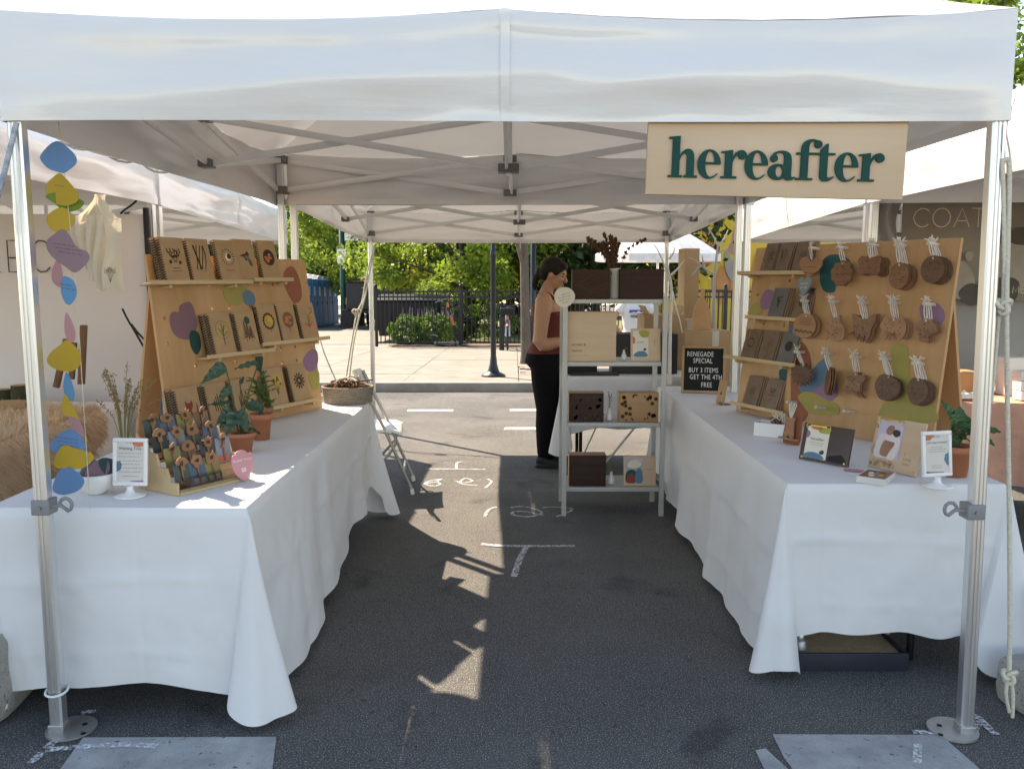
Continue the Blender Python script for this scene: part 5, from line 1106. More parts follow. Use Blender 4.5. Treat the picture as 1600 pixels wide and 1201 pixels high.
part('engraving', en, m_burn, t)
# white tray with a bundle
wb = atz(1211, 683, TZ + .002); t = thing('white_tray', 'small white open box with a corded bundle inside', 'box', Matrix.Translation(wb + Vector((0.0, .05, 0))) @ Matrix.Rotation(-.55, 4, 'Z'))
for c, d in (((0, -.05, .033), (.15, .004, .066)), ((0, .05, .033), (.15, .004, .066)), ((-.073, 0, .033), (.004, .096, .066)), ((.073, 0, .033), (.004, .096, .066))): part('wall', MB().box(c, d), m_white, t)
part('floor_panel', MB().box((0, 0, .003), (.142, .096, .004)), m_white, t)
bn = thing('corded_bundle', 'round wooden pieces tied with cream cord in the white box', 'ornament', Matrix.Translation(wb + Vector((.02, .05, .05))))
for k in range(4): part('disc', MB(Matrix.Translation((.012 * k - .02, 0, .012)) @ Matrix.Rotation(1.2, 4, 'Y')).prism([(.03 * cos(2 * pi * j / 18), .03 * sin(2 * pi * j / 18)) for j in range(18)], 0, .004), m_orn, bn)
rq = rnd(2)
for k in range(7): part('cord', MB().tube(spline([(0, 0, .02), (rq.uniform(-.03, .05), rq.uniform(-.03, .03), .055), (rq.uniform(-.05, .07), rq.uniform(-.05, .03), .03)], 5), .0022, 5), m_rib, bn)
# bear ornament on its terracotta coloured stand
F3, W3 = lean((1224, 690), (1254, 697), 8)
t = thing('ornament_stand', 'rust board with a carved bear ornament on a little shelf', 'ornament stand', F3)
part('back', MB().prism(smooth_poly([(0, 0), (.095, 0), (.095, .10), (.085, .155), (.05, .17), (.012, .155), (0, .10)], 3), -.003, .003), P_['terra'], t); part('shelf', MB().box((.047, .022, .02), (.095, .008, .035)), m_ornl, t)
part('bear', MB(Matrix.Translation((.045, .075, .018))).prism(smooth_poly([(-.022, .035), (-.028, .046), (-.016, .048), (0, .043), (.016, .048), (.028, .046), (.022, .03), (.024, .0), (.028, -.046), (.008, -.048), (0, -.03), (-.008, -.048), (-.028, -.046), (-.024, 0)], 3), -.004, .004), m_ornl, t)
q0 = Vector((.045, .115, .018)); tp3 = Vector((.047, .155, .02))
for k in range(5): part('ribbon', MB().tube(spline([q0, q0.lerp(tp3, .6) + Vector((.006 * (k - 2), 0, .004)), tp3 + Vector((.011 * (k - 2), .03 + .006 * (k % 2), 0))], 4), .0024, 5), m_rib, t)
# photo clip boards
m_wal = mat('dark walnut', (.070, .036, .024), .45, col2=(.040, .021, .014), vscale=3, stretch=(1, 9, 1), coat=.1)
m_map = mat('pale maple', (.62, .44, .30), .5, col2=(.56, .385, .25), vscale=3, stretch=(1, 7, 1), coat=.05)
m_cream = mat('cream card', (.72, .67, .57), .6, var=.02)
def clipboard(label, a, b, hpx, mt, dark):
    F, W_ = lean(a, b, 14); Hh = W_ * hpx
    t = thing('photo_clipboard', label, 'photo board', F, 'wooden photo clip boards')
    part('board', MB().box((W_ / 2, Hh / 2, 0), (W_, Hh, .012), bev=.001), mt, t)
    part('easel_leg', MB().box((W_ / 2, Hh * .40, -.05), (.03, Hh * .78, .004), rot=(radians(20), 0, 0)), mt, t)
    cl = spline([(W_ * .08, Hh * .86, .009), (W_ * .10, Hh * .99, .010), (W_ * .52, Hh * .99, .010), (W_ * .54, Hh * .87, .009)], 5); part('brass_clip', MB().tube(cl, .0022, 6), m_gold, t)
    part('clip_plate', MB().box((W_ * .31, Hh * .955, .009), (W_ * .34, .008, .004), bev=.001), m_gold, t)
    for x in (.06, .93): part('brass_pin', MB().cyl((W_ * x, Hh * .07, .005), (W_ * x, Hh * .07, .009), .0042, n=12), m_gold, t)
    return t, F, W_, Hh
t, F, W_, Hh = clipboard('dark walnut clip board holding a cream hereafter card', (1249, 716), (1325, 730), .70, m_wal, True)
pp = part('card', MB().box((W_ * .32, Hh * .50, .0072), (W_ * .46, Hh * .86, .001)), m_cream, t)
for c, pts in (('coral', [(.16, .93), (.20, .86), (.36, .86), (.38, .93)]), ('olive', [(.32, .90), (.34, .79), (.48, .77), (.55, .80), (.55, .92)]), ('mauve', [(.09, .80), (.14, .78), (.16, .70), (.13, .62), (.09, .62)]), ('blue', [(.09, .08), (.14, .20), (.30, .24), (.44, .19), (.50, .08)]), ('dgreen', [(.40, .24), (.43, .31), (.48, .32), (.50, .25), (.45, .20)])): part('printed_shape', MB().prism(smooth_poly([(x * W_, y * Hh) for x, y in pts], 3), .0078, .0082, back=False), ACC.get(c) or P_[c], pp)
text_mesh('lettering', 'hereafter', .0165, m_dink, pp, Matrix.Translation((W_ * .32, Hh * .60, .0085)));
for j in range(2): scribble('small_print', pp, Matrix.Translation((W_ * .32, Hh * (.50 - .06 * j), .0085)), .07 - .012 * j, .004, j, m_dink)
bk = part('dark_card', MB().prism(smooth_poly([(W_ * .60, Hh * .06), (W_ * .94, Hh * .06), (W_ * .93, Hh * .16), (W_ * .84, Hh * .28), (W_ * .72, Hh * .24), (W_ * .60, Hh * .20)], 3), .0062, .0066, back=False), m_black, t)
t, F, W_, Hh = clipboard('pale maple clip board holding a wedding photo, engraved I LOVE YOU', (1357, 728), (1431, 745), .96, m_map, False)
ph = part('photo', MB().box((W_ * .33, Hh * .58, .0072), (W_ * .52, Hh * .72, .001)), mat('photo sky', (.50, .47, .58), .3, var=.06), t)
m_sk = mat('warm brown tone', (.32, .16, .10), .5, var=.2, vscale=20); m_vl = mat('pale veil tone', (.70, .62, .62), .5, var=.1, vscale=10); m_hr = mat('dark hair tone', (.03, .018, .014), .5)
for c, pts in ((m_vl, [(.08, .24), (.10, .55), (.25, .66), (.50, .70), (.56, .55), (.42, .40), (.35, .24)]), (m_sk, [(.20, .28), (.22, .52), (.32, .60), (.46, .55), (.44, .36), (.38, .26)]), (m_sk, [(.24, .74), (.28, .84), (.38, .86), (.41, .76), (.36, .68), (.28, .68)]), (m_hr, [(.38, .72), (.42, .79), (.52, .78), (.54, .70), (.46, .65)]), (m_vl, [(.36, .23), (.44, .44), (.52, .56), (.58, .52), (.52, .23)]), (m_vl, [(.12, .60), (.20, .68), (.52, .62), (.56, .55), (.30, .56)])):
    k = len(ph.children); part('printed_shape', MB().prism(smooth_poly([(x * W_, y * Hh) for x, y in pts], 3), .0078, .0080 + .0003 * k, back=False), c, ph)
for j, s_ in enumerate(('I', 'LOVE', 'YOU')): text_mesh('engraving', s_, .0145, m_burnl, t, Matrix.Translation((W_ * .70, Hh * (.36 - .09 * j), .0065)), align='LEFT')
en = MB(); rq = rnd(4)
for j in range(26): L2 = leaf2(W_ * rq.uniform(.04, .52), Hh * rq.uniform(.03, .14), rq.uniform(0, 3), .02, .004); ribbon(en, L2 + L2[:1], .0012, .0064)
for j in range(8): L2 = leaf2(W_ * rq.uniform(.02, .07), Hh * rq.uniform(.2, .8), rq.uniform(1, 2.2), .02, .004); ribbon(en, L2 + L2[:1], .0012, .0064)
part('vine_engraving', en, m_burnl, t)
# stack of photo prints and a flat blob
sb = atz(1380, 757, TZ + .002) + Vector((0, .07, 0))
for k in range(9):
    o = single('photo_print', MB().box((0, 0, 0), (.145, .105, .0022)), m_page, ('top photo print of the stack in front of the maple clip board' if k == 8 else ('lowest', 'second', 'third', 'fourth', 'fifth', 'sixth', 'seventh', 'eighth')[min(k, 7)] + ' white photo print from the bottom of the stack by the maple clip board'), 'photo', 'photo prints in a stack', M=Matrix.Translation(sb + Vector((.001 * (k % 3), .001 * (k % 2), .0014 + .0026 * k))) @ Matrix.Rotation(.95 + .03 * sin(k * 3), 4, 'Z'))
    if k == 8:
        im = part('picture', MB().box((0, 0, .0014), (.135, .095, .0006)), mat('dark picture', (.10, .08, .06), .3, col2=(.30, .12, .08), vscale=14), o)
        for j, (c, x, y) in enumerate((('cream', -.03, .01), ('rust', .02, -.02), ('dgreen', .035, .02), ('yellow', -.01, -.02), ('cream', .01, .02))): part('printed_shape', MB().prism(blob(x, y, .016, .011, j, 14), .0018, .0021 + .0002 * j, back=False), ACC[c], im)
single('paper_cutout', MB().prism(blob(0, 0, .05, .022, 9, 22, .12, -.35), 0, .0015), m_pink, 'flat dusty pink cutout lying by the walnut clip board', 'paper', 'paper cutouts', M=Matrix.Translation(atz(1338, 735, TZ + .0035)))
# peace lily behind the right tent leg
pr = atz(1503, 748, TZ + .002) + Vector((.0, .06, 0))
lv = []
for tip, w_ in (((1478, 626), .020), ((1490, 640), .030), ((1502, 634), .034), ((1515, 650), .036), ((1500, 662), .034), ((1486, 672), .028), ((1540, 655), .028), ((1568, 668), .024), ((1560, 690), .026), ((1548, 712), .022), ((1496, 690), .030), ((1512, 684), .034), ((1520, 668), .03), ((1536, 676), .03)):
    e = rel(*tip, pr); b = Vector((0, 0, .125)); s = b.lerp(e, .38) + Vector((0, 0, .03)); lv.append((s, e, w_, (0, -.6, .8), .22))
plant('peace lily in a terracotta pot behind the right tent leg', pr, lv, R=.062, Hh=.12, mleaf=mat('lily leaf', (.022, .085, .022), .35, col2=(.04, .13, .03), vscale=10, coat=.2, transl=.15))
# ------------------------------------------------------------------ crate with a bottle under the right table
c0 = gnd(1232, 1048); c1 = gnd(1425, 1054); cw = c1.x - c0.x
t = thing('storage_crate', 'flat black crate lined with plywood under the right table', 'crate', (c0.x + cw / 2, c0.y + .16, 0))
m_navy = mat('navy plastic', (.020, .024, .038), .5, var=.15)
for c, d in (((cw / 2, .006, .035), (cw, .012, .07)), ((cw / 2, .33, .035), (cw, .012, .07)), ((.006, .168, .035), (.012, .312, .07)), ((cw - .006, .168, .035), (.012, .312, .07))): part('side', MB().box((c0.x + c[0], c0.y + c[1], c[2] + .001), d, bev=.002), m_navy, t, True)
part('plywood_base', MB().box((c0.x + cw / 2, c0.y + .168, .045), (cw - .026, .31, .012)), m_plyedge, t, True)
part('slanted_board', MB().box((c0.x + cw * .78, c0.y + .20, .125), (.03, .26, .012), rot=(0, radians(-38), .5)), m_plyedge, t, True)
bt = Vector((c0.x + .06, c0.y + .06, .052)); t = thing('bottle', 'small steel capped bottle in the crate under the right table', 'bottle', bt)
part('body', MB().lathe([(0, 0), (.026, 0), (.028, .006), (.026, .045), (.018, .058), (0, .058)], 20), m_steel, t); part('cap', MB().lathe([(.018, .058), (.018, .085), (.010, .094), (0, .095)], 18), m_alu, t)
# ------------------------------------------------------------------ ropes and concrete weights
def rope(label, pts, r_=.0075, name='rope', m=None): return single(name, MB().tube(spline(pts, 7), r_, 8), m or m_rope, label, 'rope', 'guy ropes')
a = lambda px, py, y: aty(px, py, y)
m_web = mat('grey webbing', (.55, .55, .55), .7)
single('webbing_loop', MB().grid(lambda u, v: a(1562 + 4 * v + 8 * u * (1 - .3 * v), 195 + 62 * v, -.02), 3, 6), m_web, 'grey webbing loop at the top of the right leg', 'strap')
rope('long cream rope strand outside the right leg, left of the pair', [a(1565, 248, -.02), a(1568, 330, -.02), a(1568, 470, -.01), a(1561, 490, 0), a(1556, 540, .0), a(1548, 630, .0)])
rope('cream rope running from the right tent corner to the ground', [a(1565, 252, -.02), a(1572, 250, -.02), a(1577, 262, -.02), a(1575, 380, -.02), a(1573, 470, -.02), a(1574, 620, .0), a(1577, 800, .0), a(1578, 950, .0), a(1577, 1045, .0)])
def knot(label, c, s=.017):
    P = [c + Vector((s * (sin(t_) + 2 * sin(2 * t_)) * .5, s * .55 * sin(3 * t_), s * (cos(t_) - 2 * cos(2 * t_)) * .5)) for t_ in [2 * pi * i / 36 for i in range(36)]]
    return single('rope_knot', MB().tube(P, .0075, 7, closed=True), m_rope, label, 'knot', 'rope knots')
knot('cream rope knot low on the right rope', a(1577, 1056, 0)); knot('cream rope knot beside the right leg at ornament height', a(1568, 478, -.015))
rope('loose cream rope tail under the right knot', [a(1574, 1062, 0), a(1572, 1085, 0), a(1577, 1112, .01)], .006); rope('second loose rope tail under the right knot', [a(1580, 1062, 0), a(1583, 1085, 0), a(1582, 1120, .01)], .006)
single('pull_tab', MB().box(tuple(a(1545, 650, 0)), (.011, .006, .045), bev=.002), m_white, 'small white pull tab on the right leg rope', 'tab')
m_rb = mat('blue white rope', (.62, .63, .62), .85, col2=(.10, .17, .25), vscale=26, stretch=(1, 1, 1), bump=.5, bscale=90)
rope('blue and white twisted rope at the upper left corner', [a(26, 192, -.03), a(20, 215, -.04), a(10, 255, -.06), a(-2, 300, -.08), a(-20, 360, -.10)], .0085, m=m_rb)
single('zip_tie', MB().tube([Vector((-1.5 + .034 * cos(2 * pi * i / 20), .034 * sin(2 * pi * i / 20), aty(90, 1078, 0).z + .006 * sin(2 * pi * i / 20))) for i in range(20)], .0045, 6, closed=True), m_white, 'white cord tied round the left leg near the ground', 'cord')
def cblock(label, c, d, rot, seed):
    mb = MB(); n = 9
    for ax in range(3):
        for s in (-1, 1):
            def fn(u, v, ax=ax, s=s):
                p = [0, 0, 0]; p[ax] = s; p[(ax + 1) % 3] = (2 * u - 1) * s; p[(ax + 2) % 3] = 2 * v - 1
                q = Vector(p); m4 = (abs(q.x) ** 8 + abs(q.y) ** 8 + abs(q.z) ** 8) ** (1 / 8); q = q / m4; nn = 1 + .035 * mnoise.noise((q.x * 2.2 + seed, q.y * 2.2, q.z * 2.2))
                return (q.x * d[0] / 2 * nn, q.y * d[1] / 2 * nn, q.z * d[2] / 2 * nn)
            mb.grid(fn, n, n)
    return single('concrete_weight', mb, m_cblock, label, 'concrete block', 'concrete tent weights', M=Matrix.Translation(c) @ Matrix.Rotation(rot, 4, 'Z'))
cblock('concrete weight block at the left edge beside the left cloth', Vector((-1.93, .22, .16)), (.42, .5, .33), .12, 1)
cblock('low broken concrete weight by the right tent foot', Vector((1.90, .12, .085)), (.22, .30, .17), .25, 2)
cblock('taller concrete weight behind the rope at the right edge', Vector((2.14, .36, .20)), (.36, .42, .40), -.1, 3)
# ------------------------------------------------------------------ grey metal shelf unit
SY0, SY1, SX0, SX1 = 2.62, 2.97, .345, .965
m_sh = mat('grey enamel shelf', (.46, .46, .44), .45, .2, var=.05)
ts = thing('metal_shelf', 'grey metal shelf unit with four shelves standing in the aisle', 'shelf', ((SX0 + SX1) / 2, (SY0 + SY1) / 2, 0))
SZ = [aty(955, y, SY0).z for y in (762, 661, 566, 468)]
for x in (SX0, SX1):
    for y in (SY0, SY1): part('post', MB().add([(x - .014, y - .014, 0.002), (x + .014, y - .014, 0.002), (x + .014, y + .014, .002), (x - .014, y + .014, .002), (x - .014, y - .014, SZ[3] + .02), (x + .014, y - .014, SZ[3] + .02), (x + .014, y + .014, SZ[3] + .02), (x - .014, y + .014, SZ[3] + .02)], [(0, 3, 2, 1), (4, 5, 6, 7), (0, 1, 5, 4), (1, 2, 6, 5), (2, 3, 7, 6), (3, 0, 4, 7)]), m_sh, ts, True)
for z in SZ: part('shelf_board', MB().box(((SX0 + SX1) / 2, (SY0 + SY1) / 2, z - .012), (SX1 - SX0 - .03, SY1 - SY0 - .006, .026), bev=.002), m_sh, ts, True)
part('brace', MB().tube([(SX0 + .25, SY1, SZ[0] + .02), (SX1 - .08, SY1, SZ[1] - .03)], .008, 6), m_sh, ts, True); part('brace', MB().tube([(SX0 + .10, SY1 + .01, SZ[0] + .02), (SX0 + .26, SY1 + .01, SZ[1] - .03)], .006, 6), m_sh, ts, True)
m_walt = mat('walnut veneer', (.062, .030, .022), .6, spec=.25, col2=(.034, .016, .012), vscale=3, stretch=(1, 1, 10)); m_beech = mat('beech box', (.46, .26, .12), .5, col2=(.39, .205, .085), vscale=3, stretch=(1, 1, 9)); m_ash = mat('pale ash box', (.66, .49, .33), .5, col2=(.59, .42, .27), vscale=2, stretch=(1, 1, 10))
def keepsake(label, x0, x1, ytop, zi, mt, mside, deco, seed, yy=.035, depth=.11):
    a = aty(x0, 600, SY0 + yy).x; b = aty(x1, 600, SY0 + yy).x; z0 = SZ[zi] + .0025; h_ = aty(800, ytop, SY0 + yy).z - z0; y0 = SY0 + yy
    t = thing('keepsake_box', label, 'box', ((a + b) / 2, y0 + depth / 2, z0), 'wooden keepsake boxes on the metal shelf')
    part('body', MB().box(((a + b) / 2, y0 + depth / 2 + .006, z0 + h_ / 2), (b - a, depth - .012, h_), bev=.001), mside, t, True)
    part('front_panel', MB().box(((a + b) / 2 + .001, y0 + .003, z0 + h_ / 2), (b - a - .004, .006, h_ - .002), bev=.001), mt, t, True)
    en = MB(frame(((a + b) / 2, y0 - .0006, z0 + h_ / 2), (1, 0, 0), (0, 0, 1), (0, -1, 0))); W_, H_ = b - a, h_; r = rnd(seed)
    if deco == 'waves':
        for k in range(7): ribbon(en, [(-W_ * .45 + W_ * .9 * i / 12, H_ * (-.38 + .11 * k) + .02 * sin(.5 * i + k * .7) + H_ * .014 * i) for i in range(13)], .004 + .003 * (k % 3))
    elif deco == 'heart':
        for s in (.9, .72, .5): p = orn_shape('heart', W_ * .72 * s, H_ * .95 * s); ribbon(en, p + p[:1], .0028)
        for k in range(14): L2 = leaf2(r.uniform(-.2, .2) * W_, r.uniform(-.2, .25) * H_, r.uniform(0, 6), .02, .004); en.add([(x, y, 0) for x, y in L2], [tuple(range(len(L2)))])
    elif deco == 'leaves':
        for k in range(26): p = blob(r.uniform(-.46, .46) * W_, r.uniform(-.44, .44) * H_, .017, .012, k, 10, .35, r.uniform(0, 3)); en.add([(x, y, 0) for x, y in p], [tuple(range(len(p)))])
    elif deco == 'floral':
        for sx in (-1, 1):
            for k in range(9):
                cx, cy_ = sx * W_ * r.uniform(.22, .43), r.uniform(-.4, .4) * H_
                for j in range(5): L2 = leaf2(cx, cy_, j * 1.256 + k, .016, .005); en.add([(x, y, 0) for x, y in L2], [tuple(range(len(L2)))])
        for k in range(10): L2 = leaf2(r.uniform(-.3, .3) * W_, (.40 if k % 2 else -.40) * H_, r.uniform(0, 6), .018, .005); en.add([(x, y, 0) for x, y in L2], [tuple(range(len(L2)))])
    if deco == 'text':
        for j, s_ in enumerate(('ernest &', 'naomi')): text_mesh('lettering', s_, .026, m_burnl, t, frame((a + .04, y0 - .0008, z0 + h_ * (.34 - .12 * j)), (1, 0, 0), (0, 0, 1), (0, -1, 0)), align='LEFT', world=True)
        ribbon(en, [(-W_ * .40, -H_ * .38), (0, -H_ * .38)], .0012)
    if en.f: part('engraving', en, m_burn if mt is not m_ash else m_burnl, t, True)
    return t
m_dk = m_walt
keepsake('dark walnut box engraved with waves, top shelf left', 893, 951, 421, 3, m_walt, m_walt, 'waves', 1); keepsake('dark walnut box engraved with a heart, top shelf right', 966, 1034, 420, 3, m_walt, m_walt, 'heart', 2)
keepsake('large pale box reading ernest & naomi, second shelf', 883, 962, 487, 2, m_ash, m_ash, 'text', 3)
keepsake('dark box with scattered leaf pattern, third shelf', 889, 944, 614, 1, m_walt, m_beech, 'leaves', 4); keepsake('light brown box engraved with flowers, third shelf', 968, 1030, 614, 1, m_beech, m_beech, 'floral', 5)
keepsake('plain dark walnut box with pale side, bottom shelf', 890, 949, 711, 0, m_walt, m_beech, 'none', 6)
def small_board(label, x0, x1, ytop, zi, photo):
    y0 = SY0 + .045; a = aty(x0, 600, y0).x; b = aty(x1, 600, y0).x; z0 = SZ[zi] + .003; h_ = aty(800, ytop, y0).z - z0; W_ = b - a
    F = frame((a, y0, z0), (1, 0, 0), (0, sin(.17), cos(.17)), (0, -cos(.17), sin(.17)))
    t = thing('photo_clipboard', label, 'photo board', F, 'wooden photo clip boards')
    part('board', MB().box((W_ / 2, h_ / 2, 0), (W_, h_, .01), bev=.001), m_map, t)
    part('easel_leg', MB().box((W_ / 2, h_ * .42, -.04), (.03, h_ * .8, .004), rot=(radians(20), 0, 0)), m_map, t)
    p = part('card', MB().box((W_ * .33, h_ * .52, .006), (W_ * .52, h_ * .82, .001)), m_cream if not photo else mat('photo ground', (.42, .42, .46), .35, var=.2, vscale=20), t)
    sh = (('olive', [(.28, .92), (.36, .74), (.59, .74), (.59, .92)]), ('blue', [(.10, .14), (.20, .28), (.45, .30), (.56, .14)]), ('coral', [(.07, .75), (.14, .70), (.14, .55), (.07, .55)]), ('dgreen', [(.42, .34), (.46, .40), (.52, .38), (.50, .32)])) if not photo else \
         (('dgreen', [(.08, .12), (.08, .45), (.25, .55), (.40, .45), (.38, .12)]), ('rust', [(.10, .12), (.14, .36), (.30, .40), (.36, .12)]), ('blue', [(.36, .12), (.38, .48), (.50, .60), (.58, .45), (.58, .12)]), ('cream', [(.12, .66), (.20, .84), (.46, .86), (.55, .70), (.40, .60), (.22, .60)]))
    for k, (c, pts) in enumerate(sh): part('printed_shape', MB().prism(smooth_poly([(x * W_, y * h_) for x, y in pts], 3), .0066, .0069 + .0002 * k, back=False), ACC.get(c) or P_[c], p)
    if not photo: text_mesh('lettering', 'hereafter', .012, m_dink, p, Matrix.Translation((W_ * .33, h_ * .58, .0076)))
    text_mesh('engraving', 'hereafter', .011, m_burnl, t, Matrix.Translation((W_ * .8, h_ * .55, .0054)) @ (Matrix.Rotation(pi / 2, 4, 'Z') if not photo else I4))
    for x in (.06, .93): part('brass_pin', MB().cyl((W_ * x, h_ * .06, .004), (W_ * x, h_ * .06, .008), .004, n=10), m_gold, t)
small_board('pale clip board with a printed card, second shelf', 985, 1031, 513, 2, False); small_board('pale clip board with a night photo, bottom shelf', 977, 1028, 713, 0, True)
m_matte = mat('matte white ceramic', (.70, .69, .66), .6, var=.02)
bud = [(0, 0), (.016, 0), (.021, .012), (.022, .035), (.012, .06), (.008, .075), (.010, .085), (.007, .084)]
for lab, px, zi, n, sc_, h_ in (('white bud vase with dried lavender, third shelf', 953, 1, 3, 1.0, .13), ('white bud vase with dried stems, bottom shelf', 957, 0, 4, 1.0, .12), ('small white bud vase beside the pale clip board', 974, 2, 1, .8, .02)):
    dried(lab, Vector((aty(px, 600, SY0 + .08).x, SY0 + .08, SZ[zi] + .003)), [(a_ * sc_, b_ * sc_) for a_, b_ in bud], n, px, spread=.035, h=h_, mvase=m_matte, seeds=12, rs=.004)
vt = Vector((aty(958, 600, SY0 + .13).x, SY0 + .13, SZ[3] + .003))
dried('tall white vase of brown sorghum plumes on top of the metal shelf', vt, [(0, 0), (.035, 0), (.036, .01), (.034, .17), (.036, .19), (.033, .19), (.03, .17)], 17, 12, spread=.24, h=.27, mvase=m_matte, seeds=190, rs=.009, jit=.013, f0=.30, matp=mat('brown sorghum', (.11, .052, .025), .9, var=.35, vscale=40))
hp = aty(882, 464, SY0 - .03); t = tag(link('heart_tag', MB().prism(blob(0, 0, .062, .064, 4, 26, .05), -.0015, .0015).mesh('heart_tag'), m_cream, None, False, frame(hp, (1, 0, 0), (0, 0, 1), (0, -1, 0))), 'cream rounded paper tag with writing at the top left of the metal shelf', 'tag')
for j in range(4): scribble('handwriting', t, Matrix.Translation((.004, .018 - .017 * j, .002)) @ Matrix.Rotation(.22, 4, 'Z'), (.05, .085, .075, .04)[j], .009, j, m_dink)
# ------------------------------------------------------------------ people
def remesh(mb, name, vox, smooth=6):
    me = mb.mesh(name + '_raw'); o = bpy.data.objects.new('tmp', me); COL.objects.link(o)
    m1 = o.modifiers.new('r', 'REMESH'); m1.mode = 'VOXEL'; m1.voxel_size = vox; m1.use_smooth_shade = True
    m2 = o.modifiers.new('s', 'SMOOTH'); m2.factor = .5; m2.iterations = smooth
    dg = bpy.context.evaluated_depsgraph_get(); out = bpy.data.meshes.new_from_object(o.evaluated_get(dg)); bpy.data.objects.remove(o); out.name = name; return out
def rings(mb, rs, n=24, M=None):
    """rs: (x, y, z, rx, ry) horizontal elliptical sections, closed ends"""
    vs = []
    for x, y, z, rx, ry in rs: vs += [(x + rx * cos(2 * pi * i / n), y + ry * sin(2 * pi * i / n), z) for i in range(n)]
    k = len(rs); fs = [(j * n + i, j * n + (i + 1) % n, (j + 1) * n + (i + 1) % n, (j + 1) * n + i) for j in range(k - 1) for i in range(n)] + [tuple(range(n - 1, -1, -1)), tuple((k - 1) * n + i for i in range(n))]
    mb.add(vs, fs, True, M)
m_skin = mat('skin', (.46, .25, .16), .5, var=.05, vscale=8, spec=.4); m_skin.node_tree.nodes['Principled BSDF'].inputs['Subsurface Weight'].default_value = .12; m_skin.node_tree.nodes['Principled BSDF'].inputs['Subsurface Scale'].default_value = .01
m_hair = mat('dark brown hair', (.010, .006, .005), .55, spec=.25, var=.4, vscale=30, stretch=(1, 1, 8), bump=.4, bscale=60); m_top = mat('maroon knit', (.115, .018, .014), .85, var=.12, vscale=20, bump=.25, bscale=180); m_pant = mat('black trousers', (.006, .006, .008), .9, spec=.15, var=.2, vscale=9, bump=.3, bscale=12)
m_shoe = mat('black sneaker', (.012, .012, .013), .6); m_eye = mat('dark eye', (.02, .012, .01), .3); m_lip = mat('lip', (.36, .13, .10), .5)
def hand(mb, wrist, d, up, curl=.5, s=1.0, side=1):
    d = Vector(d).normalized(); up = Vector(up); sd_ = d.cross(up).normalized(); up = sd_.cross(d)
    c = wrist + d * .045 * s; F = frame(c, d, sd_, up); mb.ball((0, 0, 0), (.048 * s, .038 * s, .016 * s), 12, 8, F)
    for k in range(4):
        L_ = (.070, .078, .074, .058)[k] * s; b = wrist + d * .078 * s + sd_ * (.027 - .018 * k) * s; j1 = b + d * L_ * .45 - up * L_ * .12 * curl; j2 = j1 + d * L_ * .3 * (1 - curl * .5) - up * L_ * .35 * curl; j3 = j2 + d * L_ * .15 - up * L_ * .25 * curl
        mb.tube([b - d * .02, b, j1, j2, j3], [.010 * s, .0095 * s, .009 * s, .0085 * s, .006 * s], 8)
    b = wrist + d * .025 * s + sd_ * side * .030 * s; mb.tube([wrist + d * .015 * s, b, b + d * .03 * s + sd_ * side * .016 * s - up * .01 * s, b + d * .055 * s + sd_ * side * .014 * s - up * .018 * s], [.014 * s, .013 * s, .011 * s, .007 * s], 8)
W0 = gnd(856, 727); W0 = Vector((W0.x - .005, W0.y, G(W0.y)))
MW = Matrix.Translation(W0) @ Matrix.Rotation(radians(-8), 4, 'Z')
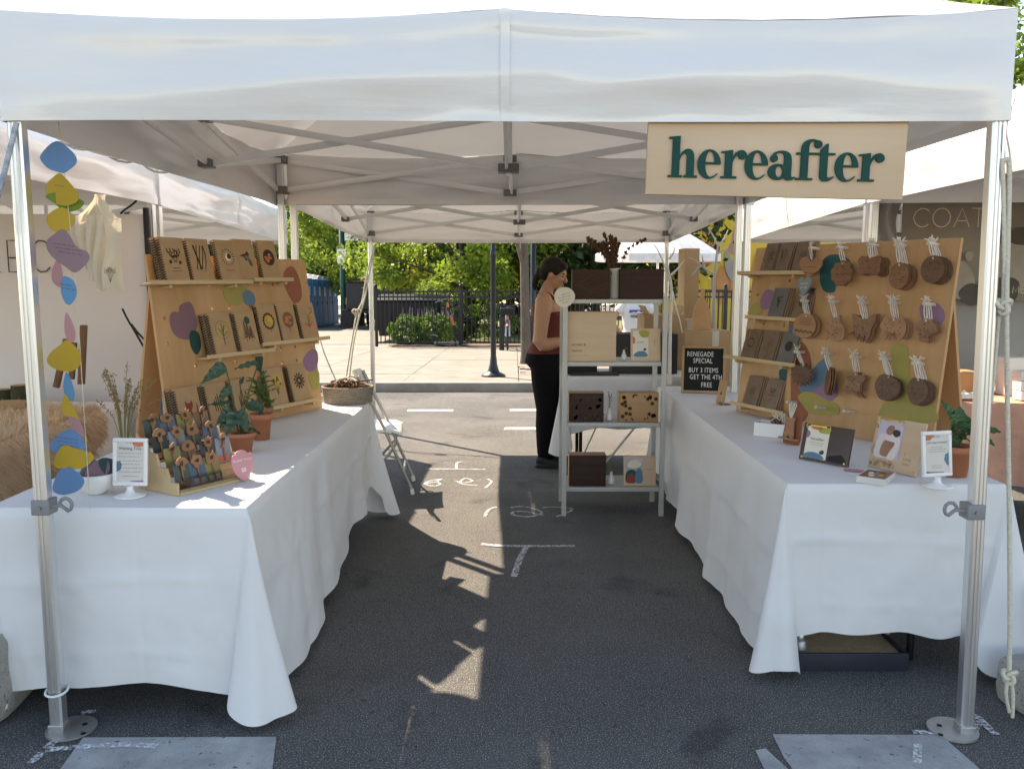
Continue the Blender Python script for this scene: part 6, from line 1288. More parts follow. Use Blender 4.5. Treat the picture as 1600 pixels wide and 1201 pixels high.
def woman():
    t = thing('person', 'woman with dark tied hair in maroon tank top and black trousers behind the metal shelf', 'person', MW)
    torso = [(0, 0, .78, .09, .14), (-.03, 0, .86, .148, .190), (-.022, 0, .93, .140, .185), (.0, 0, 1.02, .122, .160), (.006, 0, 1.10, .118, .150), (.012, 0, 1.19, .130, .160), (.016, 0, 1.25, .136, .168), (.002, 0, 1.32, .112, .170), (-.014, 0, 1.37, .078, .150), (-.022, 0, 1.405, .062, .10)]
    b = MB(); rings(b, torso)
    b.tube([(-.025, 0, 1.37), (-.012, 0, 1.43), (.012, 0, 1.49), (.03, 0, 1.53)], [.062, .052, .048, .05], 16)
    HM = Matrix.Translation((.022, 0, 1.50)) @ Matrix.Rotation(radians(17), 4, 'Y') @ Matrix.Translation((0, 0, .065))
    b.ball((0, 0, .02), (.098, .076, .098), 20, 14, HM); b.ball((.030, 0, -.040), (.062, .056, .070), 18, 12, HM); b.ball((.072, 0, -.092), (.024, .026, .020), 12, 8, HM)
    b.ball((.082, 0, .028), (.022, .05, .016), 12, 8, HM); b.tube([HM @ Vector(p) for p in ((.092, 0, .012), (.108, 0, -.012), (.120, 0, -.026))], [.009, .012, .014], 10); b.ball((.112, 0, -.032), (.012, .017, .009), 10, 6, HM)
    b.ball((.092, 0, -.056), (.014, .024, .008), 10, 6, HM); b.ball((.090, 0, -.068), (.013, .021, .008), 10, 6, HM); b.ball((.07, .033, -.022), (.028, .024, .026), 10, 8, HM); b.ball((.07, -.033, -.022), (.028, .024, .026), 10, 8, HM)
    for s in (-1, 1): b.ball((-.008, s * .077, -.012), (.021, .009, .033), 10, 8, HM)
    for s in (-1, 1):
        sh = Vector((-.018, s * .155, 1.365)); el = Vector((-.045, s * .205, 1.02)); wr = Vector((.185, s * .10, 1.035 + (.02 if s > 0 else 0)))
        b.tube([sh + Vector((0, -s * .05, .005)), sh + Vector((0, s * .012, -.012)), sh.lerp(el, .35) + Vector((0, s * .012, 0)), sh.lerp(el, .75), el + Vector((-.004, 0, .012)), el + Vector((.012, -s * .004, -.010)), el.lerp(wr, .25) + Vector((0, 0, -.012)), el.lerp(wr, .65), wr], [.058, .068, .064, .056, .052, .051, .051, .042, .029], 16)
        hand(b, wr, (1, -s * .35, .12), (0, 0, 1), .8, .92, -s)
    for s in (-1, 1): b.tube([(-.01, s * .085, .86), (0, s * .088, .48), (-.005, s * .085, .10)], [.09, .055, .038], 14)
    body = part('body', remesh(b, 'body', .0065, 5), m_skin, t)
    for s in (-1, 1): part('eye', MB(HM).ball((.078, s * .036, .002), (.012, .013, .007), 10, 8), m_eye, body)
    for s in (-1, 1): part('eyebrow', MB(HM).tube([(.093, s * .018, .026), (.090, s * .036, .031), (.076, s * .054, .024)], .0035, 6), m_hair, body)
    part('lips', MB(HM).ball((.098, 0, -.061), (.010, .021, .0085), 12, 8), m_lip, body)
    h = MB(); h.ball((-.014, 0, .040), (.104, .086, .100), 20, 14, HM); h.ball((-.062, 0, .0), (.060, .074, .078), 16, 12, HM); h.ball((.045, 0, .082), (.052, .066, .038), 14, 10, HM); h.ball((-.10, 0, -.02), (.045, .045, .052), 14, 10, HM)
    for s in (-1, 1): h.ball((.006, s * .066, .030), (.046, .020, .036), 12, 8, HM)
    h.tube([HM @ Vector(p) for p in ((-.10, 0, -.02), (-.125, 0, -.07), (-.12, .01, -.13), (-.105, .01, -.17))], [.034, .032, .024, .008], 12)
    part('hair', remesh(h, 'hair', .007, 3), m_hair, t)
    c = MB(); grow = lambda rs, e: [(x, y, z, rx + e, ry + e) for x, y, z, rx, ry in rs]
    rings(c, grow([(-.018, 0, .90, .120, .170)] + torso[2:7] + [(.012, 0, 1.285, .108, .148), (.010, 0, 1.315, .094, .115)], .009))
    for s in (-1, 1):
        c.tube([(.088, s * .075, 1.29), (.060, s * .085, 1.36), (.010, s * .092, 1.408), (-.045, s * .088, 1.40), (-.085, s * .070, 1.34), (-.088, s * .05, 1.27)], [.022, .019, .017, .018, .022, .026], 10)
    rings(c, [(-.03, 0, 1.18, .108, .140), (-.030, 0, 1.30, .100, .112), (-.034, 0, 1.36, .066, .072)])
    part('tank_top', remesh(c, 'tank_top', .008, 4), m_top, t)
    p = MB(); rings(p, grow([(0, 0, .76, .09, .14)] + torso[1:3] + [(-.012, 0, .955, .112, .160)], .012))
    for s in (-1, 1): p.tube([(-.015, s * .082, .88), (-.008, s * .088, .70), (.006, s * .088, .48), (-.004, s * .086, .34), (-.006, s * .085, .20), (-.004, s * .085, .10)], [.122, .112, .090, .084, .074, .068], 18)
    part('trousers', remesh(p, 'trousers', .009, 4), m_pant, t)
    for s in (-1, 1):
        q = MB(); q.ball((.045, s * .086, .045), (.135, .048, .045), 18, 10); q.ball((-.03, s * .086, .065), (.06, .044, .05), 14, 8); q.box((.04, s * .086, .014), (.26, .088, .024), bev=.01)
        part('shoe', remesh(q, 'shoe', .007, 3), m_shoe, t)
woman()
def bystander():
    b0 = gnd(992, 640); y = 8.1; x = aty(993, 490, y).x; t = thing('person', 'person in a white printed T-shirt seen from behind with hands on hips', 'person', Matrix.Translation((x, y, G(y))) @ Matrix.Rotation(radians(90), 4, 'Z') @ Matrix.Diagonal((.97, .97, .97, 1)))
    torso = [(0, 0, .80, .10, .15), (0, 0, .90, .12, .165), (0, 0, 1.02, .10, .145), (.0, 0, 1.20, .115, .165), (0, 0, 1.30, .10, .175), (-.01, 0, 1.36, .075, .15), (-.015, 0, 1.39, .055, .08)]
    b = MB(); rings(b, torso); b.tube([(-.01, 0, 1.36), (0, 0, 1.50)], [.055, .05], 14); b.ball((.02, 0, 1.585), (.095, .077, .115), 18, 12); b.ball((.105, 0, 1.57), (.02, .014, .02), 8, 6)
    for s in (-1, 1):
        b.ball((.0, s * .078, 1.57), (.02, .01, .03), 8, 6)
        sh, el, wr = Vector((-.01, s * .165, 1.34)), Vector((-.06, s * .33, 1.12)), Vector((.0, s * .19, .98)); b.tube([sh, sh.lerp(el, .5), el, el.lerp(wr, .5), wr], [.052, .043, .036, .034, .026], 12); hand(b, wr, (.5, -s * .5, -.4), (0, s, 0), .5, .9, 1)
        b.tube([(0, s * .085, .86), (0, s * .09, .48), (-.01, s * .09, .08)], [.088, .055, .04], 12)
    part('body', remesh(b, 'body', .009, 4), m_skin, t)
    c = MB(); rings(c, [(x_, y_, z, rx + .014, ry + .014) for x_, y_, z, rx, ry in torso[1:6]])
    for s in (-1, 1): c.tube([(-.01, s * .13, 1.345), (-.03, s * .24, 1.24)], [.068, .060], 14)
    tee = part('t_shirt', remesh(c, 't_shirt', .011, 4), mat('white cotton tee', (.76, .76, .76), .85, var=.03), t)
    m_bl = mat('blue print', (.05, .10, .35), .7)
    part('print', MB(frame((-.137, 0, 1.25), (0, -1, 0), (0, 0, 1), (-1, 0, 0))).prism([(-.10, -.018), (.10, -.018), (.10, .022), (-.10, .022)], 0, .012), m_bl, tee)
    text_mesh('lettering', 'patagonia', .046, m_dink, tee, frame((-.138, 0, 1.195), (0, -1, 0), (0, 0, 1), (-1, 0, 0)), extrude=.006)
    part('mountain_print', MB(frame((-.1495, 0, 1.25), (0, -1, 0), (0, 0, 1), (-1, 0, 0))).prism([(-.10, -.018), (.10, -.018), (.08, -.008), (.045, -.012), (.02, .010), (-.01, -.012), (-.04, -.004), (-.07, -.012)], 0, .001), m_white, tee)
    h = MB(); h.ball((-.008, 0, 1.605), (.105, .086, .108), 16, 12); h.ball((-.05, 0, 1.55), (.06, .07, .07), 12, 8); part('hair', remesh(h, 'hair', .012, 2), m_hair, t)
    p = MB(); rings(p, [(0, 0, .76, .10, .15), (0, 0, .88, .13, .175), (0, 0, .95, .12, .165)])
    for s in (-1, 1): p.tube([(0, s * .085, .86), (0, s * .09, .50), (-.01, s * .09, .06)], [.10, .08, .065], 14)
    part('jeans', remesh(p, 'jeans', .012, 3), mat('blue denim', (.05, .07, .12), .85), t)
    for s in (-1, 1): part('shoe', MB().ball((.04, s * .09, .045), (.13, .046, .045), 14, 8), m_shoe, t)
bystander()
# ------------------------------------------------------------------ rear table with its clutter
BT = (.42, 1.80, 3.95, 4.55); BZ = .74
_tz = TZ
t = thing('folding_table', 'black legged folding table behind the metal shelf', 'table', (1.1, 4.25, G(4.25)))
part('table_top', MB().box((1.11, 4.25, BZ - .03), (1.36, .58, .04), bev=.01), m_white, t, True)
for x in (.56, 1.66):
    for y in (4.05, 4.45): part('leg', MB().tube([(x, y, BZ - .05), (x, y, G(y) + .002)], .014, 8), m_black, t, True)
TZ = BZ
make_cloth('white cloth over the rear table behind the metal shelf', *BT, lambda k, u: .30 + .05 * sin(5 * u) if k == 0 else .22, {(-1, -1): (.10, .14), (1, -1): (.1, .1), (1, 1): (.1, .1), (-1, 1): (.1, .1)}, 7.7)
TZ = _tz
m_card_b = mat('corrugated cardboard', (.42, .275, .145), .85, var=.10, vscale=4, bump=.12, bscale=30); m_tape = mat('packing tape', (.50, .46, .40), .25, coat=.4); m_char = mat('charcoal board', (.035, .033, .035), .7, var=.1)
def carton(label, px0, px1, ytop, y, z0, dep, rot=0, tape=True, mt=None, flaps=False):
    a = aty(px0, 500, y).x; b = aty(px1, 500, y).x; h_ = aty(px0, ytop, y).z - z0; t = thing('cardboard_box' if mt is None else 'display_riser', label, 'box', Matrix.Translation(((a + b) / 2, y + dep / 2, z0)) @ Matrix.Rotation(rot, 4, 'Z'), 'cardboard boxes behind the shelf' if mt is None else None)
    part('body', MB().box((0, 0, h_ / 2), (b - a, dep, h_), bev=.003), mt or m_card_b, t)
    if tape: part('tape', MB().box((.02, -dep / 2 - .001, h_ * .75), (.05, .001, h_ * .5)), m_tape, t)
    if flaps:
        for s in (-1, 1): part('flap', MB().box((s * (b - a) * .42, 0, h_ + .035), (.004, dep * .95, .09), rot=(0, s * .5, 0)), m_card_b, t)
    return t
carton('charcoal display block on the rear table', 958, 1060, 522, 4.12, BZ + .003, .25, 0, False, m_char)
carton('black equipment case on the rear table, left', 888, 934, 570, 4.1, BZ + .003, .2, 0, False, m_black)
carton('open cardboard carton behind the pale clip board', 1005, 1070, 492, 4.42, BZ + .003, .3, .05, True, None, True)
carton('taped cardboard carton behind the letter board', 1084, 1142, 517, 3.62, TZ + .003 - .4, .28, .06, True)
carton('tall narrow cardboard carton under the umbrella', 1066, 1089, 388, 5.4, G(5.4), .22, .1, False)
carton('cardboard carton half hidden beside the letter board', 1062, 1092, 500, 4.75, G(4.8), .3, -.1, True)
g_ = aty(930, 594, 3.98); single('flat_board', MB().box((g_.x, 4.06, BZ + .012), (.38, .12, .014), rot=(.08, 0, 0)), m_char, 'flat grey board lying at the front of the rear table', 'board')
F, W_ = lean((1084, 516), (1104, 516), 6, .9); ow = aty(1094, 516, 3.75)
single('paddle_board', MB(frame((ow.x - .06, 3.75, ow.z), (1, 0, 0), (0, 0, 1), (0, -1, 0))).prism(smooth_poly([(0, 0), (.13, 0), (.14, .10), (.115, .19), (.085, .24), (.085, .30), (.06, .31), (.05, .24), (.015, .18)], 3), -.006, .006), m_ply, 'plywood paddle shaped board leaning behind the letter board', 'board')
# white painted branch
def branchy(label, pts_list, mt, y, name='branch_decor', r0=.016):
    t = thing(name, label, 'branch', (aty(*pts_list[0][0], y).x, y, G(y)))
    for k, pl in enumerate(pts_list):
        ps = spline([aty(px, py, y + .03 * sin(k * 2.3)) for px, py in pl], 5); n = len(ps); rr_ = r0 if k == 0 else r0 * .55
        part('branch', MB().tube(ps, [rr_ * (1 - .75 * i / n) for i in range(n)], 7), mt, t, True)
    return t
m_wbr = mat('white painted wood', (.74, .72, .68), .7, var=.06, vscale=20, bump=.3)
branchy('white painted branch beside the metal shelf', [[(1046, 600), (1047, 520), (1049, 450), (1044, 420), (1041, 385)], [(1049, 450), (1040, 420), (1030, 395), (1022, 382)], [(1048, 430), (1060, 418), (1070, 405)], [(1050, 455), (1056, 480), (1062, 500), (1066, 520)], [(1044, 420), (1036, 424), (1032, 428)], [(1045, 405), (1052, 396), (1054, 386)], [(1048, 470), (1040, 462), (1034, 455)]], m_wbr, 3.5)
branchy('bare whitewashed sapling in front of the mural', [[(1114, 520), (1115, 470), (1117, 430), (1121, 390), (1123, 380)], [(1116, 428), (1102, 420), (1088, 408), (1076, 403)], [(1122, 384), (1114, 368), (1106, 355)], [(1123, 384), (1132, 372), (1138, 358)], [(1096, 414), (1088, 422), (1081, 430)], [(1100, 418), (1098, 405), (1097, 398)], [(1121, 396), (1132, 390), (1138, 386)]], mat('grey whitewash', (.50, .46, .44), .8), 4.9, r0=.020)
# ------------------------------------------------------------------ left neighbours
YB = 2.70
m_wall = mat('grey vinyl banner', (.62, .58, .565), .7, var=.03, vscale=1.5)
b0 = aty(236, 500, YB); zt_ = aty(100, 335, YB).z
def wallf(u, v): x = -5.2 + (b0.x + 5.2) * u; return (x, YB + .015 * sin(6 * u) + .01 * mnoise.noise((u * 4, v * 3, 0)), .05 + (zt_ - .05) * v)
t = thing('banner_wall', 'light grey banner wall with thin black letters behind the left neighbours', 'banner', (-3.7, YB, 0))
part('sheet', MB().grid(wallf, 40, 16), m_wall, t, True)
STK = {'C': [[(.9, .85), (.72, .97), (.45, 1), (.15, .82), (.02, .5), (.15, .18), (.45, 0), (.72, .03), (.9, .15)]], 'O': [[(.5 + .5 * cos(2 * pi * i / 24), .5 + .5 * sin(2 * pi * i / 24)) for i in range(25)]], 'L': [[(.05, 1), (.05, 0), (.6, 0)]], 'E': [[(.65, 1), (.05, 1), (.05, 0), (.65, 0)], [(.05, .45), (.55, .45)]],
       'T': [[(0, 1), (.8, 1)], [(.4, 1), (.4, 0)]], 'I': [[(.1, 1), (.1, 0)]], 'V': [[(0, 1), (.4, 0), (.8, 1)]], 'A': [[(0, 0), (.45, 1), (.9, 0)], [(.2, .33), (.7, .33)]], 'M': [[(0, 0), (.12, 1), (.5, .2), (.88, 1), (1, 0)]], 'o': [[(.3 + .3 * cos(2 * pi * i / 18), .3 + .3 * sin(2 * pi * i / 18)) for i in range(19)]]}
def stroke_word(parent, word, xs, z0, h, y, mt, wd=.008, wide=.75):
    for ch, x in zip(word, xs):
        mb = MB(frame((x, y, z0), (1, 0, 0), (0, 0, 1), (0, -1, 0)))
        for k, s in enumerate(STK[ch]): ribbon(mb, [(p[0] * h * wide, p[1] * h) for p in s], wd, .0003 * k)
        part('letter', mb, mt, parent, True)
z_b = aty(60, 425, YB).z; z_t = aty(60, 376, YB).z; e_ = aty(15, 400, YB).x; stp = aty(53, 400, YB).x - e_
stroke_word(t, 'COLLECTIVE', [e_ - 4.05 * stp, e_ - 2.9 * stp, e_ - 1.75 * stp, e_ - .85 * stp, e_, aty(50, 400, YB).x, aty(80, 400, YB).x, aty(113, 400, YB).x, aty(126, 400, YB).x, aty(158, 400, YB).x], z_b, z_t - z_b, YB - .03, m_dink, .009, .72)
single('banner_pole', MB().cyl((b0.x + .012, YB - .02, .0), (b0.x + .012, YB - .02, aty(232, 325, YB).z), .018, n=12), m_black, 'black pole at the right edge of the grey banner', 'pole')
def bungee(label, pts, y): single('bungee_cord', MB().tube(spline([aty(px, py, y) for px, py in pts], 5), .006, 6), m_black, label, 'cord', 'black bungee cords')
bungee('black bungee cord hooked at the top of the grey banner', [(214, 313), (205, 321), (196, 327), (188, 334)], 2.6); bungee('black bungee cord running down beside the board', [(191, 482), (200, 500), (212, 520), (238, 566)], 2.3); bungee('second strand of the lower bungee cord', [(205, 506), (214, 518), (226, 532), (238, 552)], 2.32)
LN_ = (-3.45, -2.42, .95, 2.55)
t = thing('folding_table', 'folding table of the left neighbours under fur and white cloth', 'table', (-2.9, 1.75, 0)); part('table_top', MB().box((-2.93, 1.75, .72), (1.0, 1.56, .04), bev=.01), m_white, t, True)
for x in (-3.35, -2.52):
    for y in (1.05, 2.45): part('leg', MB().tube([(x, y, .70), (x, y, .002)], .014, 8), m_black, t, True)
make_cloth('white cloth over the left neighbours table', *LN_, lambda k, u: .10, {(-1, -1): (.1, .05), (1, -1): (.1, .05), (1, 1): (.1, .05), (-1, 1): (.1, .05)}, 2.2)
# fur throw: dense short strands over a draped sheet
m_fur = mat('cream fur', (.68, .50, .32), .9, col2=(.82, .68, .50), vscale=9, transl=.2)
def furbase(u, v):
    y = .90 + 1.25 * u; s = v * 1.30 * (1 - .30 * max(0, u - .55) / .45) - .02 * sin(9 * u)
    if s < .72: x, z = -3.10 + s, .770
    elif s < .78: a = (s - .72) / .06 * pi / 2; x, z = -2.38 + .03 * sin(a), .740 + .03 * cos(a)
    else: x, z = -2.345 + .04 * (s - .78), .740 - (s - .78)
    return Vector((x + .012 * mnoise.noise((y * 5, s * 5, 3)), y + .02 * mnoise.noise((y * 4, s * 4, 1)), z + .012 * mnoise.noise((y * 5, s * 5, 3))))
fb = MB().grid(furbase, 30, 40); r = rnd(77)
tf = thing('fur_throw', 'shaggy cream fur throw over the left neighbours table', 'fur throw', (-2.5, 1.4, .2)); part('backing', fb, m_fur, tf, True)
fm = MB(); vs = []; fs = []
for k in range(30000):
    u, v = r.random(), r.random(); p = furbase(u, v); nn = Vector((.2, -.2, 1.2)) if p.z > .755 else Vector((1, -.15, -.1)); cl_ = mnoise.noise((p.y * 14, p.z * 14, p.x * 14)); d = (nn + Vector((r.gauss(0, .35), .9 * cl_ + r.gauss(0, .3), -0.75 + r.gauss(0, .25)))).normalized() * r.uniform(.035, .065); sd_ = d.cross(Vector((r.gauss(0, 1), r.gauss(0, 1), r.gauss(0, 1)))).normalized() * .0026
    b = len(vs); vs += [tuple(p + sd_), tuple(p - sd_), tuple(p + d)]; fs.append((b, b + 1, b + 2))
fm.add(vs, fs, True); o = part('fur', fm, m_fur, tf, True); o['kind'] = 'stuff'
m_rus = mat('rustic brown wood', (.20, .105, .05), .75, col2=(.12, .06, .03), vscale=5, stretch=(8, 8, 1))
eb = aty(118, 600, 2.2); t = thing('wooden_easel', 'rustic brown wooden easel frame on the left neighbours table', 'easel', (eb.x, 2.2, .75))
for nm, a, b, w_ in (('slanted_leg', (88, 605), (104, 530), .03), ('upright', (127, 600), (131, 508), .035), ('centre_leg', (112, 592), (116, 535), .02)): p0, p1 = aty(*a, 2.2), aty(*b, 2.2); p0.z = max(p0.z, .752); part(nm, MB(zto(p1 - p0, p0)).box((0, 0, (p1 - p0).length / 2), (w_, .03, (p1 - p0).length), bev=.003), m_rus, t, True)
m_moss = mat('mossy bark', (.06, .055, .03), .95, col2=(.03, .035, .016), vscale=20, bump=1, bscale=40); m_slice = mat('cut log face', (.40, .26, .13), .8, var=.2, vscale=30)
for lab, px, y, L_, rr_ in (('mossy log standing on the left neighbours table', (33, 612), 2.3, .13, .055), ('shorter mossy log at the left edge of the photo', (8, 614), 2.35, .10, .05)):
    p = aty(*px, y); p.z = .752; t = thing('log', lab, 'log', p, 'mossy logs'); part('bark', MB(Matrix.Translation(p)).lathe([(rr_ * .96, 0), (rr_, .01), (rr_ * 1.02, L_ * .5), (rr_ * .97, L_)], 18), m_moss, t, True); part('cut_face', MB(Matrix.Translation(p)).lathe([(0, L_), (rr_ * .96, L_)], 18), m_slice, t, True)
p = aty(10, 640, 2.0); p.z = .80; single('wood_slice', MB(Matrix.Translation(p)).prism(blob(0, 0, .12, .09, 2, 24, .08), 0, .025), m_slice, 'round wood slice lying on the left neighbours fur', 'wood slice')
# ------------------------------------------------------------------ right neighbours
YR = 3.15
m_ban = mat('taupe photo banner', (.30, .27, .225), .65, col2=(.22, .195, .16), vscale=1.6)
xb0 = aty(1406, 400, YR).x; zb1 = aty(1500, 292, YR).z + .25; zb0 = aty(1500, 470, YR).z
t = thing('photo_banner', 'dark taupe banner with thin cream letters at the right neighbours', 'banner', (xb0 + .9, YR, zb0))
part('sheet', MB().grid(lambda u, v: (xb0 + 1.9 * u, YR + .01 * sin(5 * u), zb0 + (zb1 - zb0) * v), 24, 8), m_ban, t, True)
m_cl = mat('cream lettering', (.70, .65, .52), .7)
zc0_, zc1_ = aty(1470, 355, YR).z, aty(1470, 326, YR).z; stroke_word(t, 'COAT', [aty(x, 340, YR).x for x in (1424, 1455, 1488, 1515)], zc0_, zc1_ - zc0_, YR - .025, m_cl, .006, .95)
zc0_, zc1_ = aty(1580, 458, YR).z, aty(1580, 447, YR).z; stroke_word(t, 'Mo', [aty(x, 450, YR).x for x in (1579, 1592)], zc0_, zc1_ - zc0_, YR - .025, m_cl, .005, .9)
for k, (px, py, rx, ry, c) in enumerate(((1498, 440, .10, .14, 'm_pet'), (1590, 410, .14, .20, 'm_pet'), (1516, 460, .08, .07, 'm_dkp'), (1560, 455, .16, .09, 'm_dkp'), (1440, 455, .12, .06, 'm_dkp'), (1514, 400, .025, .035, 'm_pet'), (1598, 370, .10, .06, 'm_dkp'))):
    q = aty(px, py, YR - .02); mm = MATS.get('petal print') or mat('petal print', (.42, .39, .34), .65, col2=(.30, .27, .23), vscale=6)
    if c == 'm_dkp': mm = MATS.get('dark petal print') or mat('dark petal print', (.075, .065, .058), .65, var=.2)
    part('printed_shape', MB(frame((q.x, q.y - .002 - .0006 * k, q.z), (1, 0, 0), (0, 0, 1), (0, -1, 0))).prism(blob(0, 0, rx, ry, k + 3, 26, .16), 0, .0004, back=False), mm, t, True)
m_gfab = mat('grey drape', (.36, .36, .36), .8, var=.06, vscale=3, transl=.1)
def drape(u, v): x = xb0 - .55 + 2.6 * u; return (x, YR + .10 + .05 * sin(9 * u + 2 * v) + .03 * sin(21 * u + v), .25 + (zb0 + .1 - .25) * v + .0)
single('side_drape', MB().grid(drape, 60, 14), m_gfab, 'grey gathered drape below the taupe banner', 'drape')
def drape2(u, v): x = aty(1362 + 45 * u, 330, YR - .05).x + .03 * sin(7 * v); return (x, YR - .05 + .03 * sin(14 * u + 3 * v), 1.52 + .55 * v)
single('tied_curtain', MB().grid(drape2, 30, 14), m_gfab, 'grey curtain gathered at the pole left of the taupe banner', 'drape')
RN_ = (2.62, 3.9, 2.2, 2.95)
m_lin = mat('rust linen', (.62, .34, .25), .85, var=.10, vscale=6, bump=.6, bscale=14, transl=.12)
t = thing('folding_table', 'folding table of the right neighbours under rust linen', 'table', (3.2, 2.55, 0)); part('table_top', MB().box((3.26, 2.57, .76), (1.26, .72, .04), bev=.01), m_white, t, True)
for x in (2.75, 3.75):
    for y in (2.3, 2.85): part('leg', MB().tube([(x, y, .74), (x, y, .002)], .014, 8), m_black, t, True)
_tz = TZ; TZ = .79; mc = m_cloth; m_cloth = m_lin
make_cloth('wrinkled rust linen cloth on the right neighbours table', *RN_, lambda k, u: .26 + .04 * sin(7 * u), {(-1, -1): (.08, .22), (1, -1): (.1, .2), (1, 1): (.1, .2), (-1, 1): (.1, .2)}, 9.1, folds=1.8)
m_cloth = mc; TZ = _tz
for lab, px0, px1, yt, y, h0 in (('kraft carton at the far end of the rust table', 1485, 1516, 578, 2.75, .793), ('clear and white packet stack on the rust table', 1556, 1600, 556, 2.6, .793)):
    a, b = aty(px0, 590, y), aty(px1, 590, y); hh = max(.06, aty(px0, yt, y).z - h0); single('stock_box', MB().box(((a.x + b.x) / 2, y, h0 + hh / 2), (b.x - a.x, .22, hh), bev=.006), m_card_b if 'kraft' in lab else m_white, lab, 'box', 'boxes on the rust table')
for k in range(6):
    q = aty(1588 + 12 * (k % 2), 614 - 14 * (k // 2), 2.32); t = single('soap_box', MB().box((q.x + .04, 2.32, .793 + .03 + .058 * (k // 2)), (.075, .09, .054), bev=.003), m_white, f'small white printed box, {("bottom", "middle", "top")[k // 2]} layer, {("left", "right")[k % 2]} pile on the rust table', 'box', 'small boxes on the rust table')
    part('printed_panel', MB().box((q.x + .04, 2.2745, .793 + .03 + .058 * (k // 2)), (.04, .001, .03)), ACC['grey'], t, True)
q = aty(1508, 605, 2.35); pw = MB(); 
pw.grid(lambda u, v: (q.x - .07 + .16 * u, 2.30 + .12 * v, .80 + .045 * abs(mnoise.noise((u * 4, v * 4, 2))) + .03 * sin(pi * u) * sin(pi * v)), 14, 12, False); single('tissue_paper', pw, m_page, 'crumpled white tissue paper on the near corner of the rust table', 'paper')
# ------------------------------------------------------------------ street furniture on the far pavement
m_iron = mat('black iron', (.012, .013, .015), .45, .3, var=.2); m_lampk = mat('dark blue black paint', (.012, .016, .024), .4, .2)
def gw(px, py): return gnd(px, py, WALK - 0.0) if gnd(px, py).y > BEND else gnd(px, py)
def walkp(px, py):
    p = on(px, py, (0, BEND, WALK), Vector((0, SLOPE, 1))); p.z = GW(p.y); return p
lp = walkp(771, 588)
t = thing('lamp_post', 'slim black lamp post on the far pavement', 'lamp post', lp)
part('base', MB().lathe([(0, 0), (.19, 0), (.195, .02), (.16, .045), (.10, .07), (.085, .11), (.06, .20), (.052, .30), (.046, .32)], 24), m_lampk, t)
part('shaft', MB().lathe([(.045, .30), (.040, 1.9), (.048, 1.92), (.048, 1.98), (.034, 2.0), (.030, 4.6), (0, 4.6)], 18), m_lampk, t)
part('lantern', MB().lathe([(.05, 4.6), (.17, 4.75), (.20, 5.15), (.10, 5.3), (0, 5.42)], 18), m_lampk, t)
fy = FY
FH = 1.45
tf = thing('iron_fence', 'black iron picket fence between pavement and park', 'fence', (2, fy, GW(fy)))
x0f, x1f = aty(588, 500, fy).x, 9.2
pk = MB().box((0, 0, FH / 2 + .04), (.026, .026, FH - .06)); pk.add([(-.012, -.012, FH), (.012, -.012, FH), (.012, .012, FH), (-.012, .012, FH), (0, 0, FH + .05)], [(0, 1, 4), (1, 2, 4), (2, 3, 4), (3, 0, 4)]); pme = pk.mesh('picket'); pme.materials.append(m_iron)
n = int((x1f - x0f) / .113)
for i in range(n): part('picket', pme, None, tf, M=Matrix.Translation((x0f + .113 * i - 2, 0, 0)))
for z in (.10, FH - .16, FH - .02): part('rail', MB().box(((x0f + x1f) / 2 - 2, 0, z), (x1f - x0f, .04, .045)), m_iron, tf)
for i in range(6):
    xx = x0f + i * 2.2 if i < 1 else aty(720, 500, fy).x + (i - 1) * 2.3
    part('fence_post', MB().box((xx - 2, 0, FH / 2 + .04), (.075, .075, FH + .10), bev=.006), m_iron, tf); part('post_cap', MB().ball((xx - 2, 0, FH + .13), .045, 10, 8), m_iron, tf)
# ------------------------------------------------------------------ vegetation
m_bark = mat('grey bark', (.155, .125, .095), .95, col2=(.085, .068, .052), vscale=9, stretch=(3, 3, .6), bump=.9, bscale=26); m_barkd = mat('dark bark', (.045, .036, .028), .95, var=.35, vscale=8, bump=.8)
def leafmat(name, c1, c2, tr=.45): return mat(name, c1, .55, col2=c2, vscale=1.1, transl=tr, detail=2)
m_lf = [leafmat('sunlit maple leaves', (.32, .42, .05), (.15, .24, .03)), leafmat('mid green leaves', (.18, .27, .04), (.08, .15, .022)), leafmat('dark leaves', (.04, .075, .018), (.018, .04, .010), .35), leafmat('yellowing leaves', (.46, .44, .05), (.26, .32, .04)), leafmat('boxwood leaves', (.16, .28, .035), (.07, .15, .02), .35)]
def crown_mesh(seed, R, n_leaf, leaf, clumps=46, flat=1.0, gap=.75, shell=.45, mi=None):
    r = rnd(seed); vs = []; fs = []; cl = []
    for k in range(clumps):
        while True:
            p = Vector((r.uniform(-1, 1), r.uniform(-1, 1), r.uniform(-1, 1)))
            if p.length < 1: break
        p = p.normalized() * (p.length ** shell); cl.append((Vector((p.x * R[0], p.y * R[1], p.z * R[2])), r.uniform(.16, .34) * min(R)))
    for k in range(n_leaf):
        c, cr = cl[r.randrange(clumps)]; d = Vector((r.gauss(0, 1), r.gauss(0, 1), r.gauss(0, .75)))
        d = d.normalized() * cr * (r.random() ** .45); p = c + d
        a = Vector((r.gauss(0, 1), r.gauss(0, 1), r.gauss(0, .8) - .3)).normalized(); b = a.cross(Vector((r.gauss(0, 1), r.gauss(0, 1), r.gauss(0, 1)))).normalized(); L_ = leaf * r.uniform(.6, 1.25)
        i = len(vs); vs += [tuple(p), tuple(p + a * L_ * .5 + b * L_ * .36), tuple(p + a * L_), tuple(p + a * L_ * .5 - b * L_ * .36)]; fs.append((i, i + 1, i + 2, i + 3))
    me = bpy.data.meshes.new('crown'); me.from_pydata(vs, [], fs); me.update(); return me, cl
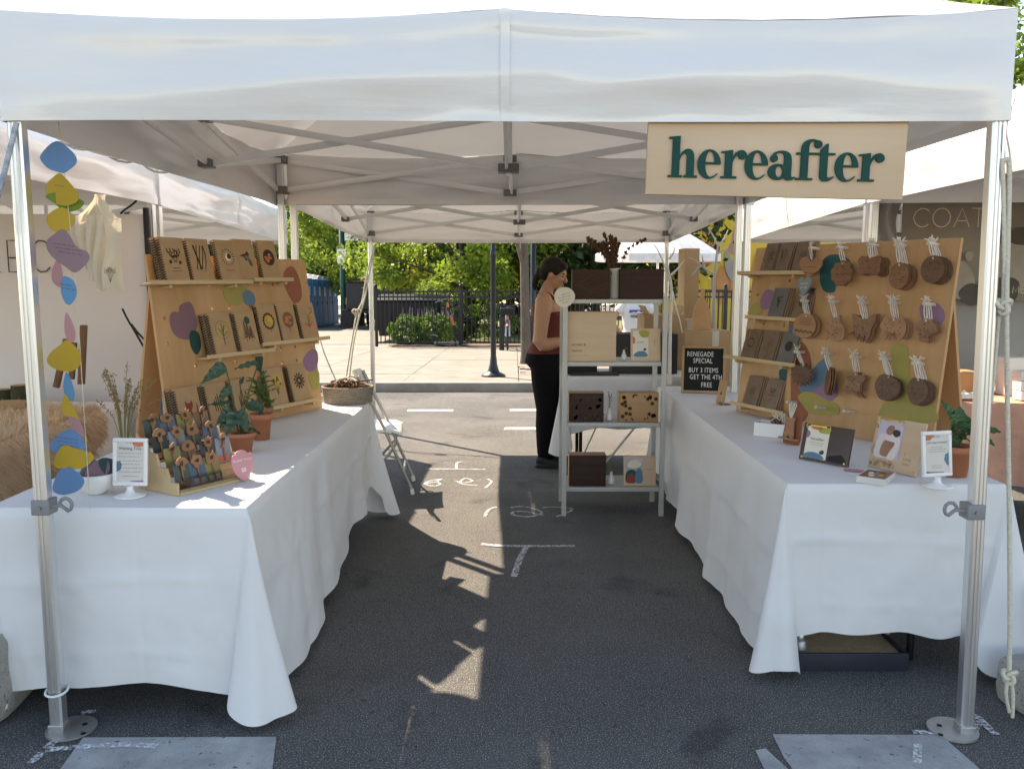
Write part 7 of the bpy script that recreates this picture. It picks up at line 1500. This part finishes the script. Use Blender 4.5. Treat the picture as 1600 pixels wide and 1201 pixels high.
def tree(label, base, h, R, trunk_r, cz, me_cl, mt, mb_=None, group='trees of the park', lean_=(0, 0), name='tree', limbs=7):
    me, cl = me_cl; t = thing(name, label, 'tree', base, group); top = Vector((lean_[0], lean_[1], cz))
    ps = spline([(0, 0, -.05), (lean_[0] * .3, lean_[1] * .3, cz * .4), tuple(top)], 6); part('trunk', MB().tube(ps, [trunk_r * (1.25 if i == 0 else 1 - .5 * i / len(ps)) for i in range(len(ps))], 14), mb_ or m_barkd, t)
    tk_ = list(t.children)[0]
    for k in range(limbs):
        c = cl[k * 3 % len(cl)][0]; s = ps[min(len(ps) - 1, 5 + k % 6)]; e = top + c * .85; part('limb', MB().tube(spline([s, s.lerp(e, .5) + Vector((0, 0, .15)), e], 5), [trunk_r * .38 * (1 - .8 * i / 11) for i in range(11)], 7), mb_ or m_barkd, tk_)
    if mt is not None:
        m2 = me.copy() if len(me.materials) and me.materials[0] is not mt else me
        if len(m2.materials) == 0: m2.materials.append(mt)
        else: m2.materials[0] = mt
        part('crown', m2, None, t, M=Matrix.Translation(top))
    return t
CA = crown_mesh(1, (3.4, 3.0, 2.6), 15000, .19, 60); CB = crown_mesh(2, (3.9, 3.2, 2.0), 15000, .17, 64); CC = crown_mesh(3, (5.5, 5.0, 5.2), 15000, .34, 70); CD = crown_mesh(4, (2.2, 2.2, 2.0), 9000, .13, 44)
def far(px, py, y): p = aty(px, py, y); return Vector((p.x, y, GW(y)))
tree('broad green tree with dark trunk behind the green post', far(563, 500, 38), 7, None, .22, 4.4, CA, m_lf[0])
tree('leafy tree above the blue toilets', far(478, 500, 43), 7, None, .20, 5.0, CA, m_lf[1])
tree('low spreading maple with yellow leaves behind the fence', far(735, 500, 27), 6, None, .13, 3.15, CB, m_lf[0], lean_=(-.3, 0), limbs=11)
tree('yellowing young maple right of the lamp post', far(800, 500, 31), 6, None, .12, 3.0, CD, m_lf[3])
tree('yellow green sapling seen between lamp post and maple', far(700, 500, 34), 6, None, .10, 2.7, CD, m_lf[3])
tree('leafy tree left of the rear tent leg', far(640, 500, 36), 6, None, .2, 4.2, CA, m_lf[1])
tree('thick dark trunked tree behind the woman', far(899, 500, 30), 8, None, .36, 6.2, CC, m_lf[2])
for k, (px, y, mt_, lab) in enumerate(((440, 62, 2, 'tall dark tree at the far left of the park'), (520, 66, 1, 'tall tree behind the toilets'), (600, 64, 2, 'dark tall tree behind the grey truck'), (680, 60, 2, 'dark tall tree beyond the parked cars'), (765, 63, 2, 'tall dark tree beyond the lamp post'), (850, 58, 2, 'dark tall tree behind the woman far off'), (930, 56, 2, 'dark tall tree behind the umbrella'), (1000, 60, 2, 'dark tall tree behind the dried flowers'), (350, 66, 1, 'tall tree hidden behind the left board'), (250, 60, 2, 'tall tree behind the left neighbours'), (130, 64, 1, 'tall tree at the far left behind the banner'))):
    tree(lab, far(px, 500, y), 12, None, .35, 6.0 + (k % 3) * .6, CC, m_lf[mt_], limbs=5)
s_ = walkp(822, 568)
tree('grey barked street tree beside the woman', s_, 9, None, .105, 5.6, CD, m_lf[1], m_bark, 'street trees', (-.15, .1))
q = aty(1572, 45, 13); tree('leafy street tree above the right tents', Vector((q.x + .6, 13, GW(13))), 8, None, .12, q.z - GW(13) + .2, crown_mesh(9, (1.5, 1.5, 1.9), 9000, .13, 40), m_lf[0], m_bark, 'street trees')
# clipped shrubs and flowering perennials in the bed
def shrub(label, px, y, R, mt, seed, n=6000, leaf=.055, up=0.0):
    p = aty(px, 500, y); b = Vector((p.x, y, GW(y))); t = thing('shrub', label, 'shrub', b, 'clipped shrubs behind the fence'); me, cl = crown_mesh(seed, R, n, leaf, 60, shell=.35); me.materials.append(mt)
    part('foliage', me, None, t, M=Matrix.Translation((0, 0, R[2] * .9 + up)))
    for k in range(4): part('stem', MB().tube([(0, 0, -.02), tuple(cl[k][0] * .5 + Vector((0, 0, R[2] * .8)))], [.02, .008], 6), m_barkd, t)
shrub('left round boxwood shrub behind the fence', 638, FY + .75, (.50, .46, .42), m_lf[4], 21); shrub('right wide boxwood shrub behind the fence', 680, FY + .7, (.56, .5, .44), m_lf[4], 22)
shrub('dark evergreen shrub behind the scooter', 705, FY + 2.6, (.75, .5, .62), m_lf[2], 23, 6000, .07); shrub('loose green shrub at the foot of the maple', 745, FY + 5, (1.3, .7, .55), m_lf[1], 24, 6000, .09); shrub('dark hedge shrub right of the lamp post', 802, FY + 7, (1.6, .8, .8), m_lf[2], 25, 7000, .1)
m_lav = mat('lilac flower spikes', (.30, .22, .27), .9, var=.3, vscale=20); rr = rnd(15); lvb = aty(668, 500, FY + 1.4)
t = thing('flowering_perennial', 'clump of lilac flower spikes above the boxwood shrubs', 'plant', (lvb.x, FY + 1.4, GW(FY + 1.4)))
for k in range(60):
    x, y = rr.uniform(-.75, .75), rr.uniform(-.3, .3); h_ = rr.uniform(.75, 1.05); part('flower_spike', MB().cyl((x, y, h_ - .22), (x + rr.uniform(-.04, .04), y, h_), .016, .004, 6), m_lav, t); part('stem', MB().cyl((x, y, 0), (x, y, h_ - .2), .004, n=5), m_stem, t)
# ------------------------------------------------------------------ scooter and share bicycle
m_cor = mat('coral paint', (.55, .10, .07), .4, coat=.3); m_tyre = mat('tyre rubber', (.02, .02, .021), .8); m_gry = mat('grey metal paint', (.20, .20, .21), .45, .4)
def wheel(mb, c, R, r_, ax='Y', n=28):
    c = Vector(c); P = [c + (Vector((cos(a), 0, sin(a))) if ax == 'Y' else Vector((0, cos(a), sin(a)))) * R for a in [2 * pi * i / n for i in range(n)]]; mb.tube(P, r_, 8, closed=True); return mb
sp = walkp(680, 541); sy = sp.y; s1 = walkp(717, 542)
Q = lambda px, py: aty(px, py, sy)
t = thing('kick_scooter', 'coral and black rental kick scooter leaning by the fence', 'scooter', (sp.x, sy, sp.z))
zc = sp.z + .10
for nm, px in (('rear_wheel', 680), ('front_wheel', 715)):
    c = Q(px, 530); c.z = zc; part(nm, wheel(MB(), c, .075, .026), m_tyre, t, True); part('hub', MB().cyl(c + Vector((0, -.03, 0)), c + Vector((0, .03, 0)), .04, n=14), m_gry, t, True)
a, b = Q(684, 532), Q(712, 532); part('deck', MB().box(((a.x + b.x) / 2, sy, zc + .0), (b.x - a.x, .15, .05), bev=.012), m_gry, t, True)
st = [Q(714, 527), Q(709, 508), Q(704, 492), Q(698, 470)]; part('stem', MB().tube([st[0], st[1]], .03, 10), m_black, t, True); part('stem_panel', MB().tube([st[1], st[2]], .034, 10), m_cor, t, True); part('stem_upper', MB().tube([st[2], st[3]], .024, 10), m_black, t, True); part('stem_badge', MB().tube([Q(700.5, 480), Q(699, 472)], .034, 10), m_cor, t, True)
part('handlebar', MB().tube(spline([Q(681, 472) + Vector((0, -.2, 0)), Q(697, 467), Q(719, 462) + Vector((0, .2, 0))], 5), .016, 8), m_gry, t, True); part('rear_mudguard', MB().box(tuple(Q(680, 524)), (.16, .05, .03), rot=(0, .3, 0), bev=.008), m_gry, t, True)
bp = walkp(793, 547); by = bp.y; B = lambda px, py, d=0: aty(px, py, by + d)
t = thing('share_bicycle', 'docked share bicycle seen head on by the fence', 'bicycle', (bp.x, by, bp.z))
c = B(793, 530); c.z = bp.z + .335; part('front_wheel', wheel(MB(), c, .31, .024, 'X'), m_tyre, t, True); part('rear_wheel', wheel(MB(), c + Vector((-.04, 1.0, 0)), .31, .024, 'X'), m_tyre, t, True)
m_sil = mat('silver blue paint', (.36, .40, .44), .35, .5)
part('fork', MB().tube([c + Vector((.05, 0, 0)), c + Vector((.05, .05, .36)), c + Vector((0, .1, .45)), c + Vector((-.05, .05, .36)), c + Vector((-.05, 0, 0))], .018, 8), m_sil, t, True); part('mudguard', MB().tube([c + Vector((0, -.335 * sin(a), .335 * cos(a))) for a in [(-.9 + .2 * k) for k in range(9)]], .035, 8), m_cor, t, True)
part('frame', MB().tube(spline([c + Vector((0, .12, .42)), c + Vector((0, .35, .05)), c + Vector((-.02, .6, .0)), c + Vector((-.03, .75, .5))], 5), .035, 8), m_sil, t, True); part('saddle', MB().ball(tuple(c + Vector((-.03, .78, .62))), (.09, .13, .035), 12, 8), m_black, t, True)
part('head_tube', MB().tube([c + Vector((0, .1, .40)), c + Vector((0, .16, .72))], .026, 8), m_sil, t, True)
part('handlebar', MB().tube(spline([c + Vector((-.30, .32, .72)), c + Vector((-.26, .18, .76)), c + Vector((0, .14, .70)), c + Vector((.26, .18, .76)), c + Vector((.30, .32, .72))], 5), .016, 8), m_black, t, True); part('front_basket', MB().box(tuple(c + Vector((0, .0, .60))), (.36, .24, .17), bev=.03), m_black, t, True); part('front_light', MB().ball(tuple(c + Vector((0, -.13, .46))), .04, 10, 8), m_cor, t, True)
part('dock_post', MB().box(tuple(Vector((c.x - .14, by + .1, bp.z + .42))), (.12, .2, .84), bev=.02), m_lampk, t, True); part('pedal_crank', MB().tube([c + Vector((-.16, .6, -.05)), c + Vector((.12, .6, .05))], .02, 6), m_black, t, True)
# dark square post behind the street tree
dp = walkp(833, 560); t = thing('dark_post', 'dark sign post standing behind the grey street tree', 'post', (aty(833, 500, dp.y + .8).x, dp.y + .8, GW(dp.y + .8))); part('shaft', MB().lathe([(.06, 0), (.055, 5.0), (0, 5.0)], 14), m_lampk, t); part('base', MB().box((0, 0, .45), (.20, .20, .9), bev=.02), m_lampk, t)
# ------------------------------------------------------------------ green sign post, toilets, truck, cars
m_grn = mat('dark green post paint', (.012, .075, .045), .45); gp = far(537, 500, 34)
t = thing('green_sign_post', 'dark green street post with white signs near the toilets', 'post', gp); part('shaft', MB().lathe([(.17, 0), (.17, .1), (.12, .2), (.115, 6.5), (0, 6.5)], 16), m_grn, t)
for a_, b_ in (((526, 389), (545, 411)), ((538, 364), (566, 376))):
    p, q = aty(*a_, 33.8), aty(*b_, 33.8); part('sign_plate', MB().box(((p.x + q.x) / 2, 33.84, (p.z + q.z) / 2), (q.x - p.x, .02, p.z - q.z)), m_white, t, True)
m_pot = mat('blue polyethylene', (.03, .25, .58), .45, var=.06); m_potd = mat('darker blue rib', (.02, .20, .48), .5); m_roofw = mat('milky roof plastic', (.72, .74, .70), .5, transl=.2)
ptx = aty(528, 500, 42).x
for k in range(6):
    y = 33.2 + 1.22 * k; ordn = ('nearest', 'second', 'third', 'fourth', 'fifth', 'farthest')[k]
    xk = aty(486 + 7.9 * k, 500, y).x - .58
    t = thing('portable_toilet', f'{ordn} blue portable toilet of the row', 'toilet', (xk, y, GW(y)), 'blue portable toilets')
    part('cabin', MB().box((0, 0, 1.06), (1.1, 1.14, 2.08), bev=.04), m_pot, t)
    part('roof', MB().grid(lambda u, v: (-.58 + 1.16 * u, -.585 + 1.17 * v, 2.11 + .17 * sin(pi * v) ** .6 + .02 * sin(pi * u)), 10, 12), m_roofw, t)
    d = part('door', MB().box((.557, 0, 1.0), (.02, .86, 1.85), bev=.01), m_potd, t); part('sign_plate', MB().box((.570, -.06, 1.58), (.006, .24, .40)), m_white, d); part('handle', MB().box((.575, .34, 1.05), (.02, .05, .14)), m_black, d)
    for s in (-1, 1): part('corner_rib', MB().box((.55, s * .52, 1.04), (.06, .09, 2.05), bev=.02), m_pot, t)
m_trk = mat('grey truck panel', (.36, .38, .40), .5, var=.05)
tb = far(607, 500, 36); t = thing('box_truck', 'grey box truck parked behind the fence', 'truck', tb)
part('cargo_box', MB().box((0, 1.5, 1.75), (1.9, 4.5, 2.3), bev=.04), m_trk, t); part('cab', MB().box((0, 4.6, 1.2), (1.85, 1.6, 1.7), bev=.15), m_white, t); part('chassis', MB().box((0, 2.2, .5), (1.6, 6.2, .2)), m_black, t)
for x in (-.85, .85):
    for y in (.2, 4.5): part('wheel', MB().cyl((x - .12, y, .42), (x + .12, y, .42), .42, n=20), m_tyre, t)
tk2 = far(575, 500, 33); t = thing('flatbed_trailer', 'dark flatbed trailer with crates beside the toilets', 'trailer', tk2)
part('bed', MB().box((.2, 1.0, .72), (2.6, 1.9, .12), bev=.02), m_black, t); part('drawbar', MB().box((1.7, 1.0, .6), (.9, .1, .08)), m_black, t); part('crate_load', MB().box((.0, 1.0, 1.35), (1.9, 1.5, 1.1), bev=.02), m_char, t); part('tarp', MB().grid(lambda u, v: (-1.0 + 2.0 * u, .2 + 1.6 * v, 1.95 + .10 * sin(3 * u) * sin(pi * v)), 10, 8), mat('brown tarp', (.20, .10, .05), .8), t)
for x in (-.8, 1.1): part('wheel', MB().cyl((x, -.02, .36), (x, .18, .36), .36, n=20), m_tyre, t)
db = far(645, 500, FY + 3.6); t = thing('dumpster', 'black lidded dumpsters screened behind the fence', 'dumpster', db)
part('bin', MB().add([(-.95, -.5, .15), (.95, -.5, .15), (.95, .5, .15), (-.95, .5, .15), (-1.05, -.6, 1.15), (1.05, -.6, 1.15), (1.05, .6, 1.3), (-1.05, .6, 1.3)], [(0, 3, 2, 1), (4, 5, 6, 7), (0, 1, 5, 4), (1, 2, 6, 5), (2, 3, 7, 6), (3, 0, 4, 7)]), m_black, t); part('lid', MB().box((0, 0, 1.27), (2.14, 1.25, .06), rot=(.12, 0, 0), bev=.02), m_black, t)
for x in (-.6, 0, .6): part('rib', MB().box((x, -.57, .68), (.07, .06, .95), rot=(-.1, 0, 0)), m_black, t)
def car(label, px, y, colr, rot):
    b = far(px, 500, y); t = thing('parked_car', label, 'car', Matrix.Translation(b) @ Matrix.Rotation(rot, 4, 'Z'), 'cars parked beyond the park')
    prof = [(-2.1, .35), (-2.15, .75), (-1.9, .92), (-1.3, 1.0), (-.75, 1.45), (.55, 1.48), (1.25, 1.02), (2.0, .88), (2.15, .6), (2.1, .32)]
    mp_ = mat('car paint ' + str(px), colr, .25, .3, coat=.8)
    part('body', MB(frame((0, -.85, 0), (1, 0, 0), (0, 0, 1), (0, -1, 0))).prism(smooth_poly(prof, 3), -1.7, 0, smooth=True), mp_, t)
    gl = mat('car glass ' + str(px), (.03, .04, .05), .08, coat=.5)
    for s in (-.857, .857): part('side_window', MB(frame((0, s, 0), (1, 0, 0), (0, 0, 1), (0, -1, 0))).prism([(-1.15, 1.02), (-.7, 1.38), (.5, 1.40), (1.05, 1.04)], -.004, .004), gl, t)
    for s in (-1, 1):
        for x in (-1.3, 1.35): part('wheel', MB().cyl((x, s * .70, .33), (x, s * .88, .33), .33, n=20), m_tyre, t)
        part('headlight', MB().box((2.08, s * .6, .70), (.08, .3, .12), bev=.02), m_white, t)
    part('windscreen', MB().add([(1.22, -.72, 1.06), (1.22, .72, 1.06), (.62, .62, 1.44), (.62, -.62, 1.44)], [(0, 1, 2, 3)]), gl, t)
car('pale car parked beyond the dumpsters', 660, 47, (.60, .62, .64), .3); car('white car parked beyond the young maple', 690, 50, (.75, .75, .75), .1); car('silver car parked left of the lamp post', 745, 52, (.40, .43, .46), 0); car('dark blue car beyond the fence', 632, 52, (.04, .07, .12), .2)
cb = walkp(612, 536); 
# ------------------------------------------------------------------ mural building and market umbrella
m_mur = mat('yellow mural wall', (.78, .50, .07), .8, var=.10, vscale=.8, bump=.1)
MU = [mat('mural ' + n_, c_, .8, var=.15, vscale=1.2) for n_, c_ in (('orange', (.66, .27, .09)), ('rose', (.55, .30, .24)), ('grey', (.42, .36, .33)), ('green', (.22, .36, .14)), ('gold', (.80, .56, .06)))]
yb = 30.0; xa = aty(1036, 400, yb).x; t = thing('mural_building', 'building with a yellow and orange painted mural', 'building', (xa + 6, yb + 2, GW(yb)))
part('wall', MB().box((xa + 6, yb + 2, GW(yb) + 4.5), (12, 4, 9)), m_mur, t, True); part('parapet', MB().box((xa + 6, yb + 2, GW(yb) + 9.1), (12.2, 4.2, .3)), m_conc, t, True)
rr = rnd(44)
for k in range(46):
    p = aty(rr.uniform(1040, 1200), rr.uniform(310, 475), yb); w_ = rr.uniform(.2, .75); h_ = rr.uniform(.5, 1.7)
    if p.x - w_ < xa + .05: continue
    part('mural_patch', MB(frame((p.x, yb - .004 - .0015 * k, max(p.z, GW(yb) + 1.8)), (1, 0, 0), (0, 0, 1), (0, -1, 0))).prism(blob(0, 0, w_ * .5, h_ * .5, k, 18, .28, rr.uniform(-.4, .4)), 0, .001, back=False), MU[(0, 4, 1, 4, 2, 4, 3, 0)[k % 8]], t, True)
for k in range(9): part('railing_bar', MB().box((aty(1060 + 9 * k, 470, 24).x, 24, GW(24) + .75), (.04, .04, 1.5)), m_rus, t, True)
part('railing_top', MB().box((aty(1096, 470, 24).x, 24, GW(24) + 1.5), (1.6, .06, .06)), m_rus, t, True)
uy = 17.5; ut = aty(1046, 360, uy); ue = [aty(926, 398, uy), aty(1130, 397, uy)]
t = thing('market_umbrella', 'large white market umbrella in front of the mural', 'umbrella', (aty(1030, 400, uy).x, uy, GW(uy)))
uc = Vector(((ue[0].x + ue[1].x) / 2, uy, 0)); Ru = (ue[1].x - ue[0].x) / 2; ze_ = ue[0].z; zt2 = ut.z + .25
m_umb = mat('white umbrella canvas', (.72, .74, .78), .7, transl=.2)
for k in range(8):
    a0, a1 = 2 * pi * k / 8 + .2, 2 * pi * (k + 1) / 8 + .2
    part('canopy_panel', MB().grid(lambda u, v: Vector((uc.x + Ru * v * (cos(a0) * (1 - u) + cos(a1) * u), uy + Ru * v * (sin(a0) * (1 - u) + sin(a1) * u), zt2 + (ze_ - zt2) * v + .06 * sin(pi * v))), 5, 8), m_umb, t, True)
    part('valance_flap', MB().add([(uc.x + Ru * cos(a0), uy + Ru * sin(a0), ze_), (uc.x + Ru * cos(a1), uy + Ru * sin(a1), ze_), (uc.x + Ru * cos(a1), uy + Ru * sin(a1), ze_ - .16), (uc.x + Ru * cos(a0), uy + Ru * sin(a0), ze_ - .16)], [(0, 1, 2, 3)]), m_umb, t, True)
    part('rib', MB().tube([(uc.x, uy, zt2 - .05), (uc.x + Ru * cos(a0) * .98, uy + Ru * sin(a0) * .98, ze_ - .01)], .012, 6), m_alu, t, True)
part('pole', MB().cyl((uc.x, uy, GW(uy)), (uc.x, uy, zt2), .03, n=12), m_alu, t, True); part('base', MB().box((uc.x, uy, GW(uy) + .06), (.7, .7, .12), bev=.02), m_kerb, t, True)
# guy ropes of the rear tent leg
for k, (lab, pts) in enumerate((('knotted guy rope from the rear left tent corner, left strand', [(584, 385), (573, 430), (566, 470), (558, 488), (552, 520), (540, 595)]), ('knotted guy rope from the rear left tent corner, right strand', [(585, 385), (577, 430), (570, 465), (560, 500), (552, 540), (545, 598)]), ('slanting guy rope beside the far board', [(500, 530), (508, 555), (522, 588), (530, 606)]))):
    single('guy_rope', MB().tube(spline([aty(px, py, 5.9 - .1 * i) for i, (px, py) in enumerate(pts)], 6), .008, 7), m_rope, lab, 'rope', 'guy ropes')
kb_ = aty(557, 488, 5.6); knot('rope knot on the rear guy rope', kb_, .028)
